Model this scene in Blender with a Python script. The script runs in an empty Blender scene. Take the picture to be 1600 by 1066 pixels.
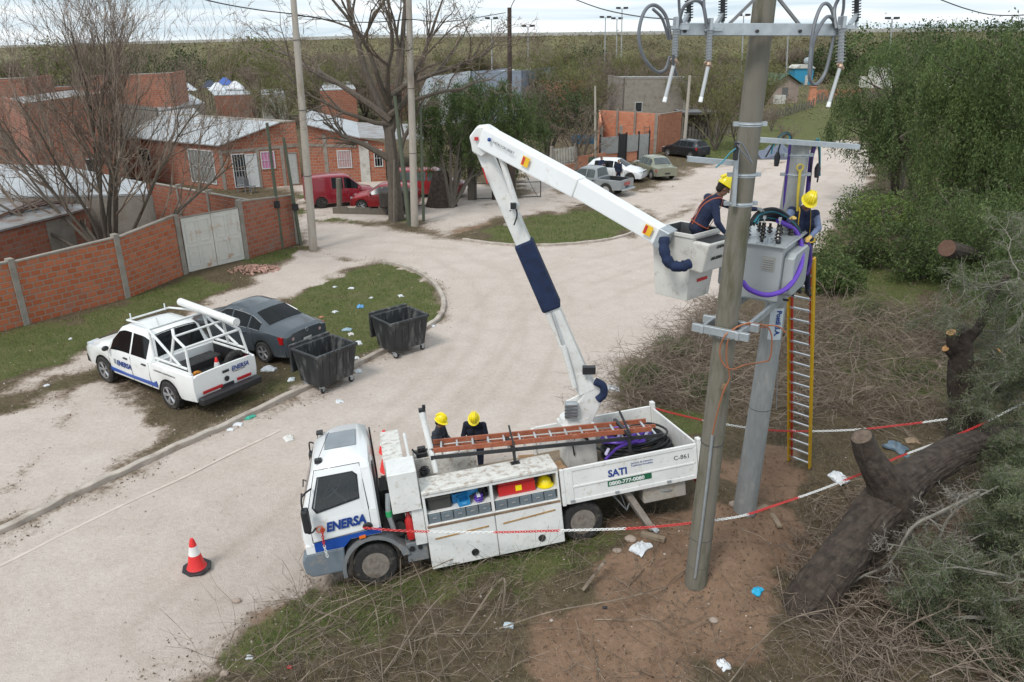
import bpy, bmesh, math, random
import numpy as np
from mathutils import Vector, Matrix, Euler, noise as mnoise
R = math.radians
rnd = random.Random(7)
nr = np.random.default_rng(11)
scene = bpy.context.scene
COL = scene.collection

# ---------------------------------------------------------------- camera
CAM_H = 8.73; FPX = 1180.0; PITCH = R(21.3); ROLL = R(0.4)
_f = Vector((0, math.cos(PITCH), -math.sin(PITCH)))
_u0 = Vector((0, math.sin(PITCH), math.cos(PITCH)))
_r = Vector((1, 0, 0)) * math.cos(ROLL) - _u0 * math.sin(ROLL)
_u = _r.cross(_f)
cam_data = bpy.data.cameras.new('camera')
cam = bpy.data.objects.new('camera', cam_data); COL.objects.link(cam)
cam.matrix_world = Matrix(((_r.x, _u.x, -_f.x, 0), (_r.y, _u.y, -_f.y, 0), (_r.z, _u.z, -_f.z, CAM_H), (0, 0, 0, 1)))
cam_data.sensor_width = 36; cam_data.lens = 36 * FPX / 1600
cam_data.clip_start = 0.1; cam_data.clip_end = 20000
scene.camera = cam
# ---------------------------------------------------------------- light
SUN_EL = R(52); SUN_AZ = R(215)     # azimuth of the sun measured clockwise from +Y
sd = bpy.data.lights.new('sun', 'SUN'); sd.energy = 1.6; sd.angle = R(14); sd.color = (1.0, 0.97, 0.92)
sun = bpy.data.objects.new('sun', sd); COL.objects.link(sun)
sv = Vector((math.sin(SUN_AZ) * math.cos(SUN_EL), math.cos(SUN_AZ) * math.cos(SUN_EL), math.sin(SUN_EL)))
sun.rotation_euler = sv.to_track_quat('Z', 'Y').to_euler()
world = bpy.data.worlds.new('World'); scene.world = world; world.use_nodes = True
wn = world.node_tree; wn.nodes.clear()
def wnode(t, **k):
    n = wn.nodes.new(t)
    for a, b in k.items(): setattr(n, a, b)
    return n
_out = wnode('ShaderNodeOutputWorld'); _bg = wnode('ShaderNodeBackground')
_sky = wnode('ShaderNodeTexSky', sky_type='NISHITA', sun_disc=False, sun_elevation=SUN_EL, sun_rotation=SUN_AZ, air_density=1.0, dust_density=2.0)
_tc = wnode('ShaderNodeTexCoord'); _mp = wnode('ShaderNodeMapping')
_mp.inputs['Scale'].default_value = (1.2, 1.2, 26.0)
_nz = wnode('ShaderNodeTexNoise'); _nz.inputs['Scale'].default_value = 2.6; _nz.inputs['Detail'].default_value = 7; _nz.inputs['Distortion'].default_value = 0.6
_rp = wnode('ShaderNodeValToRGB')
_rp.color_ramp.elements[0].position = 0.36; _rp.color_ramp.elements[0].color = (5.0, 6.1, 6.9, 1)
_rp.color_ramp.elements[1].position = 0.62; _rp.color_ramp.elements[1].color = (8.3, 8.8, 9.1, 1)
_mx = wnode('ShaderNodeMixRGB'); _mx.inputs['Fac'].default_value = 0.9
L_ = wn.links.new
L_(_tc.outputs['Generated'], _mp.inputs['Vector']); L_(_mp.outputs[0], _nz.inputs['Vector']); L_(_nz.outputs['Fac'], _rp.inputs[0])
L_(_sky.outputs[0], _mx.inputs[1]); L_(_rp.outputs[0], _mx.inputs[2]); L_(_mx.outputs[0], _bg.inputs['Color'])
_bg.inputs['Strength'].default_value = 0.105
L_(_bg.outputs[0], _out.inputs[0])
scene.view_settings.view_transform = 'Standard'; scene.view_settings.look = 'None'
scene.view_settings.exposure = 0.38; scene.view_settings.gamma = 1.0

# ---------------------------------------------------------------- places on the ground seen from the drone
TRY, TRP, TRR = -2.923, 0.079, 0.136                      # the truck stands tilted on the verge
TRUCK_O = Vector((-2.559, 11.758, -0.147))
TRUCK_M = Matrix.Translation(TRUCK_O) @ Matrix.Rotation(TRY, 4, 'Z') @ Matrix.Rotation(TRP, 4, 'Y') @ Matrix.Rotation(TRR, 4, 'X')
_ti = TRUCK_M.inverted(); _n = TRUCK_M.to_3x3() @ Vector((0, 0, 1))
def truck_ground(x, y):
    z = TRUCK_O.z - (_n.x * (x - TRUCK_O.x) + _n.y * (y - TRUCK_O.y)) / _n.z
    c, s = math.cos(TRY), math.sin(TRY)
    lx = (x - TRUCK_O.x) * c + (y - TRUCK_O.y) * s; ly = -(x - TRUCK_O.x) * s + (y - TRUCK_O.y) * c
    dx = np.maximum(0, np.maximum(lx - 1.1, -6.2 - lx)); dy = np.maximum(0, np.abs(ly) - 1.3)
    d = np.sqrt(dx * dx + dy * dy); w = np.clip(1 - d / 3.0, 0, 1); w = w * w * (3 - 2 * w)
    return w * np.clip(z, -.32, .42)
def hgt(x, y):
    x = np.asarray(x, float); y = np.asarray(y, float)
    h = truck_ground(x, y)
    # rough verge on the right, nearly flat elsewhere
    rough = np.clip((x - 0.25 * (y - 11) - 1.0) / 3.0, 0, 1) * np.clip((40 - y) / 20, 0, 1)
    h = h + rough * 0.10 * (np.sin(x * 1.9 + 0.7 * y) * np.cos(y * 1.3 - .4 * x) + .5 * np.sin(3.1 * x - 2.2 * y + 1))
    h = h + 0.012 * np.sin(x * .8 + 1.3) * np.sin(y * .7)
    # gentle mound of red soil round the ladder foot, low gully to the right of the poles
    h = h + .22 * np.exp(-((x - 6.2) ** 2 + (y - 14.3) ** 2) / 1.2) - .30 * np.exp(-((x - 6.4) ** 2 / 2.5 + (y - 11.6) ** 2 / 3.0))
    return h
def _ray(px, py): return (_f * FPX + _r * (px - 800) + _u * (533 - py))
def GZ(px, py, z=0.0):
    d = _ray(px, py); t = (z - CAM_H) / d.z
    return Vector((d.x * t, d.y * t, z))
def G(px, py):
    q = GZ(px, py, 0)
    for _ in range(6): q = GZ(px, py, float(hgt(q.x, q.y)))
    return q
def AT(px, py, Y):
    d = _ray(px, py); t = Y / d.y
    return Vector((d.x * t, Y, CAM_H + d.z * t))

# ---------------------------------------------------------------- materials
MATS = {}
def nodemat(name):
    m = bpy.data.materials.new(name); m.use_nodes = True
    nt = m.node_tree; b = nt.nodes['Principled BSDF']
    return m, nt, b
def mat(name, col=(.5, .5, .5), rough=.6, metal=0.0, var=.12, scale=6.0, bump=0.0, dirt=None, dirt_amt=.0, dscale=3.0, coat=0.0, detail=5, spec=None, stretch=None):
    if name in MATS: return MATS[name]
    m, nt, b = nodemat(name); N = nt.nodes.new; L = nt.links.new
    tc = N('ShaderNodeTexCoord'); src = tc.outputs['Object']
    if stretch:
        mp = N('ShaderNodeMapping'); mp.inputs['Scale'].default_value = stretch; L(src, mp.inputs[0]); src = mp.outputs[0]
    nz = N('ShaderNodeTexNoise'); nz.inputs['Scale'].default_value = scale; nz.inputs['Detail'].default_value = detail; L(src, nz.inputs['Vector'])
    rp = N('ShaderNodeValToRGB'); rp.color_ramp.elements[0].position = .3; rp.color_ramp.elements[1].position = .7
    rp.color_ramp.elements[0].color = tuple(c * (1 - var) for c in col) + (1,)
    rp.color_ramp.elements[1].color = tuple(min(1, c * (1 + var)) for c in col) + (1,)
    L(nz.outputs['Fac'], rp.inputs[0]); o = rp.outputs[0]
    if dirt:
        n2 = N('ShaderNodeTexNoise'); n2.inputs['Scale'].default_value = dscale; n2.inputs['Detail'].default_value = 9; n2.inputs['Roughness'].default_value = .7
        L(src, n2.inputs['Vector'])
        r2 = N('ShaderNodeValToRGB'); r2.color_ramp.elements[0].position = .62 - dirt_amt * .3; r2.color_ramp.elements[1].position = .70 - dirt_amt * .2 + .06
        L(n2.outputs['Fac'], r2.inputs[0])
        mx = N('ShaderNodeMixRGB'); mx.inputs[2].default_value = tuple(dirt) + (1,)
        L(r2.outputs[0], mx.inputs[0]); L(o, mx.inputs[1]); o = mx.outputs[0]
    L(o, b.inputs['Base Color'])
    b.inputs['Roughness'].default_value = rough; b.inputs['Metallic'].default_value = metal
    if coat: b.inputs['Coat Weight'].default_value = coat
    if spec is not None: b.inputs['Specular IOR Level'].default_value = spec
    if bump:
        bp = N('ShaderNodeBump'); bp.inputs['Strength'].default_value = bump; bp.inputs['Distance'].default_value = .02
        n3 = N('ShaderNodeTexNoise'); n3.inputs['Scale'].default_value = scale * 3; n3.inputs['Detail'].default_value = 6; L(src, n3.inputs['Vector'])
        L(n3.outputs['Fac'], bp.inputs['Height']); L(bp.outputs[0], b.inputs['Normal'])
    MATS[name] = m; return m
def brickmat(name, c1, c2, mortar, bw=.33, bh=.19, ms=.022, dirt=(.25, .2, .17), da=.3):
    if name in MATS: return MATS[name]
    m, nt, b = nodemat(name); N = nt.nodes.new; L = nt.links.new
    tc = N('ShaderNodeTexCoord'); sp = N('ShaderNodeSeparateXYZ'); L(tc.outputs['Object'], sp.inputs[0])
    ad = N('ShaderNodeMath'); ad.operation = 'ADD'; L(sp.outputs[0], ad.inputs[0]); L(sp.outputs[1], ad.inputs[1])
    wob = N('ShaderNodeTexNoise'); wob.inputs['Scale'].default_value = 3; L(tc.outputs['Object'], wob.inputs['Vector'])
    wm = N('ShaderNodeMath'); wm.operation = 'MULTIPLY_ADD'; wm.inputs[1].default_value = .035; L(wob.outputs['Fac'], wm.inputs[0]); L(sp.outputs[2], wm.inputs[2])
    cb = N('ShaderNodeCombineXYZ'); L(ad.outputs[0], cb.inputs[0]); L(wm.outputs[0], cb.inputs[1])
    bt = N('ShaderNodeTexBrick'); bt.inputs['Scale'].default_value = 1; bt.inputs['Brick Width'].default_value = bw; bt.inputs['Row Height'].default_value = bh
    bt.inputs['Mortar Size'].default_value = ms; bt.inputs['Mortar Smooth'].default_value = .3; bt.inputs['Bias'].default_value = 0
    bt.inputs['Color1'].default_value = c1 + (1,); bt.inputs['Color2'].default_value = c2 + (1,); bt.inputs['Mortar'].default_value = mortar + (1,)
    L(cb.outputs[0], bt.inputs['Vector'])
    n2 = N('ShaderNodeTexNoise'); n2.inputs['Scale'].default_value = 1.1; n2.inputs['Detail'].default_value = 8; n2.inputs['Roughness'].default_value = .7; L(tc.outputs['Object'], n2.inputs['Vector'])
    r2 = N('ShaderNodeValToRGB'); r2.color_ramp.elements[0].position = .5; r2.color_ramp.elements[1].position = .8; L(n2.outputs['Fac'], r2.inputs[0])
    mu = N('ShaderNodeMath'); mu.operation = 'MULTIPLY'; mu.inputs[1].default_value = da * 2; mu.use_clamp = True; L(r2.outputs[0], mu.inputs[0])
    mx = N('ShaderNodeMixRGB'); mx.inputs[2].default_value = dirt + (1,); L(mu.outputs[0], mx.inputs[0]); L(bt.outputs['Color'], mx.inputs[1])
    L(mx.outputs[0], b.inputs['Base Color']); b.inputs['Roughness'].default_value = .9
    bp = N('ShaderNodeBump'); bp.inputs['Strength'].default_value = .6; bp.inputs['Distance'].default_value = .02; bp.invert = True
    L(bt.outputs['Fac'], bp.inputs['Height']); L(bp.outputs[0], b.inputs['Normal'])
    MATS[name] = m; return m
def leafmat(name, c1, c2, rough=.55, trans=.25):
    if name in MATS: return MATS[name]
    m, nt, b = nodemat(name); N = nt.nodes.new; L = nt.links.new
    at = N('ShaderNodeAttribute'); at.attribute_name = 'v'
    rp = N('ShaderNodeValToRGB'); rp.color_ramp.elements[0].color = c1 + (1,); rp.color_ramp.elements[1].color = c2 + (1,)
    L(at.outputs['Fac'], rp.inputs[0]); L(rp.outputs[0], b.inputs['Base Color']); b.inputs['Roughness'].default_value = rough
    b.inputs['Specular IOR Level'].default_value = .25
    if trans:
        tr = N('ShaderNodeBsdfTranslucent'); L(rp.outputs[0], tr.inputs[0]); ms = N('ShaderNodeMixShader'); ms.inputs[0].default_value = trans
        L(b.outputs[0], ms.inputs[1]); L(tr.outputs[0], ms.inputs[2]); L(ms.outputs[0], nt.nodes['Material Output'].inputs[0])
    MATS[name] = m; return m
def corrmat(name, col, col2, axis=0, freq=22.0, rust=(.2, .09, .05), ra=.3, rough=.45, metal=.35):
    if name in MATS: return MATS[name]
    m = mat(name, col, rough, metal, .1, 2.5, 0, rust, ra, 1.3); nt = m.node_tree; b = nt.nodes['Principled BSDF']; N = nt.nodes.new; L = nt.links.new
    tc = N('ShaderNodeTexCoord'); wv = N('ShaderNodeTexWave'); wv.bands_direction = 'XYZ'[axis]; wv.inputs['Scale'].default_value = freq / 6.28; L(tc.outputs['Object'], wv.inputs['Vector'])
    bp = N('ShaderNodeBump'); bp.inputs['Strength'].default_value = .5; bp.inputs['Distance'].default_value = .02
    L(wv.outputs['Fac'], bp.inputs['Height']); L(bp.outputs[0], b.inputs['Normal'])
    src = b.inputs['Base Color'].links[0].from_socket
    mx = N('ShaderNodeMixRGB'); mx.inputs[2].default_value = col2 + (1,)
    mu = N('ShaderNodeMath'); mu.operation = 'MULTIPLY'; mu.inputs[1].default_value = .35; L(wv.outputs['Fac'], mu.inputs[0]); L(mu.outputs[0], mx.inputs[0]); L(src, mx.inputs[1]); L(mx.outputs[0], b.inputs['Base Color'])
    return m

# ---------------------------------------------------------------- mesh builder
class MB:
    def __init__(s): s.v = []; s.f = []; s.m = []; s.k = 0; s.T = Matrix.Identity(4); s.id = True
    def tf(s, M=None): s.T = M if M is not None else Matrix.Identity(4); s.id = M is None; return s
    def mi(s, k): s.k = k; return s
    def _a(s, vs, fs):
        b = len(s.v)
        if s.id: s.v.extend([tuple(p) for p in vs])
        else: s.v.extend([tuple(s.T @ Vector(p)) for p in vs])
        for f in fs: s.f.append(tuple(i + b for i in f)); s.m.append(s.k)
        return s
    def hexa(s, p):  # 4 bottom (ccw) + 4 top
        return s._a(p, [(3, 2, 1, 0), (4, 5, 6, 7), (0, 1, 5, 4), (1, 2, 6, 5), (2, 3, 7, 6), (3, 0, 4, 7)])
    def box(s, x0, x1, y0, y1, z0, z1):
        return s.hexa([(x0, y0, z0), (x1, y0, z0), (x1, y1, z0), (x0, y1, z0), (x0, y0, z1), (x1, y0, z1), (x1, y1, z1), (x0, y1, z1)])
    def cbox(s, c, d): return s.box(c[0] - d[0] / 2, c[0] + d[0] / 2, c[1] - d[1] / 2, c[1] + d[1] / 2, c[2] - d[2] / 2, c[2] + d[2] / 2)
    def taper(s, c, b, t, z0, z1):  # tapered box centred at c=(x,y), bottom size b, top size t
        x, y = c; a = b[0] / 2; d = b[1] / 2; e = t[0] / 2; g = t[1] / 2
        return s.hexa([(x - a, y - d, z0), (x + a, y - d, z0), (x + a, y + d, z0), (x - a, y + d, z0), (x - e, y - g, z1), (x + e, y - g, z1), (x + e, y + g, z1), (x - e, y + g, z1)])
    def quad(s, a, b, c, d): return s._a([a, b, c, d], [(0, 1, 2, 3)])
    def prism(s, pts, axis, a, b):  # 2d outline swept along an axis from a to b
        def P(u, v, w): return {'x': (w, u, v), 'y': (u, w, v), 'z': (u, v, w)}[axis]
        n = len(pts); vs = [P(u, v, a) for u, v in pts] + [P(u, v, b) for u, v in pts]
        fs = [tuple(range(n - 1, -1, -1)), tuple(range(n, 2 * n))] + [(i, (i + 1) % n, n + (i + 1) % n, n + i) for i in range(n)]
        return s._a(vs, fs)
    def tube(s, pts, r, n=8, cap=True, flat=1.0):
        pts = [Vector(p) for p in pts]; k = len(pts)
        rs = r if isinstance(r, (list, tuple)) else [r] * k
        if len(rs) == 2 and k > 2: rs = [rs[0] + (rs[1] - rs[0]) * i / (k - 1) for i in range(k)]
        t0 = (pts[1] - pts[0]).normalized(); a = Vector((0, 0, 1)) if abs(t0.z) < .9 else Vector((1, 0, 0))
        x = t0.cross(a).normalized(); vs = []
        for i, p in enumerate(pts):
            t = (pts[min(i + 1, k - 1)] - pts[max(i - 1, 0)])
            if t.length < 1e-9: t = t0
            t = t.normalized(); x = (x - t * x.dot(t))
            x = x.normalized() if x.length > 1e-6 else t.orthogonal().normalized()
            y = t.cross(x)
            for j in range(n):
                an = 2 * math.pi * j / n; vs.append(p + x * (math.cos(an) * rs[i]) + y * (math.sin(an) * rs[i] * flat))
        fs = []
        for i in range(k - 1):
            for j in range(n): fs.append((i * n + j, i * n + (j + 1) % n, (i + 1) * n + (j + 1) % n, (i + 1) * n + j))
        if cap: fs.append(tuple(range(n - 1, -1, -1))); fs.append(tuple((k - 1) * n + j for j in range(n)))
        return s._a(vs, fs)
    def cyl(s, a, b, r, r2=None, n=12): return s.tube([a, b], [r, r if r2 is None else r2], n)
    def lathe(s, prof, c=(0, 0, 0), ax='z', n=16, sq=(1, 1), cap=True):  # prof: (radius, height)
        vs = []
        for r_, h in prof:
            for j in range(n):
                an = 2 * math.pi * j / n; a = math.cos(an) * r_ * sq[0]; b = math.sin(an) * r_ * sq[1]
                p = {'z': (a, b, h), 'y': (a, h, b), 'x': (h, a, b)}[ax]; vs.append((c[0] + p[0], c[1] + p[1], c[2] + p[2]))
        fs = []
        for i in range(len(prof) - 1):
            for j in range(n): fs.append((i * n + j, i * n + (j + 1) % n, (i + 1) * n + (j + 1) % n, (i + 1) * n + j))
        if cap: fs.append(tuple(range(n - 1, -1, -1))); fs.append(tuple((len(prof) - 1) * n + j for j in range(n)))
        return s._a(vs, fs)
    def ball(s, c, r, n=12):
        if not isinstance(r, (tuple, list)): r = (r, r, r)
        k = max(4, n // 2); pr = [(math.sin(math.pi * i / k), -math.cos(math.pi * i / k)) for i in range(k + 1)]
        pr[0] = (.02, -1); pr[-1] = (.02, 1); vs = []; 
        for a, h in pr:
            for j in range(n): an = 2 * math.pi * j / n; vs.append((c[0] + r[0] * a * math.cos(an), c[1] + r[1] * a * math.sin(an), c[2] + r[2] * h))
        fs = [(i * n + j, i * n + (j + 1) % n, (i + 1) * n + (j + 1) % n, (i + 1) * n + j) for i in range(k) for j in range(n)]
        fs += [tuple(range(n - 1, -1, -1)), tuple(k * n + j for j in range(n))]
        return s._a(vs, fs)
    def torus(s, c, R_, r, ax='z', n=20, k=8):
        vs = []; fs = []
        for i in range(n):
            a = 2 * math.pi * i / n
            for j in range(k):
                b = 2 * math.pi * j / k; q = R_ + r * math.cos(b); x, y, z = q * math.cos(a), q * math.sin(a), r * math.sin(b)
                p = {'z': (x, y, z), 'y': (x, z, y), 'x': (z, x, y)}[ax]; vs.append((c[0] + p[0], c[1] + p[1], c[2] + p[2]))
        for i in range(n):
            for j in range(k): fs.append((i * k + j, ((i + 1) % n) * k + j, ((i + 1) % n) * k + (j + 1) % k, i * k + (j + 1) % k))
        return s._a(vs, fs)
    def frame(s, x0, x1, z0, z1, t, y0, y1):  # picture frame in the xz plane
        s.box(x0, x1, y0, y1, z0, z0 + t); s.box(x0, x1, y0, y1, z1 - t, z1); s.box(x0, x0 + t, y0, y1, z0 + t, z1 - t); s.box(x1 - t, x1, y0, y1, z0 + t, z1 - t); return s
    def build(s, name, mats, parent=None, smooth=False, bevel=0, loc=None, seg=1):
        me = bpy.data.meshes.new(name); me.from_pydata(s.v, [], s.f)
        if not isinstance(mats, (list, tuple)): mats = [mats]
        for m in mats: me.materials.append(m)
        if len(mats) > 1: me.polygons.foreach_set('material_index', s.m)
        bm = bmesh.new(); bm.from_mesh(me); bmesh.ops.recalc_face_normals(bm, faces=bm.faces); bm.to_mesh(me); bm.free()
        o = bpy.data.objects.new(name, me); COL.objects.link(o)
        if smooth:
            me.polygons.foreach_set('use_smooth', [True] * len(me.polygons)); me.set_sharp_from_angle(angle=R(40))
        if bevel:
            b = o.modifiers.new('bevel', 'BEVEL'); b.width = bevel; b.segments = seg; b.limit_method = 'ANGLE'; b.angle_limit = R(35)
        if parent: o.parent = parent
        if loc is not None: o.location = loc
        return o
def tag(o, label=None, cat=None, group=None, kind=None):
    if label: o['label'] = label
    if cat: o['category'] = cat
    if group: o['group'] = group
    if kind: o['kind'] = kind
    return o
def thing(name, label, cat, loc=(0, 0, 0), rz=0, group=None, M=None):
    o = bpy.data.objects.new(name, None); COL.objects.link(o); o.empty_display_size = .2
    if M is not None: o.matrix_world = M
    else: o.location = loc; o.rotation_euler = (0, 0, rz)
    return tag(o, label, cat, group)
def copy_tree(o, parent=None):
    c = o.copy(); COL.objects.link(c)
    if parent: c.parent = parent
    for ch in list(o.children): copy_tree(ch, c)
    return c
def bulk(name, verts, faces_n, mats, val=None, parent=None, k=4):
    """mesh from numpy arrays; verts (n*k,3), each face uses k consecutive verts"""
    me = bpy.data.meshes.new(name); nf = faces_n; nv = len(verts)
    me.vertices.add(nv); me.vertices.foreach_set('co', np.asarray(verts, np.float32).ravel())
    me.loops.add(nv); me.loops.foreach_set('vertex_index', np.arange(nv, dtype=np.int32))
    me.polygons.add(nf); me.polygons.foreach_set('loop_start', np.arange(0, nv, k, dtype=np.int32))
    try: me.polygons.foreach_set('loop_total', np.full(nf, k, np.int32))
    except Exception: pass
    me.update(calc_edges=True)
    if val is not None:
        at = me.attributes.new('v', 'FLOAT', 'POINT'); at.data.foreach_set('value', np.repeat(np.asarray(val, np.float32), k))
    for m in (mats if isinstance(mats, (list, tuple)) else [mats]): me.materials.append(m)
    o = bpy.data.objects.new(name, me); COL.objects.link(o)
    if parent: o.parent = parent
    return o
def spline(pts, n=8):
    P = [Vector(p) for p in pts]; P = [P[0] * 2 - P[1]] + P + [P[-1] * 2 - P[-2]]; out = []
    for i in range(1, len(P) - 2):
        for j in range(n):
            t = j / n; a, b, c, d = P[i - 1], P[i], P[i + 1], P[i + 2]
            out.append(.5 * ((2 * b) + (c - a) * t + (2 * a - 5 * b + 4 * c - d) * t * t + (3 * b - a - 3 * c + d) * t ** 3))
    out.append(P[-2]); return out
def text(s, size, m, M, parent=None, name='lettering', bold=.0, shear=0.0, ext=.002, align='LEFT', space=1.0, sx=1.0):
    cu = bpy.data.curves.new('t', 'FONT'); cu.body = s; cu.size = size; cu.offset = bold; cu.shear = shear; cu.extrude = ext; cu.align_x = align; cu.resolution_u = 3; cu.space_character = space
    o = bpy.data.objects.new('t', cu); COL.objects.link(o); dg = bpy.context.evaluated_depsgraph_get(); dg.update()
    me = bpy.data.meshes.new_from_object(o.evaluated_get(dg)); COL.objects.unlink(o); bpy.data.objects.remove(o)
    me.materials.clear(); me.materials.append(m); me.transform(M @ Matrix.Diagonal((sx, 1, 1, 1)))
    q = bpy.data.objects.new(name, me); COL.objects.link(q)
    if parent: q.parent = parent
    return q
def basis(o, x, z):  # matrix with text x axis = x, text up = z
    x = Vector(x).normalized(); z = Vector(z); z = (z - x * z.dot(x)).normalized(); n = x.cross(z)
    return Matrix(((x.x, z.x, n.x, o[0]), (x.y, z.y, n.y, o[1]), (x.z, z.z, n.z, o[2]), (0, 0, 0, 1)))
# ---------------------------------------------------------------- ground
def gp(pts): return np.array([[q.x, q.y] for q in (GZ(a, b) for a, b in pts)])
def sdf(P, x, y):  # signed distance to polygon, negative inside
    d = np.full(x.shape, 1e9); ins = np.zeros(x.shape, bool); n = len(P)
    for i in range(n):
        a = P[i]; b = P[(i + 1) % n]; e = b - a; wx = x - a[0]; wy = y - a[1]
        t = np.clip((wx * e[0] + wy * e[1]) / max(1e-9, (e @ e)), 0, 1); dx = wx - e[0] * t; dy = wy - e[1] * t
        d = np.minimum(d, dx * dx + dy * dy)
        c = ((a[1] > y) != (b[1] > y)) & (x < (b[0] - a[0]) * (y - a[1]) / (b[1] - a[1] + 1e-12) + a[0]); ins ^= c
    d = np.sqrt(d); return np.where(ins, -d, d)
def sdl(P, x, y):
    d = np.full(x.shape, 1e9)
    for i in range(len(P) - 1):
        a = P[i]; b = P[i + 1]; e = b - a; wx = x - a[0]; wy = y - a[1]
        t = np.clip((wx * e[0] + wy * e[1]) / (e @ e), 0, 1); dx = wx - e[0] * t; dy = wy - e[1] * t
        d = np.minimum(d, dx * dx + dy * dy)
    return np.sqrt(d)
def vn(x, y, f, s=0):  # cheap value noise
    x = x * f + s * 17.3; y = y * f + s * 9.1
    xi = np.floor(x).astype(np.int64); yi = np.floor(y).astype(np.int64); u = x - xi; v = y - yi; u = u * u * (3 - 2 * u); v = v * v * (3 - 2 * v)
    def h(a, b):
        n = (a * 374761393 + b * 668265263) & 0x7fffffff; n = ((n ^ (n >> 13)) * 1274126177) & 0x7fffffff; return ((n ^ (n >> 16)) & 0xffff) / 65535.
    return (h(xi, yi) * (1 - u) + h(xi + 1, yi) * u) * (1 - v) + (h(xi, yi + 1) * (1 - u) + h(xi + 1, yi + 1) * u) * v
KERB1 = [(-260, 942), (0, 836), (110, 782), (203, 738), (290, 698), (370, 662), (480, 610), (560, 572), (620, 543), (665, 518), (690, 498), (697, 480), (693, 462), (680, 443), (655, 426), (625, 415), (600, 411)]
KERB2 = [(722, 376), (760, 381), (815, 385), (870, 384), (925, 380), (965, 373), (1000, 362), (1025, 350)]
P_ROAD = gp([(-260, 942), (0, 836), (203, 738), (370, 662), (480, 610), (560, 572), (620, 543), (665, 518), (690, 498), (697, 480), (693, 462), (680, 443), (655, 426), (625, 415), (560, 408), (500, 400), (478, 372), (472, 345), (560, 350), (640, 362), (700, 372), (722, 378), (760, 383), (815, 387), (870, 386), (925, 382), (965, 375), (1000, 364), (1030, 352), (1100, 312), (1180, 272), (1240, 244), (1290, 228), (1310, 218), (1350, 222), (1365, 250), (1350, 290), (1320, 330), (1290, 370), (1260, 420), (1180, 440), (1120, 470), (1060, 510), (1010, 545), (970, 580), (950, 620), (930, 690), (880, 760), (700, 850), (560, 870), (470, 905), (400, 935), (330, 985), (250, 1066), (150, 1180), (-260, 1180)])
P_WALK = [gp(p) for p in ([(-260, 705), (0, 608), (130, 553), (170, 545), (300, 490), (420, 430), (470, 395), (500, 395), (560, 412), (500, 440), (450, 465), (330, 500), (160, 565), (0, 622), (-260, 735)],
    [(-260, 900), (0, 765), (90, 655), (130, 600), (160, 590), (215, 640), (250, 670), (240, 690), (120, 760), (0, 822), (-260, 930)],
    [(-260, 740), (0, 650), (80, 620), (120, 640), (90, 700), (0, 770), (-260, 880)])]
P_YARD = [gp(p) for p in ([(700, 372), (660, 350), (720, 325), (780, 318), (850, 300), (900, 320), (870, 330), (760, 345), (725, 360)],
    [(812, 296), (810, 262), (860, 262), (880, 300), (1000, 300), (1090, 262), (1180, 250), (1250, 240), (1180, 280), (1100, 312), (1030, 350), (1010, 330), (960, 318), (880, 318)],
    [(475, 345), (470, 300), (430, 290), (560, 280), (800, 290), (812, 310), (700, 350), (600, 345)])]
P_GRASS = [gp(p) for p in ([(447, 468), (500, 442), (560, 418), (600, 413), (650, 430), (680, 448), (692, 475), (680, 500), (640, 525), (560, 560), (520, 560), (480, 520)],
    [(0, 520), (100, 505), (200, 470), (300, 432), (360, 445), (300, 470), (250, 480), (170, 535), (80, 570), (0, 600), (-200, 650), (-200, 600)],
    [(380, 408), (440, 388), (470, 384), (460, 396), (430, 412), (390, 420)],
    [(740, 376), (770, 355), (850, 336), (930, 330), (990, 330), (1010, 350), (965, 368), (925, 376), (870, 380), (815, 382)],
    [(455, 335), (475, 320), (480, 300), (600, 335), (640, 345), (560, 348), (480, 342)],
    [(1080, 250), (1090, 215), (1180, 190), (1230, 165), (1330, 155), (1390, 200), (1310, 222), (1260, 236), (1160, 250)],
    [(945, 620), (960, 590), (1000, 570), (1010, 600), (980, 640)],
    [(1010, 650), (1060, 625), (1110, 650), (1120, 680), (1060, 680)],
    [(400, 985), (500, 915), (640, 900), (760, 880), (740, 930), (620, 960), (560, 1010), (420, 1066), (330, 1066)],
    [(810, 880), (900, 850), (950, 870), (880, 920), (820, 960), (770, 950)],
    [(1290, 560), (1400, 540), (1500, 560), (1600, 600), (1500, 640), (1380, 620)],
    [(1280, 480), (1330, 440), (1440, 455), (1480, 500), (1400, 520), (1300, 510)],
    [(1250, 430), (1300, 380), (1420, 400), (1600, 420), (1600, 460), (1340, 450)])]
P_DRYG = [gp(p) for p in ([(100, 690), (250, 672), (330, 640), (400, 600), (470, 560), (560, 560), (520, 590), (370, 655), (280, 695), (215, 728), (160, 720)],
    [(130, 560), (170, 545), (160, 600), (110, 620), (30, 640), (0, 640), (0, 620)], [(1000, 330), (1080, 290), (1100, 270), (1050, 290), (960, 300), (900, 318)], [(-200, 640), (0, 590), (0, 620), (-200, 680)])]
P_RED = [gp(p) for p in ([(1020, 880), (1100, 800), (1180, 790), (1260, 830), (1290, 880), (1230, 940), (1180, 990), (1080, 1066), (1000, 1180), (800, 1180), (790, 1066), (860, 980), (960, 900)],
    [(1100, 770), (1180, 700), (1230, 705), (1280, 730), (1240, 770), (1180, 790)],
    [(930, 850), (1080, 800), (1100, 850), (1000, 880)],
    [(300, 1040), (420, 960), (470, 930), (440, 920), (380, 960), (270, 1050)],
    [(690, 350), (740, 340), (760, 350), (700, 365)])]
P_GUT = gp([(-100, 892), (100, 805), (200, 757), (300, 712), (380, 672), (430, 650), (440, 655), (380, 684), (300, 726), (200, 773), (0, 865), (-100, 905)])
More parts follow.
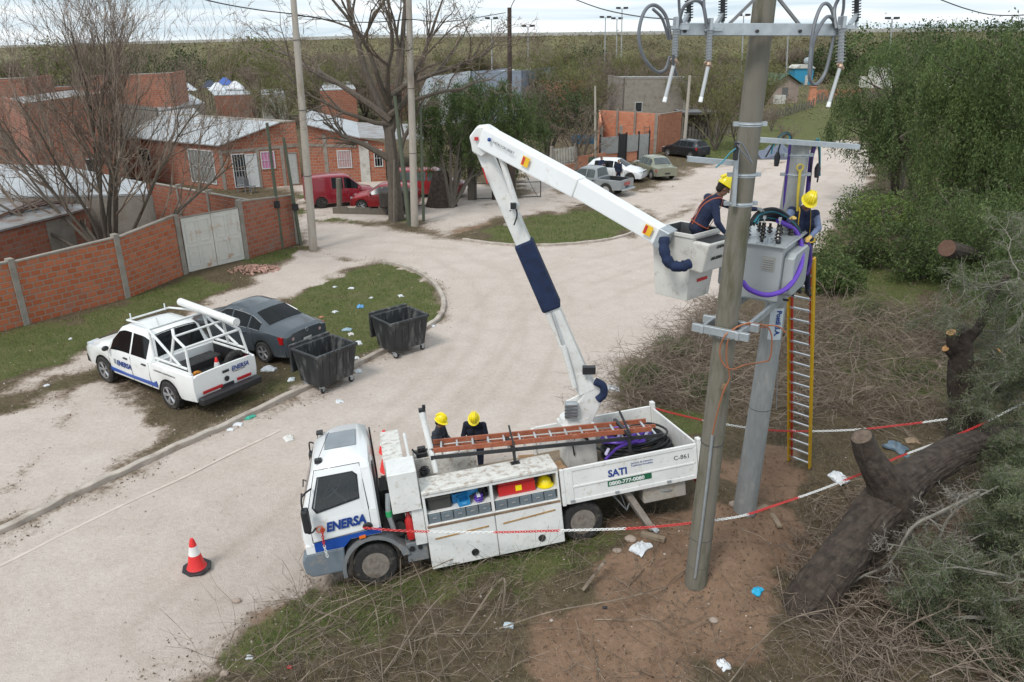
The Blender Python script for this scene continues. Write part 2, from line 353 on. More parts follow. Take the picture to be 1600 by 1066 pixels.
TRK = [gp(p) for p in ([(280, 980), (480, 800), (640, 650), (730, 560), (760, 500), (800, 455), (900, 420), (1010, 395), (1120, 350), (1220, 290), (1300, 245)],
    [(380, 960), (560, 830), (720, 690), (800, 600), (830, 540), (860, 490), (950, 450), (1060, 410), (1180, 340), (1290, 270)],
    [(500, 395), (600, 385), (690, 395), (760, 430), (790, 480), (780, 540), (720, 620), (600, 720)],
    [(500, 385), (620, 372), (720, 385), (820, 420), (860, 470)])]
def edge(d, w, x, y, amp, s): return np.clip(.5 - (d + (vn(x, y, 1.1, s) - .5) * amp * 2 + (vn(x, y, 4.3, s + 3) - .5) * amp) / w, 0, 1)
def masks(x, y):
    pale = edge(sdf(P_ROAD, x, y), 1.5, x, y, .5, 1)
    for i, p in enumerate(P_WALK): pale = np.maximum(pale, edge(sdf(p, x, y), 1.0, x, y, .4, 2 + i))
    for i, p in enumerate(P_YARD): pale = np.maximum(pale, edge(sdf(p, x, y), 1.8, x, y, .8, 6 + i) * .72)
    green = np.zeros_like(x)
    for i, p in enumerate(P_GRASS): green = np.maximum(green, edge(sdf(p, x, y), 1.0, x, y, .5, 10 + i))
    for i, p in enumerate(P_DRYG): green = np.maximum(green, .5 * edge(sdf(p, x, y), 1.2, x, y, .5, 40 + i))
    green = np.maximum(green, np.clip((y - 70) / 20, 0, 1) * .55 * (1 - pale))
    red = np.zeros_like(x)
    for i, p in enumerate(P_RED): red = np.maximum(red, edge(sdf(p, x, y), .9, x, y, .5, 30 + i))
    red = np.maximum(red, .8 * edge(sdf(P_GUT, x, y), .25, x, y, .15, 55))
    tr = np.zeros_like(x)
    for i, p in enumerate(TRK):
        for off in (0, ):
            d = sdl(p, x, y); tr = np.maximum(tr, np.exp(-((d - .75) / .16) ** 2) * (.4 + .6 * vn(x, y, .5, i)))
    green = green * np.clip(.35 + 1.1 * vn(x, y, .55, 71) * .6 + .7 * vn(x, y, 2.1, 72) * .6, 0, 1)
    green = np.maximum(green, edge(sdf(P_GRASS[5], x, y), 1.5, x, y, .6, 15))
    return pale, green * (1 - .9 * (pale > .5)), red, tr * .5
def nonuni():
    ys = [-25.0]
    while ys[-1] < 3.5: ys.append(ys[-1] + 1.5)
    while ys[-1] < 90: ys.append(ys[-1] + max(.09, ys[-1] * .0075))
    while ys[-1] < 9000: ys.append(ys[-1] * 1.06)
    return np.array(ys)
YS = nonuni(); U = np.linspace(-1, 1, 521)
U = np.sign(U) * np.abs(U) ** 1.35
gy, gu = np.meshgrid(YS, U, indexing='ij'); gx = gu * (np.maximum(gy, 0) * 1.25 + 14)
gz = hgt(gx, gy)
pale, green, red, trk = masks(gx, gy)
ny, nx = gx.shape
def gmat():
    m, nt, b = nodemat('earth'); N = nt.nodes.new; L = nt.links.new
    tc = N('ShaderNodeTexCoord'); O = tc.outputs['Object']
    at = N('ShaderNodeAttribute'); at.attribute_name = 'mask'; sp = N('ShaderNodeSeparateColor'); L(at.outputs['Color'], sp.inputs[0])
    def noise(sc, de=6, ro=.6):
        n = N('ShaderNodeTexNoise'); n.inputs['Scale'].default_value = sc; n.inputs['Detail'].default_value = de; n.inputs['Roughness'].default_value = ro; L(O, n.inputs['Vector']); return n.outputs['Fac']
    def ramp(f, stops):
        r = N('ShaderNodeValToRGB'); e = r.color_ramp.elements
        while len(e) < len(stops): e.new(.5)
        for k, (p, c) in enumerate(stops): e[k].position = p; e[k].color = (c if len(c) == 4 else tuple(c) + (1,))
        L(f, r.inputs[0]); return r.outputs[0]
    def mix(f, a, c, t='MIX'):
        x = N('ShaderNodeMixRGB'); x.blend_type = t
        if isinstance(f, float): x.inputs[0].default_value = f
        else: L(f, x.inputs[0])
        L(a, x.inputs[1]); L(c, x.inputs[2]); return x.outputs[0]
    def thr(ch, nf, w=.35, amp=.7):  # mask threshold roughened by noise
        a = N('ShaderNodeMath'); a.operation = 'MULTIPLY_ADD'; L(nf, a.inputs[0]); a.inputs[1].default_value = amp; L(ch, a.inputs[2])
        r = N('ShaderNodeMapRange'); r.interpolation_type = 'SMOOTHSTEP'; L(a.outputs[0], r.inputs[0]); r.inputs[1].default_value = .5 + amp / 2 - w / 2; r.inputs[2].default_value = .5 + amp / 2 + w / 2; return r.outputs[0]
    nf = noise(9, 8, .7); nm = noise(1.3, 6); nl = noise(.25, 4); nff = noise(38, 5, .7)
    scrub = mix(nff, ramp(nm, [(.3, (.06, .045, .028)), (.55, (.11, .082, .052)), (.75, (.17, .13, .088))]), ramp(nf, [(.35, (.07, .06, .03)), (.7, (.22, .17, .115))]))
    far = ramp(nl, [(.35, (.075, .085, .03)), (.65, (.13, .115, .055))])
    grass = mix(nff, ramp(nf, [(.35, (.06, .085, .022)), (.6, (.12, .135, .045)), (.75, (.22, .19, .10))]), ramp(nm, [(.3, (.065, .09, .025)), (.7, (.20, .165, .09))]))
    redc = mix(nff, ramp(nf, [(.3, (.14, .085, .054)), (.7, (.31, .195, .128))]), ramp(nm, [(.3, (.17, .105, .068)), (.7, (.36, .24, .165))]))
    tan = mix(nff, ramp(nf, [(.3, (.20, .15, .11)), (.7, (.38, .30, .235))]), ramp(nm, [(.3, (.24, .18, .135)), (.7, (.42, .34, .275))]))
    palec = mix(nff, ramp(nm, [(.3, (.49, .41, .35)), (.55, (.60, .52, .455)), (.75, (.67, .595, .53))]), ramp(nf, [(.25, (.44, .365, .315)), (.55, (.62, .545, .49)), (.8, (.70, .63, .58))]))
    palec = mix(ramp(nl, [(.4, (0, 0, 0)), (.7, (.35, .35, .35))]), palec, ramp(nf, [(.3, (.42, .34, .285)), (.7, (.52, .43, .37))]))
    # worn wheel tracks, slightly paler band with darker rim
    dk = N('ShaderNodeMixRGB'); dk.blend_type = 'MULTIPLY'; dk.inputs[2].default_value = (.80, .765, .735, 1); L(at.outputs['Alpha'], dk.inputs[0]); L(palec, dk.inputs[1]); palec = dk.outputs[0]
    g = thr(sp.outputs['Green'], nf, .4, .8); r_ = thr(sp.outputs['Blue'], nm, .35, .5); p = thr(sp.outputs['Red'], nf, .45, .9); p0 = thr(sp.outputs['Red'], nm, .5, .35); ad = N('ShaderNodeMath'); ad.operation = 'ADD'; ad.use_clamp = True; ad.inputs[1].default_value = .22; L(sp.outputs['Red'], ad.inputs[0]); p0 = thr(ad.outputs[0], nf, .5, .8)
    c = mix(r_, scrub, redc); c = mix(p0, c, tan); c = mix(p, c, palec); c = mix(g, c, grass)
    # pebbles
    vo = N('ShaderNodeTexVoronoi'); vo.inputs['Scale'].default_value = 16; L(O, vo.inputs['Vector'])
    pe = ramp(vo.outputs['Distance'], [(.05, (1, 1, 1)), (.10, (0, 0, 0))])
    sel = ramp(noise(5, 3), [(.58, (0, 0, 0)), (.64, (.8, .8, .8))]); pm = mix(1.0, pe, sel, 'MULTIPLY')
    c = mix(pm, c, ramp(nf, [(.3, (.30, .25, .21)), (.7, (.55, .50, .45))]))
    L(c, b.inputs['Base Color']); b.inputs['Roughness'].default_value = .95; b.inputs['Specular IOR Level'].default_value = .15
    bp = N('ShaderNodeBump'); bp.inputs['Strength'].default_value = .75; bp.inputs['Distance'].default_value = .05
    s_ = N('ShaderNodeMath'); s_.operation = 'ADD'; L(nf, s_.inputs[0]); L(nff, s_.inputs[1]); L(s_.outputs[0], bp.inputs['Height']); L(bp.outputs[0], b.inputs['Normal'])
    return m
EARTH = gmat()
def region(name, sel):
    ii, jj = np.nonzero(sel); q = np.stack([ii * nx + jj, ii * nx + jj + 1, (ii + 1) * nx + jj + 1, (ii + 1) * nx + jj], 1)
    us, inv = np.unique(q, return_inverse=True); inv = inv.reshape(q.shape)
    me = bpy.data.meshes.new(name); co = np.stack([gx.ravel()[us], gy.ravel()[us], gz.ravel()[us]], 1).astype(np.float32)
    me.vertices.add(len(us)); me.vertices.foreach_set('co', co.ravel())
    me.loops.add(q.size); me.loops.foreach_set('vertex_index', inv.astype(np.int32).ravel())
    me.polygons.add(len(q)); me.polygons.foreach_set('loop_start', np.arange(0, q.size, 4, dtype=np.int32))
    me.update(calc_edges=True); me.polygons.foreach_set('use_smooth', np.ones(len(q), bool))
    a = me.attributes.new('mask', 'FLOAT_COLOR', 'POINT')
    a.data.foreach_set('color', np.stack([pale.ravel()[us], green.ravel()[us], red.ravel()[us], trk.ravel()[us]], 1).astype(np.float32).ravel())
    me.materials.append(EARTH); o = bpy.data.objects.new(name, me); COL.objects.link(o); tag(o, kind='structure'); return o
cx = (gx[:-1, :-1] + gx[1:, 1:]) / 2; cy = (gy[:-1, :-1] + gy[1:, 1:]) / 2
in_road = sdf(P_ROAD, cx, cy) < 0
in_path = np.zeros_like(in_road)
for p in P_WALK[:1]: in_path |= sdf(p, cx, cy) < 0
in_path &= ~in_road
region('road', in_road); region('path', in_path); region('ground', ~(in_road | in_path))
# kerbs
def kerb(name, pts, label, w=.16, h=.13, side=1, m=None):
    P = [GZ(a, b) for a, b in pts]; S = spline(P, 6); mb = MB(); prev = None; vs = []; fs = []
    for i, p in enumerate(S):
        t = (S[min(i + 1, len(S) - 1)] - S[max(i - 1, 0)]).normalized(); n = Vector((-t.y, t.x, 0)) * side
        j = .010 * math.sin(i * 1.7) + .008 * math.sin(i * .6)
        for a, z in ((0, -.1), (j, h + j), (w + j, h + j * .6), (w, -.1)): q = p + n * a; vs.append((q.x, q.y, z + float(hgt(q.x, q.y)) * .5))
    k = len(S)
    for i in range(k - 1):
        for j in range(4): fs.append((i * 4 + j, i * 4 + (j + 1) % 4, (i + 1) * 4 + (j + 1) % 4, (i + 1) * 4 + j))
    fs += [(0, 1, 2, 3), tuple((k - 1) * 4 + j for j in (3, 2, 1, 0))]
    mb._a(vs, fs); o = mb.build(name, m, bevel=.015); return tag(o, label, 'kerb')
M_KERB = mat('kerb concrete', (.42, .37, .32), .9, 0, .2, 3, .3, (.25, .19, .15), .35, 2)
kerb('kerb', KERB1, 'long pale concrete kerb curving round the grassy corner with the dumpsters', m=M_KERB)
kerb('kerb', KERB2, 'short curved concrete kerb along the small grass island beyond the crossing', w=.15, h=.10, m=M_KERB)
M_GUT = mat('gutter concrete', (.54, .465, .41), .9, 0, .12, 4, .2)
P = spline([GZ(a, b) for a, b in [(-260, 1010), (0, 885), (105, 832), (200, 786), (290, 745), (360, 710), (440, 672)]], 5); mb = MB()
for i in range(len(P) - 1):
    t = (P[i + 1] - P[i]).normalized(); n = Vector((-t.y, t.x, 0)) * .035; a, b = P[i], P[i + 1]
    mb.hexa([(*(a - n).xy, -.05), (*(b - n).xy, -.05), (*(b + n).xy, -.05), (*(a + n).xy, -.05), (*(a - n).xy, .012), (*(b - n).xy, .012), (*(b + n).xy, .014), (*(a + n).xy, .014)])
tag(mb.build('gutter_edge', M_GUT), kind='structure')
# far terrain: highway embankment and low hills
M_EMB = mat('embankment grass', (.15, .14, .07), .95, 0, .35, .08, 0, (.085, .07, .04), .5, .05)
def emb(name, path, hh, wd, m):  # long ridge following path with heights
    vs = []; fs = []
    for i, (p, h) in enumerate(zip(path, hh)):
        t = (path[min(i + 1, len(path) - 1)] - path[max(i - 1, 0)]).normalized(); n = Vector((-t.y, t.x, 0))
        for a, z in ((-wd, -1), (-6, h), (6, h), (wd, -1)): q = p + n * a; vs.append((q.x, q.y, z))
    for i in range(len(path) - 1):
        for j in range(3): fs.append((i * 4 + j, i * 4 + j + 1, (i + 1) * 4 + j + 1, (i + 1) * 4 + j))
    return tag(MB()._a(vs, fs).build(name, m), kind='structure')
EP = [Vector(p) for p in ((-900, 900, 0), (-420, 560, 0), (-200, 330, 0), (-40, 250, 0), (60, 230, 0), (150, 240, 0), (330, 300, 0), (700, 420, 0))]
EH = [4, 7.0, 9.5, 11.3, 11.6, 11.8, 12.5, 13]
EPs = spline(EP, 8); EHs = np.interp(np.arange(len(EPs)) / 8., np.arange(len(EH)), EH)
emb('embankment', EPs, EHs, 34, M_EMB)
M_CONC = mat('pale concrete', (.42, .41, .38), .85, 0, .1, .5)
vs = []; fs = []
for i, p in enumerate(EPs):
    t = (EPs[min(i + 1, len(EPs) - 1)] - EPs[max(i - 1, 0)]).normalized(); n = Vector((-t.y, t.x, 0)); h = EHs[i]
    for a, z in ((-6.2, h + .004), (-6.2, h + .9), (-5.9, h + .9), (-5.9, h + .004)): q = p - n * a * 0 + n * a; vs.append((q.x, q.y, z))
for i in range(len(EPs) - 1):
    for j in range(4): fs.append((i * 4 + j, i * 4 + (j + 1) % 4, (i + 1) * 4 + (j + 1) % 4, (i + 1) * 4 + j))
tag(MB()._a(vs, fs).build('highway_barrier', M_CONC), 'long pale concrete parapet along the top of the distant highway embankment', 'barrier')
# ---------------------------------------------------------------- shared materials
WHITE = mat('white paint worn', (.72, .72, .70), .38, 0, .07, 3, 0, (.48, .42, .34), .20, 11, coat=.15)
WHITEC = mat('white paint clean', (.78, .79, .79), .25, 0, .03, 2, 0, (.55, .5, .45), .02, 2, coat=.4)
WTOP = mat('white paint scratched', (.66, .65, .61), .55, 0, .08, 5, .1, (.30, .22, .16), .42, 9)
BLACK = mat('black plastic', (.02, .02, .022), .5, 0, .2)
DARK = mat('dark metal', (.045, .043, .042), .6, .3, .3, 8, .2)
RUBBER = mat('rubber', (.025, .024, .023), .85, 0, .3, 12, .3, (.12, .10, .08), .3, 6)
RIMD = mat('dusty steel rim', (.24, .21, .18), .7, .2, .2, 8, .2, (.12, .09, .07), .4, 6)
ALLOY = mat('alloy', (.55, .56, .58), .35, .7, .05)
GLASS = mat('dark window glass', (.008, .009, .010), .07, 0, .2, 2, spec=.22)
GLASSL = mat('pale window glass', (.09, .105, .11), .2, 0, .3, 1.5, spec=.35)
BLUE = mat('blue stripe', (.012, .07, .34), .35, 0, .06, coat=.3)
TXB = mat('blue lettering', (.012, .05, .24), .4, 0, .02)
GREYP = mat('grey bumper plastic', (.17, .18, .19), .6, 0, .1, 5, 0, (.28, .24, .2), .3, 4)
RED = mat('red paint', (.50, .02, .02), .4, 0, .06, coat=.2)
GALV = mat('galvanised steel', (.42, .45, .47), .45, .55, .12, 9, .05)
NAVY = mat('navy fabric', (.009, .020, .060), .85, 0, .25, 8, .5)
TANG = mat('orange lamp', (.75, .16, .02), .3)
RUST = mat('rusty dirt', (.20, .13, .08), .9, 0, .35, 9, .4)
BINM = mat('grey bin', (.13, .16, .18), .5, 0, .12, 6, 0, (.22, .2, .18), .2, 7)
WOODL = mat('worn board', (.22, .17, .12), .85, 0, .25, 5, .3, stretch=(1, 8, 8))
CARD = mat('cardboard', (.45, .27, .14), .85, 0, .12, 4)
FIBER = mat('orange fibreglass', (.30, .085, .04), .5, 0, .12, 7, 0, (.38, .18, .12), .3, 9)
ALU = mat('aluminium', (.62, .63, .64), .35, .7, .08)
PURPLE = mat('purple cable sheath', (.115, .045, .40), .42, 0, .08)
PURPLED = mat('dark purple hose', (.055, .018, .20), .45, 0, .08)
CABLEK = mat('black cable sheath', (.014, .015, .016), .45, 0, .2)
CABLEG = mat('grey cable sheath', (.28, .29, .31), .5, 0, .1)
TEAL = mat('teal sheath', (.02, .20, .26), .5)
def beam(mb, a, b, w, h, w2=None, h2=None, up=(0, 0, 1)):
    a = Vector(a); b = Vector(b); t = (b - a).normalized(); s = t.cross(Vector(up)).normalized(); u = s.cross(t); w2 = w if w2 is None else w2; h2 = h if h2 is None else h2
    q = [a - s * w / 2 - u * h / 2, a + s * w / 2 - u * h / 2, a + s * w / 2 + u * h / 2, a - s * w / 2 + u * h / 2, b - s * w2 / 2 - u * h2 / 2, b + s * w2 / 2 - u * h2 / 2, b + s * w2 / 2 + u * h2 / 2, b - s * w2 / 2 + u * h2 / 2]
    mb._a(q, [(3, 2, 1, 0), (4, 5, 6, 7), (0, 1, 5, 4), (1, 2, 6, 5), (2, 3, 7, 6), (3, 0, 4, 7)]); return mb
def wheel(parent, c, r, w, rimr=.62, style='steel', side=1, rimmat=None, tyre=RUBBER):
    """axle along y; side=+1 outer face towards +y"""
    x, y, z = c; h = w / 2; t = MB()
    t.lathe([(r * rimr, -h), (r * .93, -h), (r, -h * .7), (r, h * .7), (r * .93, h), (r * rimr, h), (r * (rimr - .03), h * .7)], (0, 0, 0), 'y', 32)
    if r > .3:
        for i in range(40):
            a = 2 * math.pi * i / 40
            t.tf(Matrix.Rotation(a, 4, 'Y')).box(r * .985, r * 1.012, -h * .72, -h * .1, -.018, .018).box(r * .985, r * 1.012, h * .06, h * .72, .012, .046)
        t.tf()
    o = t.build('wheel', tyre, parent, smooth=True, loc=(x, y, z))
    m = MB(); R_ = r * rimr
    f = side * h
    if style == 'steel':
        m.lathe([(R_, f * .95), (R_ * .92, f * .80), (R_ * .80, f * .25), (R_ * .62, f * .18), (R_ * .5, f * .42), (R_ * .3, f * .46), (R_ * .26, f * 1.0), (R_ * .1, f * 1.05)], (0, 0, 0), 'y', 24)
        o2 = m.build('rim', rimmat or RIMD, o, smooth=True)
        k = MB()
        for i in range(8): a = 2 * math.pi * i / 8; k.cyl((math.cos(a) * R_ * .71, f * .12, math.sin(a) * R_ * .71), (math.cos(a) * R_ * .71, f * .26, math.sin(a) * R_ * .71), R_ * .085, n=8)
        k.build('vent_hole', BLACK, o)
    else:
        m.lathe([(R_, f * .98), (R_ * .93, f * .98), (R_ * .90, f * .3), (R_ * .86, f * .3)], (0, 0, 0), 'y', 24, cap=False)
        ns = 5 if style == 'five' else 9
        for i in range(ns):
            a = 2 * math.pi * i / ns
            for off in ((-.13, .13) if style == 'five' else (0,)):
                ca, sa = math.cos(a + off), math.sin(a + off); cb, sb = math.cos(a + off * 1.2), math.sin(a + off * 1.2)
                m.tube([(cb * R_ * .15, f * .72, sb * R_ * .15), (ca * R_ * .9, f * .9, sa * R_ * .9)], R_ * .07, 5)
        m.lathe([(R_ * .22, f * .5), (R_ * .22, f * .85), (R_ * .1, f * .9)], (0, 0, 0), 'y', 12)
        m.build('rim', rimmat or ALLOY, o, smooth=False)
        MB().lathe([(R_ * .9, f * .1), (R_ * .9, f * .28)], (0, 0, 0), 'y', 20).build('brake_disc', BLACK, o)
    return o
def TP(px, py, ax, val):  # point of the photo on a plane of the truck's own frame
    d = _ti.to_3x3() @ _ray(px, py); c = _ti @ Vector((0, 0, CAM_H)); return c + d * ((val - c[ax]) / d[ax])

# ---------------------------------------------------------------- the lift truck
TR = thing('bucket_truck', 'white bucket truck with open side lockers and raised jointed boom parked on the verge', 'truck', M=TRUCK_M)
def cw(z):  # cab half width at a height
    return float(np.interp(z, [.4, .9, 1.45, 2.15, 2.3, 2.38], [1.03, 1.07, 1.07, .95, .90, .80]))
def loft_profile(mb, pts, wf, rows=None):
    n = len(pts); vs = [(x, wf(z), z) for x, z in pts] + [(x, -wf(z), z) for x, z in pts]
    fs = [tuple(range(n)), tuple(range(2 * n - 1, n - 1, -1))] + [(i, (i + 1) % n, n + (i + 1) % n, n + i) for i in range(n)]
    return mb._a(vs, fs)
def side_patch(mb, pts, off, wf, s=1, th=.03):
    n = len(pts); vs = [(x, s * (wf(z) + off), z) for x, z in pts] + [(x, s * (wf(z) + off - th), z) for x, z in pts]
    return mb._a(vs, [tuple(range(n)), tuple(range(2 * n - 1, n - 1, -1))] + [(i, (i + 1) % n, n + (i + 1) % n, n + i) for i in range(n)])
CLEAR = bpy.data.materials.new('clear glass'); CLEAR.use_nodes = True; gtree = CLEAR.node_tree
gmix = gtree.nodes.new('ShaderNodeMixShader'); gtr = gtree.nodes.new('ShaderNodeBsdfTransparent'); ggl = gtree.nodes.new('ShaderNodeBsdfGlossy')
gtr.inputs[0].default_value = (.8, .82, .83, 1); ggl.inputs['Roughness'].default_value = .05; gmix.inputs[0].default_value = .05
gtree.links.new(gtr.outputs[0], gmix.inputs[1]); gtree.links.new(ggl.outputs[0], gmix.inputs[2]); gtree.links.new(gmix.outputs[0], gtree.nodes['Material Output'].inputs[0])
# cab: stacked horizontal rings so that the sides lean in towards the roof
def cab_ring(z):
    xf = float(np.interp(z, [.84, 1.1, 1.45, 2.16, 2.28, 2.36], [1.10, 1.15, 1.09, .82, .74, .55])); xr = float(np.interp(z, [.84, 2.1, 2.28, 2.36], [-.20, -.20, -.16, .0]))
    w = cw(z); c = .10 if z < 2.2 else .16
    return [(xr, -w + .03), (xr + .03, -w), (xf - c * 1.4, -w), (xf - c * .4, -w + c * .7), (xf, -w + c * 2.4), (xf, w - c * 2.4), (xf - c * .4, w - c * .7), (xf - c * 1.4, w), (xr + .03, w), (xr, w - .03)]
mb = MB(); zs = [.98, 1.1, 1.25, 1.45, 1.7, 1.95, 2.16, 2.26, 2.33, 2.375]; vs = []
for z in zs: vs += [(x, y, z) for x, y in cab_ring(z)]
fs = [(i * 10 + j, i * 10 + (j + 1) % 10, (i + 1) * 10 + (j + 1) % 10, (i + 1) * 10 + j) for i in range(len(zs) - 1) for j in range(10)]
fs = [f for k, f in enumerate(fs) if not (k % 10 in (1, 7) and 3 <= k // 10 <= 5)]
fs += [tuple(range(9, -1, -1)), tuple((len(zs) - 1) * 10 + j for j in range(10))]
mb._a(vs, fs)
mb.box(.47, 1.09, -1.06, 1.06, .84, .98)
mb.build('cab', WHITEC, TR, smooth=True)
for s in (1, -1): mb = MB(); side_patch(mb, [(.94, 1.035), (.94, .855), (.46, .855), (.33, .985), (-.19, .985), (-.19, 1.09)], .004, cw, s, .02); mb.build('stripe', BLUE, TR)
GREYL = mat('grey step panel', (.15, .18, .21), .5, 0, .1, 3, 0, (.3, .26, .22), .3, 4)  # clump noise paints light clumps and dark gaps into the leaf colour for depth
mb = MB(); loft_profile(mb, [(.47, .84), (.50, .40), (1.06, .40), (1.17, .50), (1.19, .72), (1.12, .84)], lambda z: 1.065)
mb.build('bumper', GREYL, TR, bevel=.03, seg=2)
# wheel arches and mud guards
for s in (1, -1):
    mb = MB(); k = 14; arc = [(math.cos(a) * .5, .38 + math.sin(a) * .5) for a in [math.pi * (-.06 + i * 1.0 / k) for i in range(k + 1)]]; arc2 = [(x * 1.13, .38 + (z - .38) * 1.13) for x, z in arc]
    arc2 = [(x if x > -.5 else x - .06, z) for x, z in arc2]
    for i in range(k):
        p = [arc[i], arc[i + 1], arc2[i + 1], arc2[i]]
        mb.prism(p, 'y', s * .62, s * 1.085)
    mb.build('mudguard', GREYP, TR)
    mb = MB(); side_patch(mb, [(.19, 1.0), (.19, .955), (.08, .965), (.08, 1.01)], .03, cw, s); mb.build('side_lamp', TANG, TR)
# windscreen, side glass, frames
mb = MB(); wsp = []
for z, yo in ((1.50, .90), (2.12, .80)):
    xf = float(np.interp(z, [1.45, 2.16], [1.09, .82])) + .008; wsp += [(xf - .05, -yo - .04, z), (xf, -yo + .16, z), (xf, yo - .16, z), (xf - .05, yo + .04, z)]
mb._a(wsp, [(0, 1, 5, 4), (1, 2, 6, 5), (2, 3, 7, 6)]); mb.build('windscreen', GLASS, TR, smooth=True)
mb = MB()
for y in (-.5, .12): mb.tube([(1.14, y, 1.42), (1.10, y + .1, 1.6), (1.0, y + .55, 1.75)], .012, 5)
mb.build('wiper', BLACK, TR)
WIN = [(.80, 1.56), (.86, 1.66), (.70, 2.14), (.12, 2.14), (.06, 2.08), (.08, 1.68)]
for s in (1, -1):
    d = MB(); OU = [(.925, 1.06), (.925, 1.58), (.72, 2.24), (0, 2.24), (-.03, 2.1), (-.03, 1.11)]
    for i in range(6): j = (i + 1) % 6; side_patch(d, [OU[i], OU[j], WIN[j], WIN[i]], .006, cw, s, .03)
    g = MB(); side_patch(g, [(-.17, 1.40), (-.02, 1.40), (-.02, 2.2), (-.17, 2.2)], .001, cw, s, .03).build('window_pillar', WHITEC, TR); g = MB(); side_patch(g, [(.90, 1.40), (.975, 1.40), (.70, 2.2), (.66, 2.2)], .001, cw, s, .03); g.build('window_pillar', WHITEC, TR)
    dr = d.build('door', WHITEC, TR, bevel=.006)
    mb = MB(); P_ = [(.95, 1.04), (.95, 1.58), (.735, 2.26), (-.012, 2.26), (-.045, 1.5), (-.045, 1.10)]
    q = [(x, s * (cw(z) + .004), z) for x, z in P_]; mb.tube(q + q[:2], .007, 4, cap=False); mb.build('door_seam', DARK, dr)
    mb = MB(); q = [(x, s * (cw(z) + .008), z) for x, z in WIN]; mb.tube(q + q[:2], .013, 5, cap=False); mb.build('window_seal', BLACK, dr)
    mb = MB(); side_patch(mb, WIN, -.006, cw, s, .006); mb.build('side_window', CLEAR, dr)
    mb = MB(); mb.ball((.02, s * 1.085, 1.16), (.085, .02, .075), 12); mb.build('door_handle', BLACK, dr, smooth=True)
    # mirror on its arm
    mb = MB(); mb.tube(spline([(.82, s * 1.03, 2.0), (.93, s * 1.22, 2.0), (.98, s * 1.30, 1.9), (.98, s * 1.30, 1.4), (.92, s * 1.2, 1.30), (.86, s * 1.06, 1.30)], 4), .016, 6)
    mr = mb.build('mirror_arm', BLACK, TR); mb = MB(); mb.box(.90, 1.02, s * 1.2, s * 1.40, 1.38, 1.78); mb.build('mirror', BLACK, mr, bevel=.035, seg=2)
    mb = MB(); mb.ball((1.09, s * .86, .93), (.06, .17, .075), 12); mb.build('headlight', mat('lamp glass', (.5, .42, .36), .15, 0, .1), TR, smooth=True)
text('ENERSA', .225, TXB, Matrix.Translation((0, 0, 0)) @ basis((.70, 1.092, 1.205), (-1, 0, .045), (0, 0, 1)), TR, bold=.010, shear=.25, space=1.0, sx=.84)
mb = MB(); mb.torus((.80, 1.086, 1.27), .055, .010, 'y', 16, 4).torus((.76, 1.086, 1.25), .035, .008, 'y', 14, 4); mb.build('logo_ring', TANG, TR)
mb = MB(); mb.box(.01, .56, -.42, .36, 2.372, 2.405); mb.build('roof_hatch', mat('hatch grey', (.22, .245, .27), .3, 0, .12, 4), TR, bevel=.03, seg=3)
mb = MB(); mb.box(.60, .72, .62, .74, 2.30, 2.36); mb.tube([(.66, .66, 2.35), (.42, .50, 2.74)], .006, 4); mb.build('antenna', BLACK, TR)
mb = MB(); mb.box(.62, .74, -.74, -.58, 2.33, 2.385); mb.build('roof_vent', BLACK, TR, bevel=.01)
mb = MB()
for s in (1, -1): mb.box(-.235, -.205, s * .78, s * .94, 1.2, 2.2)
mb.box(-.23, -.205, -.9, .9, 1.05, 1.3); mb.build('cab_rear_trim', BLACK, TR)
mb = MB(); mb.torus((0, 0, 0), .21, .016, 'z', 24, 6); mb.tube([(-.2, 0, 0), (.2, 0, 0)], .014, 5); mb.tube([(0, 0, 0), (0, 0, -.4)], .03, 6); st_ = mb.build('steering_wheel', GREYP, TR, smooth=True); st_.location = (.55, .42, 1.66); st_.rotation_euler = (0, R(35), 0)
SEATM = mat('dark seat cloth', (.03, .03, .034), .9)
for y in (.42, -.3): MB().box(-.12, .32, y - .24, y + .24, 1.15, 1.38).prism([(-.14, 1.38), (.02, 1.38), (-.04, 2.0), (-.14, 2.0)], 'y', y - .24, y + .24).build('seat', SEATM, TR, bevel=.03)
MB().box(.72, .93, -.9, .9, 1.0, 1.52).build('dashboard', SEATM, TR, bevel=.03)
MB().box(-.15, .95, -1.0, 1.0, 1.0, 1.04).build('cab_floor', BLACK, TR)
for c, w, st in (((0, .93, .38), .24, 1), ((0, -.93, .38), .24, -1), ((-3.76, .92, .38), .25, 1), ((-3.76, -.92, .38), .25, -1), ((-3.76, .62, .38), .24, 1), ((-3.76, -.62, .38), .24, -1)):
    wheel(TR, c, .385, w, .62, 'steel', st)
# chassis
mb = MB()
for s in (1, -1): mb.box(-6.1, .9, s * .36, s * .44, .55, .80)
for x in (-.9, -2, -3.2, -4.5, -5.6, -6.05): mb.box(x - .04, x + .04, -.358, .358, .57, .78)
mb.cyl((0, -.85, .38), (0, .85, .38), .07); mb.cyl((-3.76, -.85, .38), (-3.76, .85, .38), .09); mb.ball((-3.76, 0, .38), .22)
mb.box(-.62, -.22, -.5, .8, .70, 1.12); mb.cyl((-.5, .2, .9), (-.5, .9, .9), .13); mb.box(-.7, -.25, -.3, .3, 1.121, 1.4)
for i in range(9): mb.tube(spline([(-.25 - .04 * i, .3 + .06 * i, 1.1), (-.4, .75 - .05 * i, 1.25 - .03 * i), (-.6, .6 + .04 * i, 1.0 - .04 * i)], 4), .018, 5)
mb.build('chassis', DARK, TR)
mb = MB(); mb.tube(spline([(-.40, .98, 1.62), (-.36, 1.0, 1.3), (-.40, .98, .95)], 4), .045, 8); mb.build('intake_pipe', GALV, TR, smooth=True)
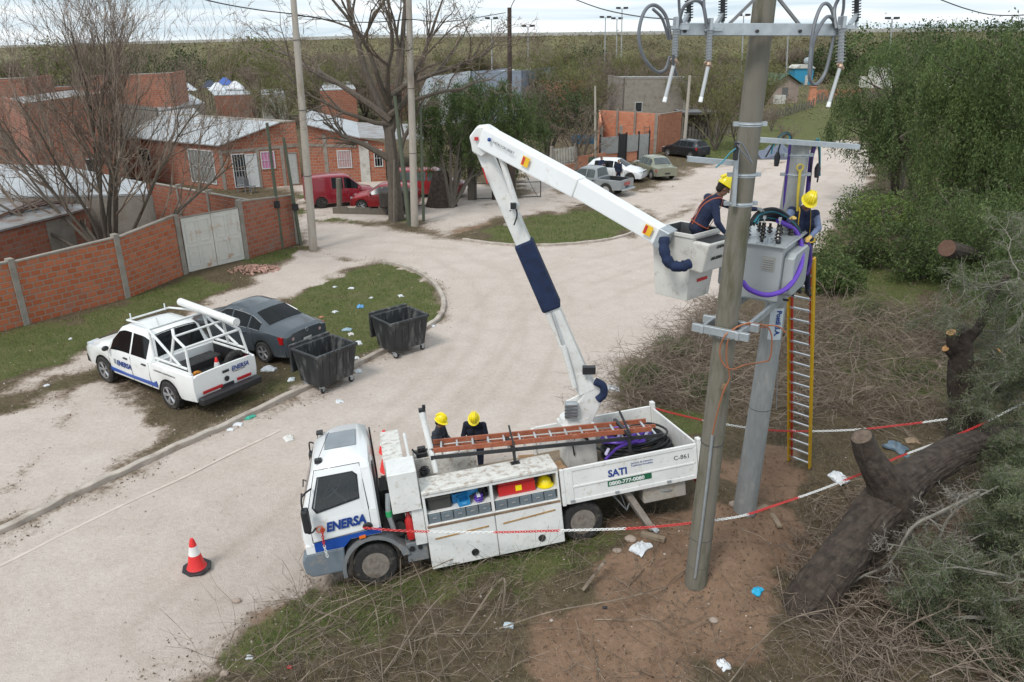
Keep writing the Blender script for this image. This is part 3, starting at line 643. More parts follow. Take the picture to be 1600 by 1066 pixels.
mb = MB(); mb.cyl((-.365, 1.0, 1.22), (-.362, 1.0, 1.32), .055); mb.build('pipe_band', mat('green band', (.03, .35, .12), .5), TR)
mb = MB(); mb.lathe([(.02, .70), (.07, .72), (.075, .78), (.075, 1.08), (.04, 1.16), (.02, 1.22)], (-.68, .98, 0), 'z', 12); mb.build('fire_extinguisher', RED, TR, smooth=True)
mb = MB(); mb.box(-.93, -.56, .72, 1.04, .28, .66); mb.build('battery_box', GREYP, TR, bevel=.02); mb = MB(); mb.cyl((-.66, 1.03, .55), (-.66, 1.06, .55), .05).cyl((-.80, 1.03, .55), (-.80, 1.06, .55), .04); mb.build('battery_cap', BLACK, TR)
# beam and block behind the cab
mb = MB(); mb.box(-.76, -.40, -1.08, .44, 1.62, 2.0); mb.build('headboard', WTOP, TR, bevel=.012)
mb = MB(); mb.box(-.93, -.43, .443, 1.15, 1.30, 2.02); mb.build('corner_locker', WHITE, TR, bevel=.012)
mb = MB(); mb.box(-.943, -.74, .56, 1.10, .62, 1.297); mb.build('locker_side', WHITE, TR, bevel=.01)
mb = MB(); mb.cyl((-.86, -1.0, 1.9), (-.86, .4, 1.9), .035); mb.build('rail_tube', WHITE, TR)
# near side cabinet, open at the top half
CX0, CX1 = -.95, -3.37; yb, yf = .50, 1.12
mb = MB()
mb.box(CX1, CX0, yb, yf + .02, 1.53, 1.59)                       # top
mb.build('cabinet_top', WTOP, TR, bevel=.01)
mb = MB()
mb.box(CX1, CX0, yb, yb + .02, .16, 1.528); mb.box(CX1, CX1 + .04, yb + .021, yf, .16, 1.528); mb.box(CX0 - .05, CX0, yb + .021, yf, .16, 1.528)
mb.box(-2.18, -2.13, yb + .021, yf, .16, 1.528); mb.box(CX1 + .041, -2.181, yb + .021, yf, .93, .965); mb.box(-2.129, CX0 - .051, yb + .021, yf, .93, .965)
mb.box(CX1 + .041, -2.181, yf - .03, yf, 1.47, 1.528); mb.box(-2.129, CX0 - .051, yf - .03, yf, 1.47, 1.528)
mb.build('cabinet', WHITE, TR, bevel=.006)
mb = MB(); mb.box(CX1 + .041, -2.181, yb + .04, yf - .035, 1.15, 1.17); mb.box(-2.129, CX0 - .051, yb + .04, yf - .035, 1.15, 1.17); mb.build('shelf', WHITE, TR)
for x0, x1 in ((-2.15, -.955), (-3.365, -2.165)):
    mb = MB(); mb.box(x0, x1, yf + .004, yf + .035, .13, .92); dr = mb.build('locker_door', WHITE, TR, bevel=.01)
    mb = MB(); xm = x0 + .42; mb.torus((xm, yf + .045, .30), .055, .014, 'y', 16, 6).box(xm - .06, xm + .06, yf + .036, yf + .05, .27, .33); mb.build('latch', BLACK, dr)
    mb = MB(); beam(mb, (x0 + .12, yf + .036, .74 if x0 > -2.5 else .79), (x1 - .12, yf + .036, .70 if x0 > -2.5 else .73), .012, .03); mb.build('rust_streak', mat('tan streak', (.36, .22, .09), .85, 0, .3, 9), dr)
mb = MB(); mb.box(CX1 + .02, CX0 - .02, yf + .006, yf + .045, .921, .95); mb.build('sill_strip', RUST, TR, bevel=.004)
for k in range(5):
    x1 = -1.015 - k * .222
    mb = MB(); mb.box(x1 - .21, x1, .70, yf - .03, .968, 1.135); b_ = mb.build('drawer', BINM, TR, bevel=.008); mb = MB(); mb.box(x1 - .14, x1 - .07, yf - .029, yf - .018, 1.05, 1.065); mb.build('drawer_pull', ALU, b_)
for k in range(5):
    x1 = -2.20 - k * .222
    mb = MB(); mb.box(x1 - .21, x1, .70, yf - .03, .968, 1.135); b_ = mb.build('drawer', BINM, TR, bevel=.008); mb = MB(); mb.box(x1 - .14, x1 - .07, yf - .029, yf - .018, 1.05, 1.065); mb.build('drawer_pull', ALU, b_)
# far side cabinet and open hatch
mb = MB(); mb.box(-2.15, -.95, -1.12, -1.10, .5, 1.50); mb.box(-2.15, -.95, -.62, -.60, .5, 1.50); mb.box(-2.15, -2.13, -1.098, -.622, .5, 1.5); mb.box(-.97, -.95, -1.098, -.622, .5, 1.5); mb.box(-2.128, -.972, -1.098, -.622, .8, .83)
mb.box(-2.12, -.98, -.96, -.625, 1.46, 1.49); mb.build('far_cabinet', WTOP, TR, bevel=.008)
mb = MB(); mb.box(-1.22, -1.0, -.40, .25, 1.0, 1.35); mb.box(-1.20, -1.02, -.36, .2, 1.351, 1.37); mb.build('open_hatch', mat('hatch dirty grey', (.2, .19, .17), .8, 0, .3, 8), TR, bevel=.01)
mb = MB(); mb.box(-3.40, -.95, -1.1, 1.1, .84, .92); mb.build('deck', WOODL, TR)
mb = MB(); mb.tube([(-1.30, .36, 1.58), (-1.22, .22, 2.62)], .055, 12); mb.cyl((-1.222, .22, 2.60), (-1.215, .21, 2.72), .062); ms = mb.build('mast', WHITE, TR, smooth=True)
mb = MB(); mb.box(-1.28, -1.16, .15, .27, 2.72, 2.77); mb.cyl((-1.26, .21, 2.77), (-1.26, .21, 2.83), .03); mb.build('mast_head', BLACK, ms)
# flatbed
mb = MB(); mb.box(-6.02, -3.41, -1.12, 1.08, .84, .93); mb.build('bed_floor', WOODL, TR)
for s, nm in ((1, 'near'), (-1, 'far')):
    mb = MB(); y0, y1 = sorted((s * 1.085, s * 1.12)); mb.box(-6.0, -3.47, y0, y1, .82, 1.51)
    yo = s * 1.135; ya, yb2 = sorted((s * 1.1205, yo))
    for z0, z1 in ((1.44, 1.51), (.82, .90), (1.12, 1.16)): mb.box(-5.97, -3.62, ya, yb2, z0, z1)
    mb.box(-3.62, -3.50, ya, yb2, .82, 1.51); mb.box(-5.995, -5.93, ya, yb2, .901, 1.439)
    pn = mb.build('side_panel', WHITE, TR, bevel=.008)
    mb = MB()
    for x in (-3.56, -4.4, -5.4): mb.box(x - .06, x + .02, *sorted((s * 1.136, s * 1.155)), .86, .90)
    mb.build('panel_catch', GALV, pn)
    mb = MB(); mb.box(-6.09, -6.003, *sorted((s * 1.03, s * 1.16)), .78, 1.60); mb.build('corner_post', WHITE, TR, bevel=.01)
    mb = MB(); mb.box(-3.468, -3.40, *sorted((s * 1.05, s * 1.13)), .80, 1.50); mb.build('front_post', WHITE, TR, bevel=.008)
    mb = MB(); mb.box(-5.78, -4.94, *sorted((s * .70, s * 1.05)), .48, .80); ub = mb.build('under_locker', mat('dusty locker', (.36, .33, .29), .7, 0, .15, 4, 0, (.22, .17, .12), .5, 4), TR, bevel=.02)
    mb = MB(); mb.tube([(-5.5, s * 1.055, .66), (-5.4, s * 1.085, .68), (-5.28, s * 1.055, .68)], .012, 5); mb.build('locker_handle', GALV, ub)
    mb = MB(); mb.tube([(-4.35, s * .95, .8), (-4.62, s * .98, .40), (-4.52, s * .95, .8)], .02, 5); mb.tube([(-4.62, s * .98, .40), (-4.86, s * .9, .8)], .015, 5); mb.build('side_guard', GREYP, TR)
    mb = MB(); mb.box(-6.12, -6.05, *sorted((s * .7, s * 1.0)), .62, .76); mb.build('tail_light', RED, TR)
mb = MB(); mb.box(-6.06, -6.02, -1.02, 1.02, .84, 1.48); mb.build('tailgate', WHITE, TR, bevel=.01)
for s in (1, -1):
    y = .88 if s > 0 else -.95; bz = .0 if s > 0 else .1
    mb = MB(); beam(mb, (-4.62, s * .9, .80), (-4.98, s * 1.25, .06 + bz), .16, .12, up=(1, 0, 0)); ot = mb.build('outrigger', mat('dusty steel', (.24, .21, .18), .8, .1, .2, 6, .1, (.15, .11, .08), .4, 5), TR, bevel=.01)
    mb = MB(); beam(mb, (-4.90, s * 1.18, .22 + bz), (-5.05, s * 1.32, .02 + bz), .1, .09, up=(1, 0, 0)); mb.build('outrigger_foot', GALV, ot)
text('SATI', .185, TXB, basis((-4.28, 1.122, 1.19), (-1, 0, 0), (0, 0, 1)), TR, bold=.006)
text('Servicio de Atención\nTelefónica Inmediata', .05, TXB, basis((-4.72, 1.122, 1.35), (-1, 0, 0), (0, 0, 1)), TR)
mb = MB(); mb.box(-5.10, -4.26, 1.1205, 1.1245, 1.005, 1.115); pl = mb.build('phone_plate', mat('green plate', (.01, .12, .055), .5, 0, .05), TR)
text('0800-777-0080', .098, WHITEC, basis((-4.285, 1.1265, 1.025), (-1, 0, 0), (0, 0, 1)), pl, bold=.003, sx=1.12)
text('C-861', .12, BLACK, basis((-5.54, 1.122, 1.26), (-1, 0, 0), (0, 0, 1)), TR, sx=1.05)
# pedestal, turret, boom (laid out in world space, stored in the truck's frame)
mb = MB(); mb.box(-4.48, -3.86, -.70, -.10, .93, 1.78); mb.build('pedestal', WHITE, TR, bevel=.02)
mb = MB(); mb.tube(spline([(-4.0, -.07, 1.2), (-3.98, 0, 1.5), (-4.1, .0, 1.62), (-4.25, -.06, 1.55)], 5), .015, 6); mb.cyl((-4.28, -.1, 1.5), (-4.28, -.03, 1.5), .04); mb.build('hydraulic_hose', BLACK, TR)
tb = TRUCK_M @ Vector((-4.22, -.42, 1.78)); up = (TRUCK_M.to_3x3() @ Vector((0, 0, 1))).normalized()
mb = MB().tf(_ti); mb.cyl(tb, tb + up * .10, .36, .34, 28); tr_ = mb.build('turret_ring', WHITE, TR, smooth=True)
SH = AT(910, 590, 13.25); EL = AT(752, 226, 13.45); TIP = AT(1033, 368, 11.45)
view = Vector((0.05, 1, 0)).normalized()
mb = MB().tf(_ti)
q0 = AT(882, 652, 13.2); q1 = AT(884, 632, 13.2); q2 = AT(905, 622, 13.2); q3 = AT(922, 595, 13.2); q4 = AT(941, 600, 13.2); q5 = AT(938, 625, 13.2); q6 = AT(925, 655, 13.2); q7 = AT(905, 662, 13.2)
for off in (-.16, .13):
    P_ = [q0, q1, q2, q3, q4, q5, q6, q7]; vs = [p + view * off for p in P_] + [p + view * (off + .04) for p in P_]
    mb._a(vs, [tuple(range(8)), tuple(range(15, 7, -1))] + [(i, (i + 1) % 8, 8 + (i + 1) % 8, 8 + i) for i in range(8)])
mb.build('turret', WHITE, TR, bevel=.01)
mb = MB().tf(_ti); beam(mb, AT(895, 656, 13.2), AT(932, 606, 13.2), .24, .20, up=view); mb.build('turret_core', WHITE, TR)
mb = MB().tf(_ti); a = AT(884, 636, 13.0)
mb.box(a.x - .02, a.x + .22, a.y - .12, a.y + .02, a.z - .20, a.z + .12); vb = mb.build('valve_block', GALV, TR, bevel=.01)
mb = MB().tf(_ti)
for i in range(4): mb.tube([(a.x - .03, a.y - .14, a.z - .14 + .07 * i), (a.x + .2, a.y - .2, a.z - .10 + .07 * i)], .012, 5)
mb.build('control_lever', BLACK, vb)
mb = MB().tf(_ti); mb.tube(spline([AT(930, 596, 13.0), AT(942, 603, 13.0), AT(943, 616, 13.0), AT(934, 625, 13.0)], 5), .075, 10); mb.build('shoulder_cover', NAVY, TR, smooth=True)
d = (EL - SH); 
mb = MB().tf(_ti); beam(mb, SH, EL, .30, .33, .26, .27, up=view); lb = mb.build('lower_boom', WHITE, TR, bevel=.025, seg=2)
mb = MB().tf(_ti); s0 = SH.lerp(EL, .32); s1 = SH.lerp(EL, .61); beam(mb, s0, s1, .37, .40, .35, .37, up=view)
mb.build('boom_sleeve', NAVY, lb, bevel=.05, seg=2)
mb = MB().tf(_ti); beam(mb, AT(903, 578, 13.28), AT(919, 610, 13.22), .36, .38, up=view); mb.build('boom_knuckle', WHITE, lb, bevel=.03)
mb = MB().tf(_ti); e = AT(918, 580, 13.05); mb.box(e.x - .1, e.x + .14, e.y - .12, e.y, e.z - .02, e.z + .12); mb.build('sensor_box', BLACK, lb)
mb = MB().tf(_ti); mb.tube([AT(898, 605, 13.0), AT(880, 540, 13.05)], .05, 8); mb.build('lift_cylinder', WHITE, lb, smooth=True)
mb = MB().tf(_ti); mb.tube([AT(880, 540, 13.05), AT(862, 488, 13.1)], .03, 8); mb.build('piston_rod', ALU, lb, smooth=True)
mb = MB().tf(_ti); mb.tube([AT(806, 318, 13.05), AT(781, 240, 13.1)], .055, 10); mb.cyl(AT(801, 322, 13.0), AT(806, 322, 13.35), .08); mb.build('tilt_cylinder', WHITE, lb, smooth=True)
mb = MB().tf(_ti); mb.tube(spline([AT(797, 330, 13.1), AT(803, 318, 13.0), AT(808, 335, 13.1), AT(803, 352, 13.1)], 4), .014, 5); mb.box(*[c for p in [AT(802, 322, 13.0)] for c in (p.x - .05, p.x + .05, p.y - .08, p.y, p.z - .04, p.z + .06)]); mb.build('hose_clip', BLACK, lb)
mb = MB().tf(_ti)
P_ = [AT(x, y, 13.2) for x, y in ((736, 225), (733, 214), (744, 199), (762, 197), (778, 207), (768, 235), (752, 246), (738, 238))]
vs = P_ + [p + view * .40 for p in P_]; mb._a(vs, [tuple(range(8)), tuple(range(15, 7, -1))] + [(i, (i + 1) % 8, 8 + (i + 1) % 8, 8 + i) for i in range(8)])
mb.build('elbow', WHITE, TR, bevel=.02)
mid = AT(905, 293, 12.36); EL2 = AT(757, 214, 13.30)
mb = MB().tf(_ti); beam(mb, EL2, mid, .30, .36, .30, .33); ub = mb.build('upper_boom', WHITEC, TR, bevel=.025, seg=2)
mb = MB().tf(_ti); beam(mb, mid - (TIP - mid).normalized() * .05, TIP, .26, .30, .26, .28); mb.build('boom_extension', WHITEC, ub, bevel=.02, seg=2)
nb = (TIP - EL2).normalized(); sdv = nb.cross(Vector((0, 0, 1))).normalized()
for (px, py, Y, sz) in ((1019, 357, 11.53, .13), (829, 251, 12.80, .13)):
    c = AT(px, py, Y); mb = MB().tf(_ti); beam(mb, c + sdv * .165 - nb * .07, c + sdv * .165 + nb * .07, .008, .16); p_ = mb.build('warning_label', mat('yellow label', (.75, .45, .02), .5), ub)
    mb = MB().tf(_ti); beam(mb, c + sdv * .169 - nb * .06, c + sdv * .169 - nb * .015, .006, .13); mb.build('red_field', RED, p_)
c = AT(773, 217, 13.14); mb = MB().tf(_ti); mb.ball(c + sdv * .16, .035, 8); mb.build('round_mark', TXB, ub)
text('HIDROGRUBERT', .06, GREYP, _ti @ basis(AT(779, 222, 13.12) + sdv * .17, nb, Vector((0, 0, 1))), ub, bold=.001)
mb = MB().tf(_ti); c = AT(744, 217, 13.17); mb.box(c.x - .03, c.x + .04, c.y - .01, c.y, c.z - .03, c.z + .03); mb.build('red_reflector', RED, ub)
mb = MB().tf(_ti)
beam(mb, AT(754, 262, 13.18), AT(762, 287, 13.18), .02, .07, up=view); mb.build('red_reflector', RED, lb)
# tip bracket and blue hose cover
mb = MB().tf(_ti); tb2 = TIP + nb * .10; beam(mb, TIP - nb * .02, TIP + nb * .16, .34, .30); mb.cyl(tb2 - sdv * .24, tb2 + sdv * .24, .05); mb.build('tip_bracket', GALV, TR, bevel=.01)
mb = MB().tf(_ti)
sp_ = spline([AT(1038, 372, 11.2), AT(1038, 392, 11.1), AT(1046, 411, 11.05), AT(1062, 417, 11.0), AT(1078, 412, 11.05)], 6)
mb.tube(sp_, [.080 + .005 * math.sin(i * 3.9) + .007 * math.sin(i * 1.3) for i in range(len(sp_))], 10); mb.build('hose_cover', NAVY, TR, smooth=True)
# bucket
BF = AT(1073, 472, 11.22); e1 = Vector((-.46, .44, 0)); e2 = Vector((.48, .42, 0))
BCOL = mat('bucket fibreglass', (.62, .60, .56), .5, 0, .05, 3, 0, (.36, .32, .27), .22, 5)
def ring(o, k, z): # ring grown by k around centre
    c = (e1 + e2) / 2; out = []
    for p in (Vector((0, 0, 0)), e2, e1 + e2, e1): q = c + (p - c) * k; out.append(Vector((o.x + q.x, o.y + q.y, z)))
    return out
BZ0 = BF.z; BZ1 = BF.z + 1.08
mb = MB().tf(_ti)
r0 = ring(BF, .92, BZ0); r1 = ring(BF, 1.13, BZ1); r2 = ring(BF, 1.06, BZ1); r3 = ring(BF, .86, BZ0 + .05); r4 = ring(BF, 1.20, BZ1 - .06); r5 = ring(BF, 1.20, BZ1 + .01); r1b = ring(BF, 1.13, BZ1 - .06)
vs = r0 + r1b + r4 + r5 + r2 + r3; fs = [(3, 2, 1, 0), (20, 21, 22, 23)]
for k in range(5):
    for j in range(4): fs.append((k * 4 + j, k * 4 + (j + 1) % 4, (k + 1) * 4 + (j + 1) % 4, (k + 1) * 4 + j))
mb._a(vs, fs); mb.m[1] = 1; mb.m[18:22] = [1] * 4; BK = mb.build('bucket', [BCOL, mat('bucket liner', (.07, .075, .08), .7, 0, .3, 6)], TR, bevel=.025, seg=2)
bn = (e2.normalized()).cross(Vector((0, 0, 1))); # outward normal of the right front face
c0 = BF + e2 * .10 + bn * .0
mb = MB().tf(_ti)
w2 = e2 * 1.12; o2 = Vector((BF.x, BF.y, 0)) - e2 * .04
def rect(a, out, z, k=0): return [Vector((p.x, p.y, z)) for p in (a + bn * out, a + w2 + bn * out, a + w2 - bn * .02, a - bn * .02)]
b0 = rect(o2 + e2 * .05, .22, BZ0 + .50); b1 = rect(o2, .34, BZ1 - .10)
mb.hexa([*b0, *b1]); mb.build('step_box', BCOL, BK, bevel=.03, seg=2)
mb = MB().tf(_ti); q = (b1[0] + b1[1] + b1[2] + b1[3]) / 4
mb.hexa([*[q + (p - q) * .8 + Vector((0, 0, .002)) for p in b1], *[q + (p - q) * .8 + Vector((0, 0, .012)) for p in b1]]); mb.build('tool_tray', BLACK, BK)
face = o2 + bn * .30; 
tx = e2.normalized(); tu = (b1[0] - b0[0]).normalized(); cpt = b0[0] + (b1[0] - b0[0]) * .80 + tx * .20 + bn * .012
text('CAPACIDAD', .072, DARK, _ti @ basis(cpt, tx, tu), BK, bold=.003); text('MAXIMA 136', .072, DARK, _ti @ basis(b0[0] + (b1[0] - b0[0]) * .42 + tx * .14 + bn * .012, tx, tu), BK, bold=.003)
lo = r0[0]; hi = r1b[0]; tu2 = (hi - lo).normalized(); p = lo + (hi - lo) * .30 + tx * .22 + bn * .012
mb = MB().tf(_ti); beam(mb, p, p + tx * .26, .008, .05); mb.build('red_bar', RED, BK)
text('Hidro', .10, TXB, _ti @ basis(lo + (hi - lo) * .44 + tx * .20 + bn * .014, tx, tu2), BK, bold=.006, shear=.2)
# ladder rack
for (px, py), (qx, qy) in (((805, 724), (790, 664)), ((985, 712), (983, 690))):
    a = TP(px, py, 2, 1.59) if px < 900 else TP(px, py, 1, .95); b = TP(qx, qy, 2, 2.05) if px < 900 else a + Vector((0, -.2, .45))
    mb = MB(); beam(mb, (a.x, a.y, 1.59 if px < 900 else .94), (a.x, a.y, 1.86), .05, .05, up=(1, 0, 0)); beam(mb, (a.x, a.y + .06, 1.86), (a.x, a.y - .75, 1.88), .06, .05); beam(mb, (a.x - .02, a.y - .0, 1.88), (b.x if px < 900 else a.x, a.y - .42, 2.16), .04, .03, up=(1, 0, 0)); mb.box(a.x - .08, a.x + .08, a.y - .06, a.y + .06, 1.59 if px < 900 else .935, 1.61 if px < 900 else .95)
    mb.build('ladder_rack', BLACK, TR)
def ladder(name, label, a, b, wv, w, n, railmat, rungmat, rh=.08, rw=.03, group=None, M=None, rung_r=.016, ext=True, rail2=None):
    """a->b centre line, wv width direction"""
    a = Vector(a); b = Vector(b); wv = Vector(wv).normalized(); t = (b - a); up_ = t.normalized().cross(wv)
    o = thing(name, label, 'ladder', a, 0, group); T = Matrix.Translation(-a)
    for k, s in enumerate((-1, 1)):
        mb = MB().tf(T); beam(mb, a + wv * w / 2 * s, b + wv * w / 2 * s, rw, rh, up=up_); mb.build('rail', railmat if not (rail2 and k) else rail2, o, bevel=.004)
    for i in range(n):
        p = a + t * ((i + .6) / n); mb = MB().tf(T); beam(mb, p - wv * (w / 2 - rw / 2), p + wv * (w / 2 - rw / 2), .034, .03, up=up_); mb.build('rung', rungmat, o)
    for s in (-1, 1):
        mb = MB().tf(T); p = a + wv * w / 2 * s; beam(mb, p - t.normalized() * .03, p + t.normalized() * .02, rw * 1.5, rh * 1.15, up=up_); mb.build('foot', BLACK, o)
    return o
LA = TRUCK_M @ Vector((-1.30, .12, 1.99)); LB = TRUCK_M @ Vector((-5.30, .62, 1.83)); wv = TRUCK_M.to_3x3() @ Vector((.12, 1, 0)); un = TRUCK_M.to_3x3() @ Vector((0, 0, 1))
ladder('ladder', 'orange fibreglass ladder lying on top of the rack of the bucket truck', LA, LB, wv, .42, 14, FIBER, ALU, .09, .035)
ladder('ladder', 'orange ladder lowest in the pair strapped on the truck rack, with a dark rail', LA - un * .12 + (LA - LB) * .00, LB - un * .12 - (LA - LB).normalized() * .18 + wv * .03, wv, .48, 14, FIBER, ALU, .07, .03, rail2=BLACK)
# things carried on the truck
def tthing(name, label, cat, loc, group=None, rz=0):
    M = TRUCK_M @ Matrix.Translation(loc) @ Matrix.Rotation(rz, 4, 'Z'); return thing(name, label, cat, M=M, group=group)
def hat_mb(mb, c=(0, 0, 0), r=.13):
    pr = [(r * 1.02, 0), (r * 1.0, .03), (r * .95, .07), (r * .8, .115), (r * .5, .15), (r * .1, .165)]
    mb.lathe([(a, h) for a, h in pr], c, 'z', 20, (1, 1.15)); mb.lathe([(r * 1.22, -.008), (r * 1.25, .0), (r * 1.02, .012)], (c[0], c[1] + .018, c[2]), 'z', 20, (1, 1.2))
    for x in (-.035, 0, .035): mb.tube(spline([(c[0] + x, c[1] + .12, c[2] + .07), (c[0] + x, c[1] + .06, c[2] + .145), (c[0] + x, c[1] - .05, c[2] + .155), (c[0] + x, c[1] - .13, c[2] + .07)], 4), .012, 5)
    return mb
HATY = mat('yellow hard hat', (.85, .68, .01), .3, 0, .03, coat=.3)
o = tthing('hard_hat', 'yellow hard hat resting on the open locker shelf beside the red toolbox', 'hard hat', (-3.16, .86, 1.19))
hat_mb(MB()).build('shell', HATY, o, smooth=True); MB().torus((0, 0, .012), .115, .010, 'z', 18, 5).build('headband', BLACK, o)
o = tthing('toolbox', 'red steel toolbox on the shelf of the right open locker of the truck', 'toolbox', (-2.66, .88, 1.172))
MB().box(-.30, .37, -.14, .14, 0, .20).build('case', RED, o, bevel=.01); MB().prism([(-.14, .205), (.14, .205), (.10, .27), (-.10, .27)], 'x', -.29, .36).build('lid', RED, o, bevel=.01)
MB().box(-.05, .06, .141, .145, .06, .16).build('sticker', HATY, o); MB().tube([(-.12, 0, .272), (-.1, 0, .31), (.1, 0, .31), (.12, 0, .272)], .012, 6).build('handle', DARK, o)
BB = mat('bright blue plastic', (.02, .22, .48), .45, 0, .08)
for k, (x, y, z, rz, w, d, h, lab) in enumerate(((-1.66, 1.0, 1.172, .1, .20, .17, .13, 'small blue plastic bin at the front edge of the left open locker'), (-1.58, .80, 1.172, .05, .22, .20, .24, 'blue plastic bin with open top standing behind the small one in the locker'), (-1.80, .86, 1.30, .6, .24, .18, .15, 'blue plastic bin tipped on its side in the left open locker'))):
    o = tthing('storage_bin', lab, 'storage bin', (x, y, z), 'blue bins in the open locker', rz)
    mb = MB(); mb.box(-w / 2, w / 2, -d / 2, d / 2, 0, .012); mb.box(-w / 2, -w / 2 + .012, -d / 2, d / 2, .0121, h); mb.box(w / 2 - .012, w / 2, -d / 2, d / 2, .0121, h); mb.box(-w / 2 + .0121, w / 2 - .0121, -d / 2, -d / 2 + .012, .0121, h); mb.box(-w / 2 + .0121, w / 2 - .0121, d / 2 - .012, d / 2, .0121, h * .7)
    mb.build('tub', BB, o); MB().box(-w * .2, w * .2, d / 2, d / 2 + .006, h * .3, h * .5).build('label_slot', mat('pale blue', (.1, .35, .6), .5), o)
o = tthing('tool_case', 'flat blue case lying high at the back of the right locker above the red toolbox', 'case', (-2.42, .74, 1.40)); MB().box(-.2, .2, -.1, .12, 0, .09).build('case', mat('deep blue plastic', (.01, .09, .30), .5), o, bevel=.02, seg=2); MB().box(-.2, .2, .121, .128, -.03, -.005).build('trim', mat('ochre trim', (.5, .3, .02), .5), o)
o = tthing('tool_case', 'long blue case lying across the top of the left open locker', 'case', (-1.90, .72, 1.40)); MB().box(-.16, .18, -.08, .1, 0, .08).build('case', BB, o, bevel=.015); MB().box(-.05, .05, .101, .106, .02, .05).build('clasp', DARK, o)
o = tthing('metal_crate', 'dark grey lidded metal crate standing in the left open locker of the truck', 'crate', (-1.24, .84, 1.172)); MB().box(-.20, .2, -.18, .18, 0, .19).build('crate', mat('dark grey steel', (.06, .06, .055), .6, .3, .15), o, bevel=.01); MB().box(-.21, .21, -.19, .19, .192, .25).build('lid', mat('brownish steel', (.09, .08, .065), .6, .2, .15), o, bevel=.01); MB().torus((0, .19, .27), .03, .006, 'y', 12, 5).build('ring', DARK, o)
o = tthing('tape_roll', 'bundle of purple cable on the shelf of the left open locker', 'cable', (-1.93, 1.0, 1.172)); mb = MB()
for i in range(7): mb.torus((.01 * math.sin(i), .02 * math.cos(i * 2), .03 + .014 * i), .06 + .01 * math.sin(i * 3), .013, 'z', 16, 5)
mb.build('coil', PURPLE, o, smooth=True); MB().box(-.03, .03, -.08, .08, .11, .13).build('tie', WHITEC, o)
o = tthing('hand_tools', 'jumble of black tools beside the blue bins in the left locker', 'tools', (-2.02, .80, 1.172)); mb = MB()
for i in range(8): mb.cyl((rnd.uniform(-.1, .1), rnd.uniform(-.15, .15), rnd.uniform(.02, .2)), (rnd.uniform(-.1, .1), rnd.uniform(-.15, .15), rnd.uniform(.1, .28)), rnd.uniform(.015, .03), n=6)
mb.build('tool', BLACK, o)
o = tthing('pry_bar', 'black angled steel bars stored at the top right of the right locker', 'tools', (-3.1, .82, 1.40)); mb = MB()
for i in range(3): beam(mb, (.26 - .02 * i, -.05 - .04 * i, .08), (-.20, .12 - .05 * i, -.04 + .02 * i), .03, .04)
mb.build('bar', DARK, o)
for k, (x, y, z, rz, sx, sy, sz, lab) in enumerate(((-2.75, .1, .92, .5, .34, .26, .22, 'open cardboard box nearest the standing worker on the truck deck'), (-3.05, -.15, .92, -.3, .3, .3, .30, 'tall cardboard box behind the others on the truck deck'), (-3.55, .35, .93, .2, .36, .26, .26, 'cardboard box wedged beside the boom pedestal'))):
    o = tthing('cardboard_box', lab, 'box', (x, y, z), 'cardboard boxes on the truck', rz); mb = MB()
    mb.box(-sx / 2, sx / 2, -sy / 2, sy / 2, 0, sz * .9).build('carton', CARD, o)
    mb = MB(); mb.quad((-sx / 2, -sy / 2, sz * .9), (sx / 2, -sy / 2, sz * .9), (sx / 2 + .02, -sy / 2 - .12, sz * 1.1), (-sx / 2, -sy / 2 - .12, sz * 1.1)); mb.quad((sx / 2, -sy / 2, sz * .901), (sx / 2, sy / 2, sz * .901), (sx / 2 + .12, sy / 2, sz * 1.05), (sx / 2 + .12, -sy / 2, sz * 1.05)); mb.build('flap', CARD, o)
o = tthing('pipe_fittings', 'heap of dark fittings and hoses on the truck deck behind the long locker', 'tools', (-2.3, .1, .92)); mb = MB()
for i in range(22): p = Vector((rnd.uniform(-.5, .6), rnd.uniform(-.4, .3), rnd.uniform(.03, .2))); mb.cyl(p, p + Vector((rnd.uniform(-.3, .3), rnd.uniform(-.3, .3), rnd.uniform(-.02, .1))), rnd.uniform(.012, .035), n=6)
mb.build('fitting', DARK, o)
o = tthing('hydraulic_pump', 'small black hydraulic pump standing on the far locker of the truck', 'pump', (-1.12, -.72, 1.49)); MB().box(-.12, .1, -.08, .08, 0, .10).box(-.1, .06, -.06, .05, .11, .2).build('body', BLACK, o, bevel=.015); MB().cyl((-.05, .02, .15), (-.2, .1, .15), .02).cyl((.08, 0, .05), (.16, -.06, .16), .018).build('handle', DARK, o)
o = tthing('cable_tangle', 'tangle of black cable in the open hatch behind the cab', 'cable', (-1.11, -.08, 1.38)); mb = MB()
for i in range(10): mb.torus((rnd.uniform(-.02, .02), rnd.uniform(-.12, .12), .02 + .01 * i), rnd.uniform(.05, .09), .010, 'z', 14, 5)
mb.build('loop', CABLEK, o, smooth=True)
def coil(o, R1, R2, n, r, m, h, squash=.8, name='loop'):
    mb = MB()
    for i in range(n):
        a = rnd.uniform(R1, R2); cx, cy = rnd.uniform(-.12, .12), rnd.uniform(-.08, .08); z = .05 + h * i / n
        pts = [(cx + a * math.cos(t) * (1 + .06 * math.sin(3 * t + i)), cy + a * squash * math.sin(t), z + .03 * math.sin(2 * t + i)) for t in np.linspace(0, 2 * math.pi, 26)]
        mb.tube(pts, r, 6)
    return mb.build(name, m, o, smooth=True)
o = tthing('cable_coil', 'large heap of coiled black cable on the rear of the flatbed', 'cable', (-5.30, -.08, .93)); coil(o, .42, .72, 26, .024, CABLEK, .42)
o = tthing('purple_hose_coil', 'bright purple cable coil lying on the black coils on the flatbed', 'cable', (-5.02, .05, 1.42)); mb = MB()
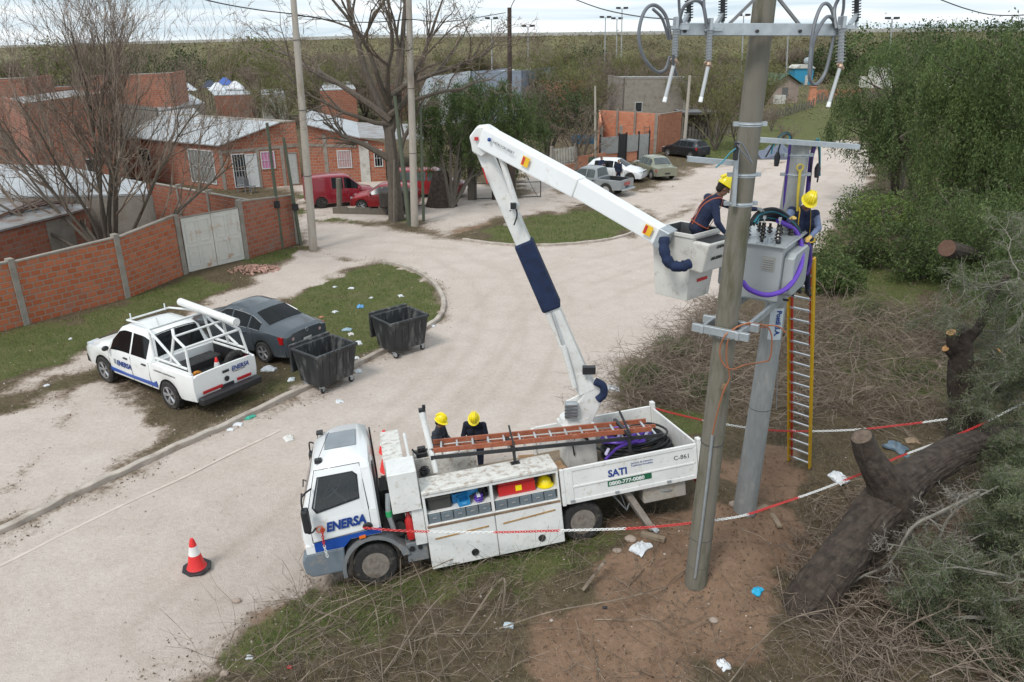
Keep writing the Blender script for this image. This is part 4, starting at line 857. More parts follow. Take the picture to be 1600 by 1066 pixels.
for i in range(5):
    a = .40 - .02 * i; mb.tube([(a * 1.25 * math.cos(t), a * .80 * math.sin(t), .04 * math.sin(2 * t + i) + .022 * i) for t in np.linspace(0, 2 * math.pi, 30)], .026, 7)
mb.tube(spline([(-.1, .42, .06), (.3, .45, .02), (.62, .6, -.1)], 5), .028, 7); mb.tube(spline([(.4, .1, .1), (.1, .3, .12), (-.35, .1, .1)], 5), .028, 7)
mb.build('loop', PURPLE, o, smooth=True)
for x, y in ((.1, .0), (-.4, .15), (.55, .62)): MB().tube([(x, y, .1), (x + .1, y + .14, .08)], .03, 7).build('end_cap', mat('pale lilac', (.6, .55, .75), .5), o)
o = tthing('brick_stack', 'rust red scrap stacked between the locker and the boom pedestal', 'scrap', (-3.62, .75, .93)); mb = MB()
for i in range(5): mb.box(-.13 + .02 * (i % 2), .1 + .02 * (i % 2), -.2, .2, .07 * i, .07 * i + .06)
mb.build('plate', mat('rust red', (.16, .06, .04), .9, 0, .3, 9), o)
# traffic cones
CONER = mat('cone red', (.70, .03, .03), .5, 0, .05); CONEW = mat('cone white band', (.75, .74, .72), .5); 
def cone(label, loc, s=1.0, rz=0, M=None, mat_=CONER):
    o = thing('traffic_cone', label, 'traffic cone', loc, rz, 'red traffic cones', M=M)
    a = .30 * s; mb = MB(); mb.prism([(a * math.cos(t), a * math.sin(t)) for t in [math.pi / 8 + i * math.pi / 4 for i in range(8)]], 'z', 0, .05 * s); mb.build('base', BLACK if s > .8 else mat_, o, bevel=.01)
    mb = MB(); mb.lathe([(.20 * s, .05 * s), (.17 * s, .09 * s), (.115 * s, .36 * s), (.113 * s, .36 * s)], n=20); mb.build('body', mat_, o, smooth=True)
    MB().lathe([(.116 * s, .36 * s), (.076 * s, .56 * s), (.07 * s, .56 * s)], n=20).build('reflective_band', CONEW, o, smooth=True)
    MB().lathe([(.076 * s, .56 * s), (.045 * s, .70 * s), (.03 * s, .73 * s), (.02 * s, .73 * s)], n=20).build('tip', mat_, o, smooth=True)
    return o
p = G(308, 888); cone('red and white traffic cone standing alone on the pale road in front of the truck', p, .88, .3)
p = GZ(607, 738, -.2); cone('red traffic cone half hidden behind the cab of the truck', p, 1.05, .1)
p = GZ(603, 700, .0); cone('farther red traffic cone whose tip shows above the truck headboard', GZ(603, 716, -.2), 1.0, .5)
# ---------------------------------------------------------------- poles, transformer, cables
POLEC = mat('old concrete pole', (.17, .155, .125), .9, 0, .12, 2.2, .35, (.09, .085, .05), .45, 1.6, stretch=(3, 3, .6))
POLEG = mat('grey concrete pole', (.27, .275, .27), .85, 0, .10, 5, .3, (.36, .35, .33), .3, 3, stretch=(3, 3, .8))
COPPER = mat('copper wire', (.36, .13, .06), .5, .3, .1)
PORC = mat('grey polymer shed', (.42, .43, .44), .4, 0, .05)
DSHED = mat('dark polymer shed', (.05, .055, .06), .5, 0, .1)
def clamp(mb, c, r, h=.05): mb.torus(c, r, .012, 'z', 24, 4); mb.cyl((c[0], c[1], c[2] - h / 2), (c[0], c[1], c[2] + h / 2), r, n=24); mb.box(c[0] + r * .95, c[0] + r + .07, c[1] - .03, c[1] + .03, c[2] - h / 2, c[2] + h / 2); mb.box(c[0] - r - .07, c[0] - r * .95, c[1] - .03, c[1] + .03, c[2] - h / 2, c[2] + h / 2)
b1 = G(1087, 910); t1 = AT(1195, 0, b1.y + .03)
PA = thing('utility_pole', 'thick old brown concrete power pole in front with a galvanised crossarm and fuse gear', 'power pole', b1)
def o1(v): return Vector(v) - b1
axis1 = (t1 - b1) / (t1.z - b1.z)
def p1(z): return b1 + axis1 * (z - b1.z)
mb = MB(); zz = [-.3, 0, 2, 4, 6, 8, 10.4]; mb.tube([axis1 * z for z in zz], [.186, .184, .176, .166, .156, .147, .135], 28); mb.build('shaft', POLEC, PA, smooth=True)
ZA = AT(1190, 47, b1.y - .2).z
mb = MB(); y0 = b1.y - .30; A0 = o1(AT(1062, 46, y0)); A1 = o1(AT(1312, 47, y0)); beam(mb, A0, A1, .10, .145); ca = mb.build('crossarm', GALV, PA, bevel=.008)
mb = MB()
for px in (1070, 1183, 1250): c = o1(AT(px, 49, y0 - .055)); mb.cyl(c, c + Vector((0, -.02, 0)), .022, n=6)
mb.build('bolt', DARK, ca)
for a, b in (((1137, 40), (1186, -8)), ((1250, 40), (1210, -10))):
    mb = MB(); beam(mb, o1(AT(*a, y0 + .0)), o1(AT(*b, y0 + .03)), .03, .06, up=(0, 1, 0)); mb.build('brace', mat('weathered angle steel', (.20, .20, .20), .6, .4, .15), PA)
for (px, top, bot, tb, kx) in ((1054, 43, 90, 152, 1040), (1107, 45, 95, 152, 1096), (1313, 42, 98, 160, 1296)):
    yv = y0 - .10; a = o1(AT(px + 2, top, yv)); b = o1(AT(px, bot, yv))
    mb = MB(); n = 11; d = (b - a)
    for i in range(n): p = a + d * ((i + .5) / n); q = a + d * ((i + .8) / n); mb.cyl(p, p + (q - p) * .45, .062, .055, 16)
    mb.cyl(a, b, .035, n=10); ar = mb.build('insulator', PORC, PA, smooth=False)
    mb = MB(); p = o1(AT(px, bot + 6, yv - .03)); mb.cyl(b, p, .03, n=8); mb.cyl(p + Vector((-.05, -.02, .03)), p + Vector((.05, .02, -.03)), .018, n=6); mb.ball(p, .04, 8); mb.build('hinge', mat('bronze fitting', (.38, .27, .20), .5, .5, .2), ar)
    mb = MB(); q = o1(AT(kx, tb, yv - .12)); mb.tube([p, q], .023, 8); mb.build('fuse_tube', PORC, ar, smooth=True)
    mb = MB(); mb.tube([q, q + (q - p).normalized() * .06], .026, 8); mb.build('tube_cap', WHITEC, ar)
    mb = MB(); mb.box(a.x - .06, a.x + .16, a.y - .02, a.y + .12, a.z - .03, a.z + .02); mb.box(a.x - .02, a.x + .02, a.y - .08, a.y + .1, a.z - .02, a.z + .12); mb.build('bracket', GALV, ar, bevel=.004)
for px in (1077, 1130, 1339):
    yv = y0 + .18; mb = MB(); a = o1(AT(px, -22, yv)); b = o1(AT(px - 1, 34, yv)); d = b - a; n = 12
    for i in range(n): p = a + d * ((i + .3) / n) * .93; mb.cyl(p, p + d * .035, .058, .05, 14)
    mb.cyl(a, b, .03, n=8); ar = mb.build('surge_arrester', DSHED, PA)
    mb = MB(); b2 = o1(AT(px - 12, 40, y0)); beam(mb, b + Vector((0, 0, .10)), b2, .04, .05); mb.cyl(b, b + Vector((0, 0, -.07)), .018, n=6); mb.build('bracket', GALV, ar)
# looping jumper cables at the fuse gear
loops = [[(1060, -25), (1062, 20), (1066, 38)], [(1048, 62), (1040, 25), (1022, 8), (1006, 20), (998, 55), (1006, 90), (1026, 112), (1040, 108), (1047, 88)], [(1045, 62), (1035, 30), (1020, 14)],
    [(1058, 45), (1068, 12), (1085, 1), (1098, 8), (1104, 38)], [(1104, 45), (1100, 10), (1100, -20)], [(1052, 85), (1052, 100), (1057, 118)],
    [(1307, 45), (1304, 25), (1305, 10), (1312, -5)], [(1307, 45), (1298, 12), (1285, 8), (1272, 40), (1266, 90), (1265, 122), (1275, 132), (1290, 112), (1302, 60), (1303, 35), (1294, 26), (1282, 40), (1270, 70), (1266, 120)], [(1313, 35), (1318, 12), (1318, -20)]]
LPM = mat('grey lead cable', (.16, .17, .185), .45, .2, .1)
for i, lp in enumerate(loops):
    mb = MB(); n = len(lp); pts = spline([o1(AT(x, y, y0 - .12 + .10 * math.sin(i + j * .9))) for j, (x, y) in enumerate(lp)], 7); mb.tube(pts, .022 if len(lp) > 3 else .018, 7); mb.build('jumper_cable', LPM, PA, smooth=True)
def bandz(py, r): c = p1(AT(1170, py, b1.y).z); mb = MB(); clamp(mb, o1(c), r, .055); return mb.build('pole_band', GALV, PA)
bandz(194, .152); bandz(273, .155); bandz(318, .158)
for py in (690, 838, 880):
    c = p1(AT(1100, py, b1.y).z); mb = MB(); mb.torus(o1(c), .180, .006, 'z', 24, 4); mb.build('steel_strap', DARK, PA)
# upright channel and short arm on the pole
mb = MB(); a = o1(AT(1152, 225, b1.y - .16)); b = o1(AT(1146, 322, b1.y - .16)); beam(mb, a, b, .05, .07, up=(0, 1, 0)); mb.build('channel', GALV, PA, bevel=.004)
mb = MB(); a = o1(AT(1074, 249, b1.y - .05)); b = o1(AT(1152, 256, b1.y - .05)); beam(mb, a, b, .05, .06); beam(mb, a + Vector((0, .02, .034)), b + Vector((0, .02, .034)), .09, .006); mb.build('side_arm', GALV, PA)
mb = MB(); mb.box(*[c for p in [o1(AT(1150, 236, b1.y - .26))] for c in (p.x - .03, p.x + .03, p.y - .03, p.y + .03, p.z - .12, p.z + .12)]); ts = mb.build('terminal', BLACK, PA, bevel=.01)
mb = MB(); mb.tube(spline([o1(AT(*p, b1.y - .3)) for p in ((1152, 222), (1160, 226), (1168, 240), (1175, 254))], 5), .012, 6); mb.tube(spline([o1(AT(*p, b1.y - .32)) for p in ((1152, 226), (1158, 236), (1170, 248), (1176, 256))], 5), .010, 6); mb.build('wire_tail', LPM, ts)
mb = MB(); mb.tube(spline([o1(AT(*p, b1.y - .3)) for p in ((1150, 232), (1140, 240), (1130, 252), (1118, 262))], 5), .010, 6); mb.build('wire_tail', TEAL, ts)
mb = MB(); pts = [o1(AT(x, y, b1.y - .19)) for x, y in ((1113, 680), (1106, 745), (1097, 820), (1086, 903))]; mb.tube(pts, .022, 6); mb.build('conduit', GALV, PA)
mb = MB(); mb.ball(o1(AT(1131, 607, b1.y - .19)), (.045, .02, .09), 8); mb.build('rust_patch', RUST, PA)
# transformer platform: clamps and channels between both poles
b2 = G(1163, 798); t2 = AT(1250, 226, b2.y - .02); axis2 = (t2 - b2) / (t2.z - b2.z)
def p2(z): return b2 + axis2 * (z - b2.z)
a_ = (b2 - b1); a_.z = 0; a_.normalize(); bb_ = Vector((a_.y, -a_.x, 0))
ZP = AT(1140, 517, b1.y).z + .05
PF = thing('transformer_platform', 'galvanised steel channel frame bridging the two poles under the transformer', 'platform', p1(ZP)); pf0 = p1(ZP)
mb = MB()
for s in (-1, 1): beam(mb, bb_ * .26 * s - a_ * .30, bb_ * .26 * s + (p2(ZP - .02) - pf0) + a_ * .35, .05, .12)
mb.build('channel_rail', GALV, PF, bevel=.006)
for k, d in enumerate((-.24, .20)):
    mb = MB(); beam(mb, a_ * d - bb_ * .42, a_ * d + bb_ * .42, .07, .12); mb.build('cross_channel', GALV, PF, bevel=.006)
for k, c in enumerate((Vector((0, 0, -.09)), p2(ZP) - pf0 + Vector((0, 0, -.10)))):
    mb = MB(); clamp(mb, c, .166 if k == 0 else .182, .09); mb.build('clamp', GALV, PF)
mb = MB()
for s in (-1, 1): beam(mb, p2(ZP) - pf0 - a_ * .2 + bb_ * .3 * s, p2(ZP) - pf0 + a_ * .34 + bb_ * .3 * s, .06, .1)
mb.build('pole_bracket', GALV, PF)
# second pole
PB = thing('utility_pole', 'light grey concrete pole standing behind the transformer, shorter than the brown one', 'power pole', b2)
def o2_(v): return Vector(v) - b2
mb = MB(); zt = t2.z - b2.z; mb.tube([axis2 * z for z in (-.3, 0, 2, 4, 6, zt)], [.215, .215, .196, .18, .168, .160], 26); mb.build('shaft', POLEG, PB, smooth=True)
mb = MB(); mb.cyl(axis2 * (zt + .001), axis2 * (zt + .03), .158, .14, 22); mb.build('pole_cap', mat('pole top', (.5, .48, .44), .9), PB)
mb = MB(); a = o2_(AT(1188, 219, b2.y - .24)); b = o2_(AT(1343, 230, b2.y - .24)); beam(mb, a, b, .04, .07); beam(mb, a + Vector((0, .05, .034)), b + Vector((0, .05, .034)), .09, .008); mb.build('crossarm', GALV, PB)
for py, r in ((242, .166), (272, .17)):
    mb = MB(); z = AT(1243, py, b2.y).z; clamp(mb, o2_(p2(z)), r, .05); mb.build('pole_band', GALV, PB)
for py in (636, 800): mb = MB(); z = AT(1180, py, b2.y).z; mb.torus(o2_(p2(z)), .218 if py == 800 else .194, .006, 'z', 24, 4); mb.build('steel_strap', DARK, PB)
c = p2(AT(1210, 500, b2.y).z); plm = MB(); k = 9
for i in range(k):
    a0 = -2.25 + i * .14; a1 = a0 + .14; r = .192
    plm._a([o2_(c) + Vector((math.cos(a) * r, math.sin(a) * r, z)) for a, z in ((a0, -.30), (a1, -.30), (a1, .28), (a0, .28))], [(0, 1, 2, 3)])
pl_ = plm.build('paper_plate', mat('pale plate', (.55, .60, .64), .6, 0, .1), PB)
M_ = basis(o2_(c) + Vector((-.02, -.198, .24)), (0, 0, -1), (1, 0, 0)); text('Postil S.A.', .115, TXB, M_, pl_, bold=.004)
mb = MB(); mb.torus(o2_(AT(1250, 262, b2.y - .22)), .05, .012, 'y', 14, 6); mb.tube([o2_(AT(1250, 268, b2.y - .24)), o2_(AT(1247, 300, b2.y - .26)), o2_(AT(1246, 330, b2.y - .28))], .022, 6); mb.build('rope_sling', mat('yellow webbing', (.55, .42, .05), .8), PB)
# transformer
FR = AT(1213, 476, 11.28); ZL = AT(1213, 385, 11.28).z; HH = ZL - FR.z
TRF = thing('transformer', 'grey oil transformer with dark bushings on the steel frame between the two poles', 'transformer', FR, math.atan2(bb_.y, bb_.x))
# local x = towards the right/near, y = away from the camera
W_, D_ = .84, 1.12; TG = mat('transformer grey', (.36, .38, .385), .4, 0, .04, 3, 0, (.30, .29, .27), .12, 4)
mb = MB(); mb.box(-W_, 0, 0, D_, .04, HH - .03); mb.box(-W_ - .01, -W_ + .0, .1, D_ - .1, .1, HH - .1); tk = mb.build('tank', TG, TRF, bevel=.03, seg=2)
for s, x0 in ((1, .002), (-1, -W_ - .012)):
    mb = MB(); 
    mb.prism([(.10, .16), (.22, .10), (D_ - .22, .10), (D_ - .10, .16), (D_ - .10, HH - .2), (D_ - .22, HH - .14), (.22, HH - .14), (.10, HH - .2)], 'x', x0, x0 + s * .16); mb.build('radiator', TG, TRF, bevel=.02)
mb = MB(); mb.box(-W_ - .06, .06, -.06, D_ + .06, HH - .027, HH); mb.build('lid', TG, TRF, bevel=.005)
mb = MB()
for i in range(7):
    for y in (-.035, D_ + .035): mb.cyl((-W_ + .02 + i * .14, y, HH + .001), (-W_ + .02 + i * .14, y, HH + .02), .014, n=6)
for i in range(8):
    for x in (-W_ - .035, .035): mb.cyl((x, .08 + i * .13, HH + .001), (x, .08 + i * .13, HH + .02), .014, n=6)
mb.build('lid_bolts', GALV, TRF)
mb = MB(); mb.box(-.30, -.10, -.012, -.003, HH - .42, HH - .20); npl = mb.build('nameplate', mat('nameplate steel', (.42, .41, .37), .4, .5, .1), TRF); mb = MB()
for i in range(5): mb.box(-.28, -.12, -.016, -.0125, HH - .40 + .035 * i, HH - .39 + .035 * i)
mb.build('nameplate_line', GREYP, npl)
mb = MB(); mb.box(-W_ + .05, -.05, .05, D_ - .05, 0, .038); mb.build('skid', GALV, TRF)
for i in range(3):
    x = -.66 + i * .24; mb = MB(); n = 4
    for k in range(n): mb.cyl((x, .30, HH + .03 + k * .055), (x, .30, HH + .055 + k * .055), .062 - .006 * k, .045 - .005 * k, 14)
    mb.cyl((x, .30, HH), (x, .30, HH + .26), .03, n=10); u = mb.build('bushing', mat('brown black porcelain', (.02, .015, .013), .2), TRF, smooth=False)
    mb = MB(); mb.cyl((x, .30, HH + .26), (x, .30, HH + .36), .012, n=6); mb.box(x - .02, x + .02, .28, .32, HH + .32, HH + .37); mb.build('terminal', ALU, u)
for i in range(4):
    x = -.62 + i * .17; mb = MB()
    for k in range(2): mb.cyl((x, .78, HH + .02 + k * .05), (x, .78, HH + .05 + k * .05), .05 - .005 * k, .04, 12)
    mb.cyl((x, .78, HH), (x, .78, HH + .16), .022, n=8); mb.build('low_bushing', MATS['brown black porcelain'], TRF)
mb = MB()
for i in range(3): mb.ball((-.12 - i * .12, .12, HH + .03), (.045, .045, .04), 10)
mb.build('valve_cap', BLACK, TRF, smooth=True)
mb = MB(); mb.cyl((-.25, .06, HH), (-.25, .06, HH + .10), .03).box(-.33, -.2, .05, .16, HH + .001, HH + .06); mb.build('tap_changer', GALV, TRF)
mb = MB(); mb.cyl((-.6, .1, HH), (-.6, .1, HH + .14), .02); mb.torus((-.6, .1, HH + .16), .04, .01, 'y', 12, 5); mb.build('lifting_eye', GALV, TRF)
mb = MB()
for i in range(3): mb.cyl((.03, .25 + i * .3, .02), (.12, .25 + i * .3, .02), .02, n=8)
mb.build('drain_valve', DARK, TRF)
# cables between bushings and the second pole
def cable(name, label, pts, r, m, cat='cable', group=None, n=7, sub=8, taper=None):
    P = [Vector(p) for p in pts]; c = P[0]; mb = MB(); s = spline([p - c for p in P], sub); mb.tube(s, r if taper is None else taper, n)
    o = mb.build(name, m, None, smooth=True, loc=c); return tag(o, label, cat, group)
L1 = [AT(1225, 350, 12.35), AT(1228, 300, 12.38), AT(1233, 255, 12.4), AT(1236, 222, 12.42), AT(1232, 210, 12.62), AT(1222, 212, 12.58), AT(1212, 225, 12.55), AT(1205, 240, 12.5)]
cable('service_cable', 'purple sheathed cable strapped up the left side of the grey pole top', L1[:4], .038, PURPLED)
cable('service_cable', 'purple sheathed cable strapped up the right side of the grey pole top', [AT(1258, 355, 12.45), AT(1262, 300, 12.6), AT(1267, 250, 12.62), AT(1273, 226, 12.62)], .038, PURPLED)
for P_, m, lb, nm in (([(1236, 230), (1235, 212), (1226, 207), (1213, 218), (1196, 246)], CABLEK, 'black core looping far left from the top of the left purple cable', 'cable_core'), ([(1237, 230), (1236, 214), (1226, 211), (1217, 232), (1215, 252)], CABLEK, 'black core hanging nearest the grey pole on its left', 'cable_core'), ([(1235, 230), (1233, 210), (1223, 209), (1209, 226), (1205, 241)], TEAL, 'thin teal core looping left of the grey pole top', 'cable_core'),
    ([(1273, 228), (1275, 219), (1279, 230), (1280, 262), (1277, 285)], CABLEK, 'black core hanging straight down on the right of the grey pole', 'cable_core'), ([(1273, 228), (1277, 217), (1281, 228), (1281, 275)], TEAL, 'teal core hanging on the right side of the grey pole', 'cable_core'), ([(1272, 230), (1271, 222), (1268, 245), (1266, 284)], CABLEK, 'black core hanging between the grey pole and the teal one', 'cable_core')):
    cable(nm, lb, [AT(x, y, 12.56) for x, y in P_], .013, m, 'cable', 'loose cable cores on the grey pole', 6)
for x, y, lb in ((1214, 250, 'black cable boot hanging left of the grey pole'), (1277, 268, 'black cable boot hanging right of the grey pole')):
    p = AT(x, y, 12.5); mb = MB(); mb.tube([(0, 0, .13), (0, 0, .05), (0, 0, -.10)], [.02, .05, .035], 10); tag(mb.build('cable_boot', BLACK, None, smooth=True, loc=p), lb, 'cable boot', 'cable boots on the grey pole')
big = [AT(1160, 440, 11.12), AT(1172, 453, 11.1), AT(1200, 461, 11.1), AT(1230, 450, 11.2), AT(1250, 420, 11.5), AT(1253, 390, 11.8), AT(1247, 368, 12.0), AT(1236, 355, 12.0), AT(1215, 345, 11.9)]
cable('purple_cable', 'thick bright purple cable sagging in a long curve in front of the transformer', big, .040, PURPLE, n=10)
for i in range(3):
    q = [AT(1246 + 3 * i, 372, 12.1 + .1 * i), AT(1261 + 2 * i, 380 + 3 * i, 12.2), AT(1266 - i, 405 + 4 * i, 12.2), AT(1260 + i, 428 - 3 * i, 12.15 + .1 * i), AT(1254, 420 - 2 * i, 12.1)]
    cable('purple_cable', ['outermost dark purple cable bend hanging at the right of the transformer by the glove', 'middle dark purple cable bend hanging at the right of the transformer', 'innermost dark purple cable bend hanging at the right of the transformer'][i], q, .034, PURPLED)
BC = thing('lead_bundle', 'bundle of black leads arching over the transformer lid to the ladder worker', 'cable', AT(1190, 350, 11.9)); c0 = AT(1190, 350, 11.9)
for i in range(10):
    j = i - 4.5; P_ = [AT(1168 + 5 * (i % 4), 352 - 2 * (i % 3), 11.7), AT(1185 + 2 * (i % 3), 338 + 1.5 * j, 11.8), AT(1212, 336 + 2.2 * j, 11.95 + .03 * j), AT(1236, 350 + 2.0 * j, 12.05), AT(1250, 366 + 1.5 * j, 12.1), AT(1256 + j * .5, 382, 12.15)]
    mb = MB(); mb.tube(spline([p - c0 for p in P_], 6), .019, 6); mb.build('lead', TEAL if i in (2, 7) else CABLEK, BC, smooth=True)
for i, P_ in enumerate(([(1180, 505), (1160, 508), (1135, 522), (1125, 545), (1128, 565), (1142, 577), (1165, 570), (1190, 566), (1203, 560), (1206, 530), (1200, 512), (1180, 505)], [(1172, 504), (1150, 512), (1138, 530), (1135, 560), (1140, 590), (1131, 610), (1122, 640), (1113, 680)], [(1196, 512), (1180, 510), (1165, 506), (1190, 508), (1215, 510), (1228, 520)])):
    cable('copper_wire', ['copper wire looped once between the two poles below the platform', 'copper wire running down the brown pole into the conduit', 'short copper wire tail under the transformer platform'][i], [AT(x, y, b1.y - .28 + (.5 if i != 1 else .02) * (0 if x < 1150 else 1) * min(1, (x - 1150) / 40)) for x, y in P_], .011, COPPER)
cable('hand_line', 'thin grey hand line hanging down between the grey pole and the ladder', [AT(1222, 500, 12.7), AT(1216, 560, 12.8), AT(1213, 640, 13.0)], .008, CABLEG)
# leaning ladder
la = G(1232, 720); lb_ = G(1266, 733); lc = (la + lb_) / 2; wv = (lb_ - la).normalized(); top = AT(1252, 400, 13.12)
YEL = mat('yellow fibreglass', (.62, .36, .015), .45, 0, .06, coat=.1); RDF = mat('red fibreglass', (.42, .03, .02), .45, 0, .06)
ldr = ladder('ladder', 'tall yellow and red fibreglass ladder leaning up to the transformer', lc, top, wv, (lb_ - la).length * .95, 20, YEL, ALU, .09, .035)
d_ = (top - lc); n_ = d_.normalized().cross(wv)
for s, m in ((-1, RDF), (1, RDF)):
    mb = MB(); lo_ = .02 if s < 0 else .62; a = d_ * lo_ + wv * s * ((lb_ - la).length * .95 / 2 - .055) + n_ * (.02); b = d_ * 1.0 + wv * s * ((lb_ - la).length * .95 / 2 - .055) + n_ * .02; beam(mb, a, b, .030, .05, up=n_); mb.build('inner_rail', m, ldr, bevel=.004)
# plastic chains
CHR = mat('red chain', (.55, .03, .03), .45, 0, .05); CHW = mat('white chain', (.70, .70, .68), .45, 0, .05)
def chain(label, pts, seg=1.1, w=.022, start=0):
    P = [Vector(p) for p in pts]; c = P[0]; S = spline([p - c for p in P], 24); L = [0]
    for i in range(1, len(S)): L.append(L[-1] + (S[i] - S[i - 1]).length)
    mb = MB(); n = int(L[-1] / .046); j = 0
    for k in range(n):
        l = (k + .5) * .046
        while j < len(L) - 2 and L[j + 1] < l: j += 1
        f = (l - L[j]) / max(1e-6, L[j + 1] - L[j]); p = S[j].lerp(S[j + 1], f); t = (S[j + 1] - S[j]).normalized()
        s = t.cross(Vector((0, 0, 1)) if abs(t.z) < .95 else Vector((1, 0, 0))).normalized(); u = s.cross(t)
        if k % 2: s, u = u, s
        mb.mi(int((l + start) / seg) % 2); q = [p + t * (.034 * math.cos(a)) + s * (w * .9 * math.sin(a)) for a in [2 * math.pi * i / 8 for i in range(9)]]
        mb.tube(q, .0075, 4, cap=False)
    return tag(mb.build('plastic_chain', [CHR, CHW], None, loc=c), label, 'chain', 'red and white plastic barrier chains')
h0 = TRUCK_M @ TP(568, 825, 1, 1.16); m0 = TRUCK_M @ TP(503, 826, 1, 1.30)
def CHY(px): return float(np.interp(px, [568, 700, 930, 1095, 1200, 1280, 1350], [h0.y, 10.72, 10.66, 10.46, 10.9, 11.45, 11.95]))
chain('long red and white chain strung along the near side of the truck', [h0] + [AT(x, y, CHY(x)) for x, y in ((640, 830), (760, 832), (880, 829), (1000, 825), (1100, 815), (1160, 806), (1210, 790), (1280, 766), (1352, 738))])
chain('short red and white chain hanging down over the truck door', [m0, m0 + Vector((.01, -.02, -.3)), m0 + Vector((.05, -.02, -.58))], .3)
chain('red and white chain running from the rear of the flatbed behind both poles', [TRUCK_M @ TP(1018, 637, 0, -6.1)] + [AT(x, y, Y) for x, y, Y in ((1060, 648, 14.4), (1110, 659, 14.3), (1180, 670, 14.1), (1240, 674, 14.0), (1330, 672, 13.9), (1410, 664, 13.8), (1480, 655, 13.7))])
chain('red and white chain strung from the broken stub past the leaning trunk on the right', [AT(x, y, Y) for x, y, Y in ((1352, 738, 11.95), (1400, 716, 12.3), (1450, 697, 12.7), (1485, 684, 13.0), (1540, 660, 13.3), (1600, 630, 13.8), (1680, 600, 14.3))])
# ---------------------------------------------------------------- people
SKIN = mat('skin', (.36, .20, .13), .55, 0, .08, 9); SKIND = mat('tanned skin', (.22, .11, .07), .6, 0, .08, 9)
NAVYJ = mat('navy work jacket', (.012, .020, .055), .85, 0, .3, 9, .5); TROU = mat('dark blue trousers', (.012, .016, .040), .85, 0, .3, 9, .5)
GBLUE = mat('grey blue shirt', (.16, .20, .32), .85, 0, .2, 9, .5); BOOT = mat('black boots', (.015, .013, .012), .6)
GLOVY = mat('yellow leather glove', (.62, .42, .12), .8, 0, .1, 12, .3); GLOVG = mat('grey glove', (.20, .21, .21), .8, 0, .1, 12); HAIR = mat('dark hair', (.015, .010, .008), .8, 0, .2)
ORN = mat('orange webbing', (.36, .09, .05), .7); YWEB = mat('ochre webbing', (.60, .38, .03), .7)
def cap_geo(mb, a, b, ra, rb, n=12):
    a = Vector(a); b = Vector(b); d = b - a; L = d.length
    if L < 1e-5: return mb.ball(a, ra, n)
    t = d / L; pts = []; rs = []
    for k in (80, 50, 20): an = R(k); pts.append(a - t * ra * math.sin(an)); rs.append(ra * math.cos(an))
    pts += [a, b]; rs += [ra, rb]
    for k in (20, 50, 80): an = R(k); pts.append(b + t * rb * math.sin(an)); rs.append(rb * math.cos(an))
    mb.tube(pts, rs, n)
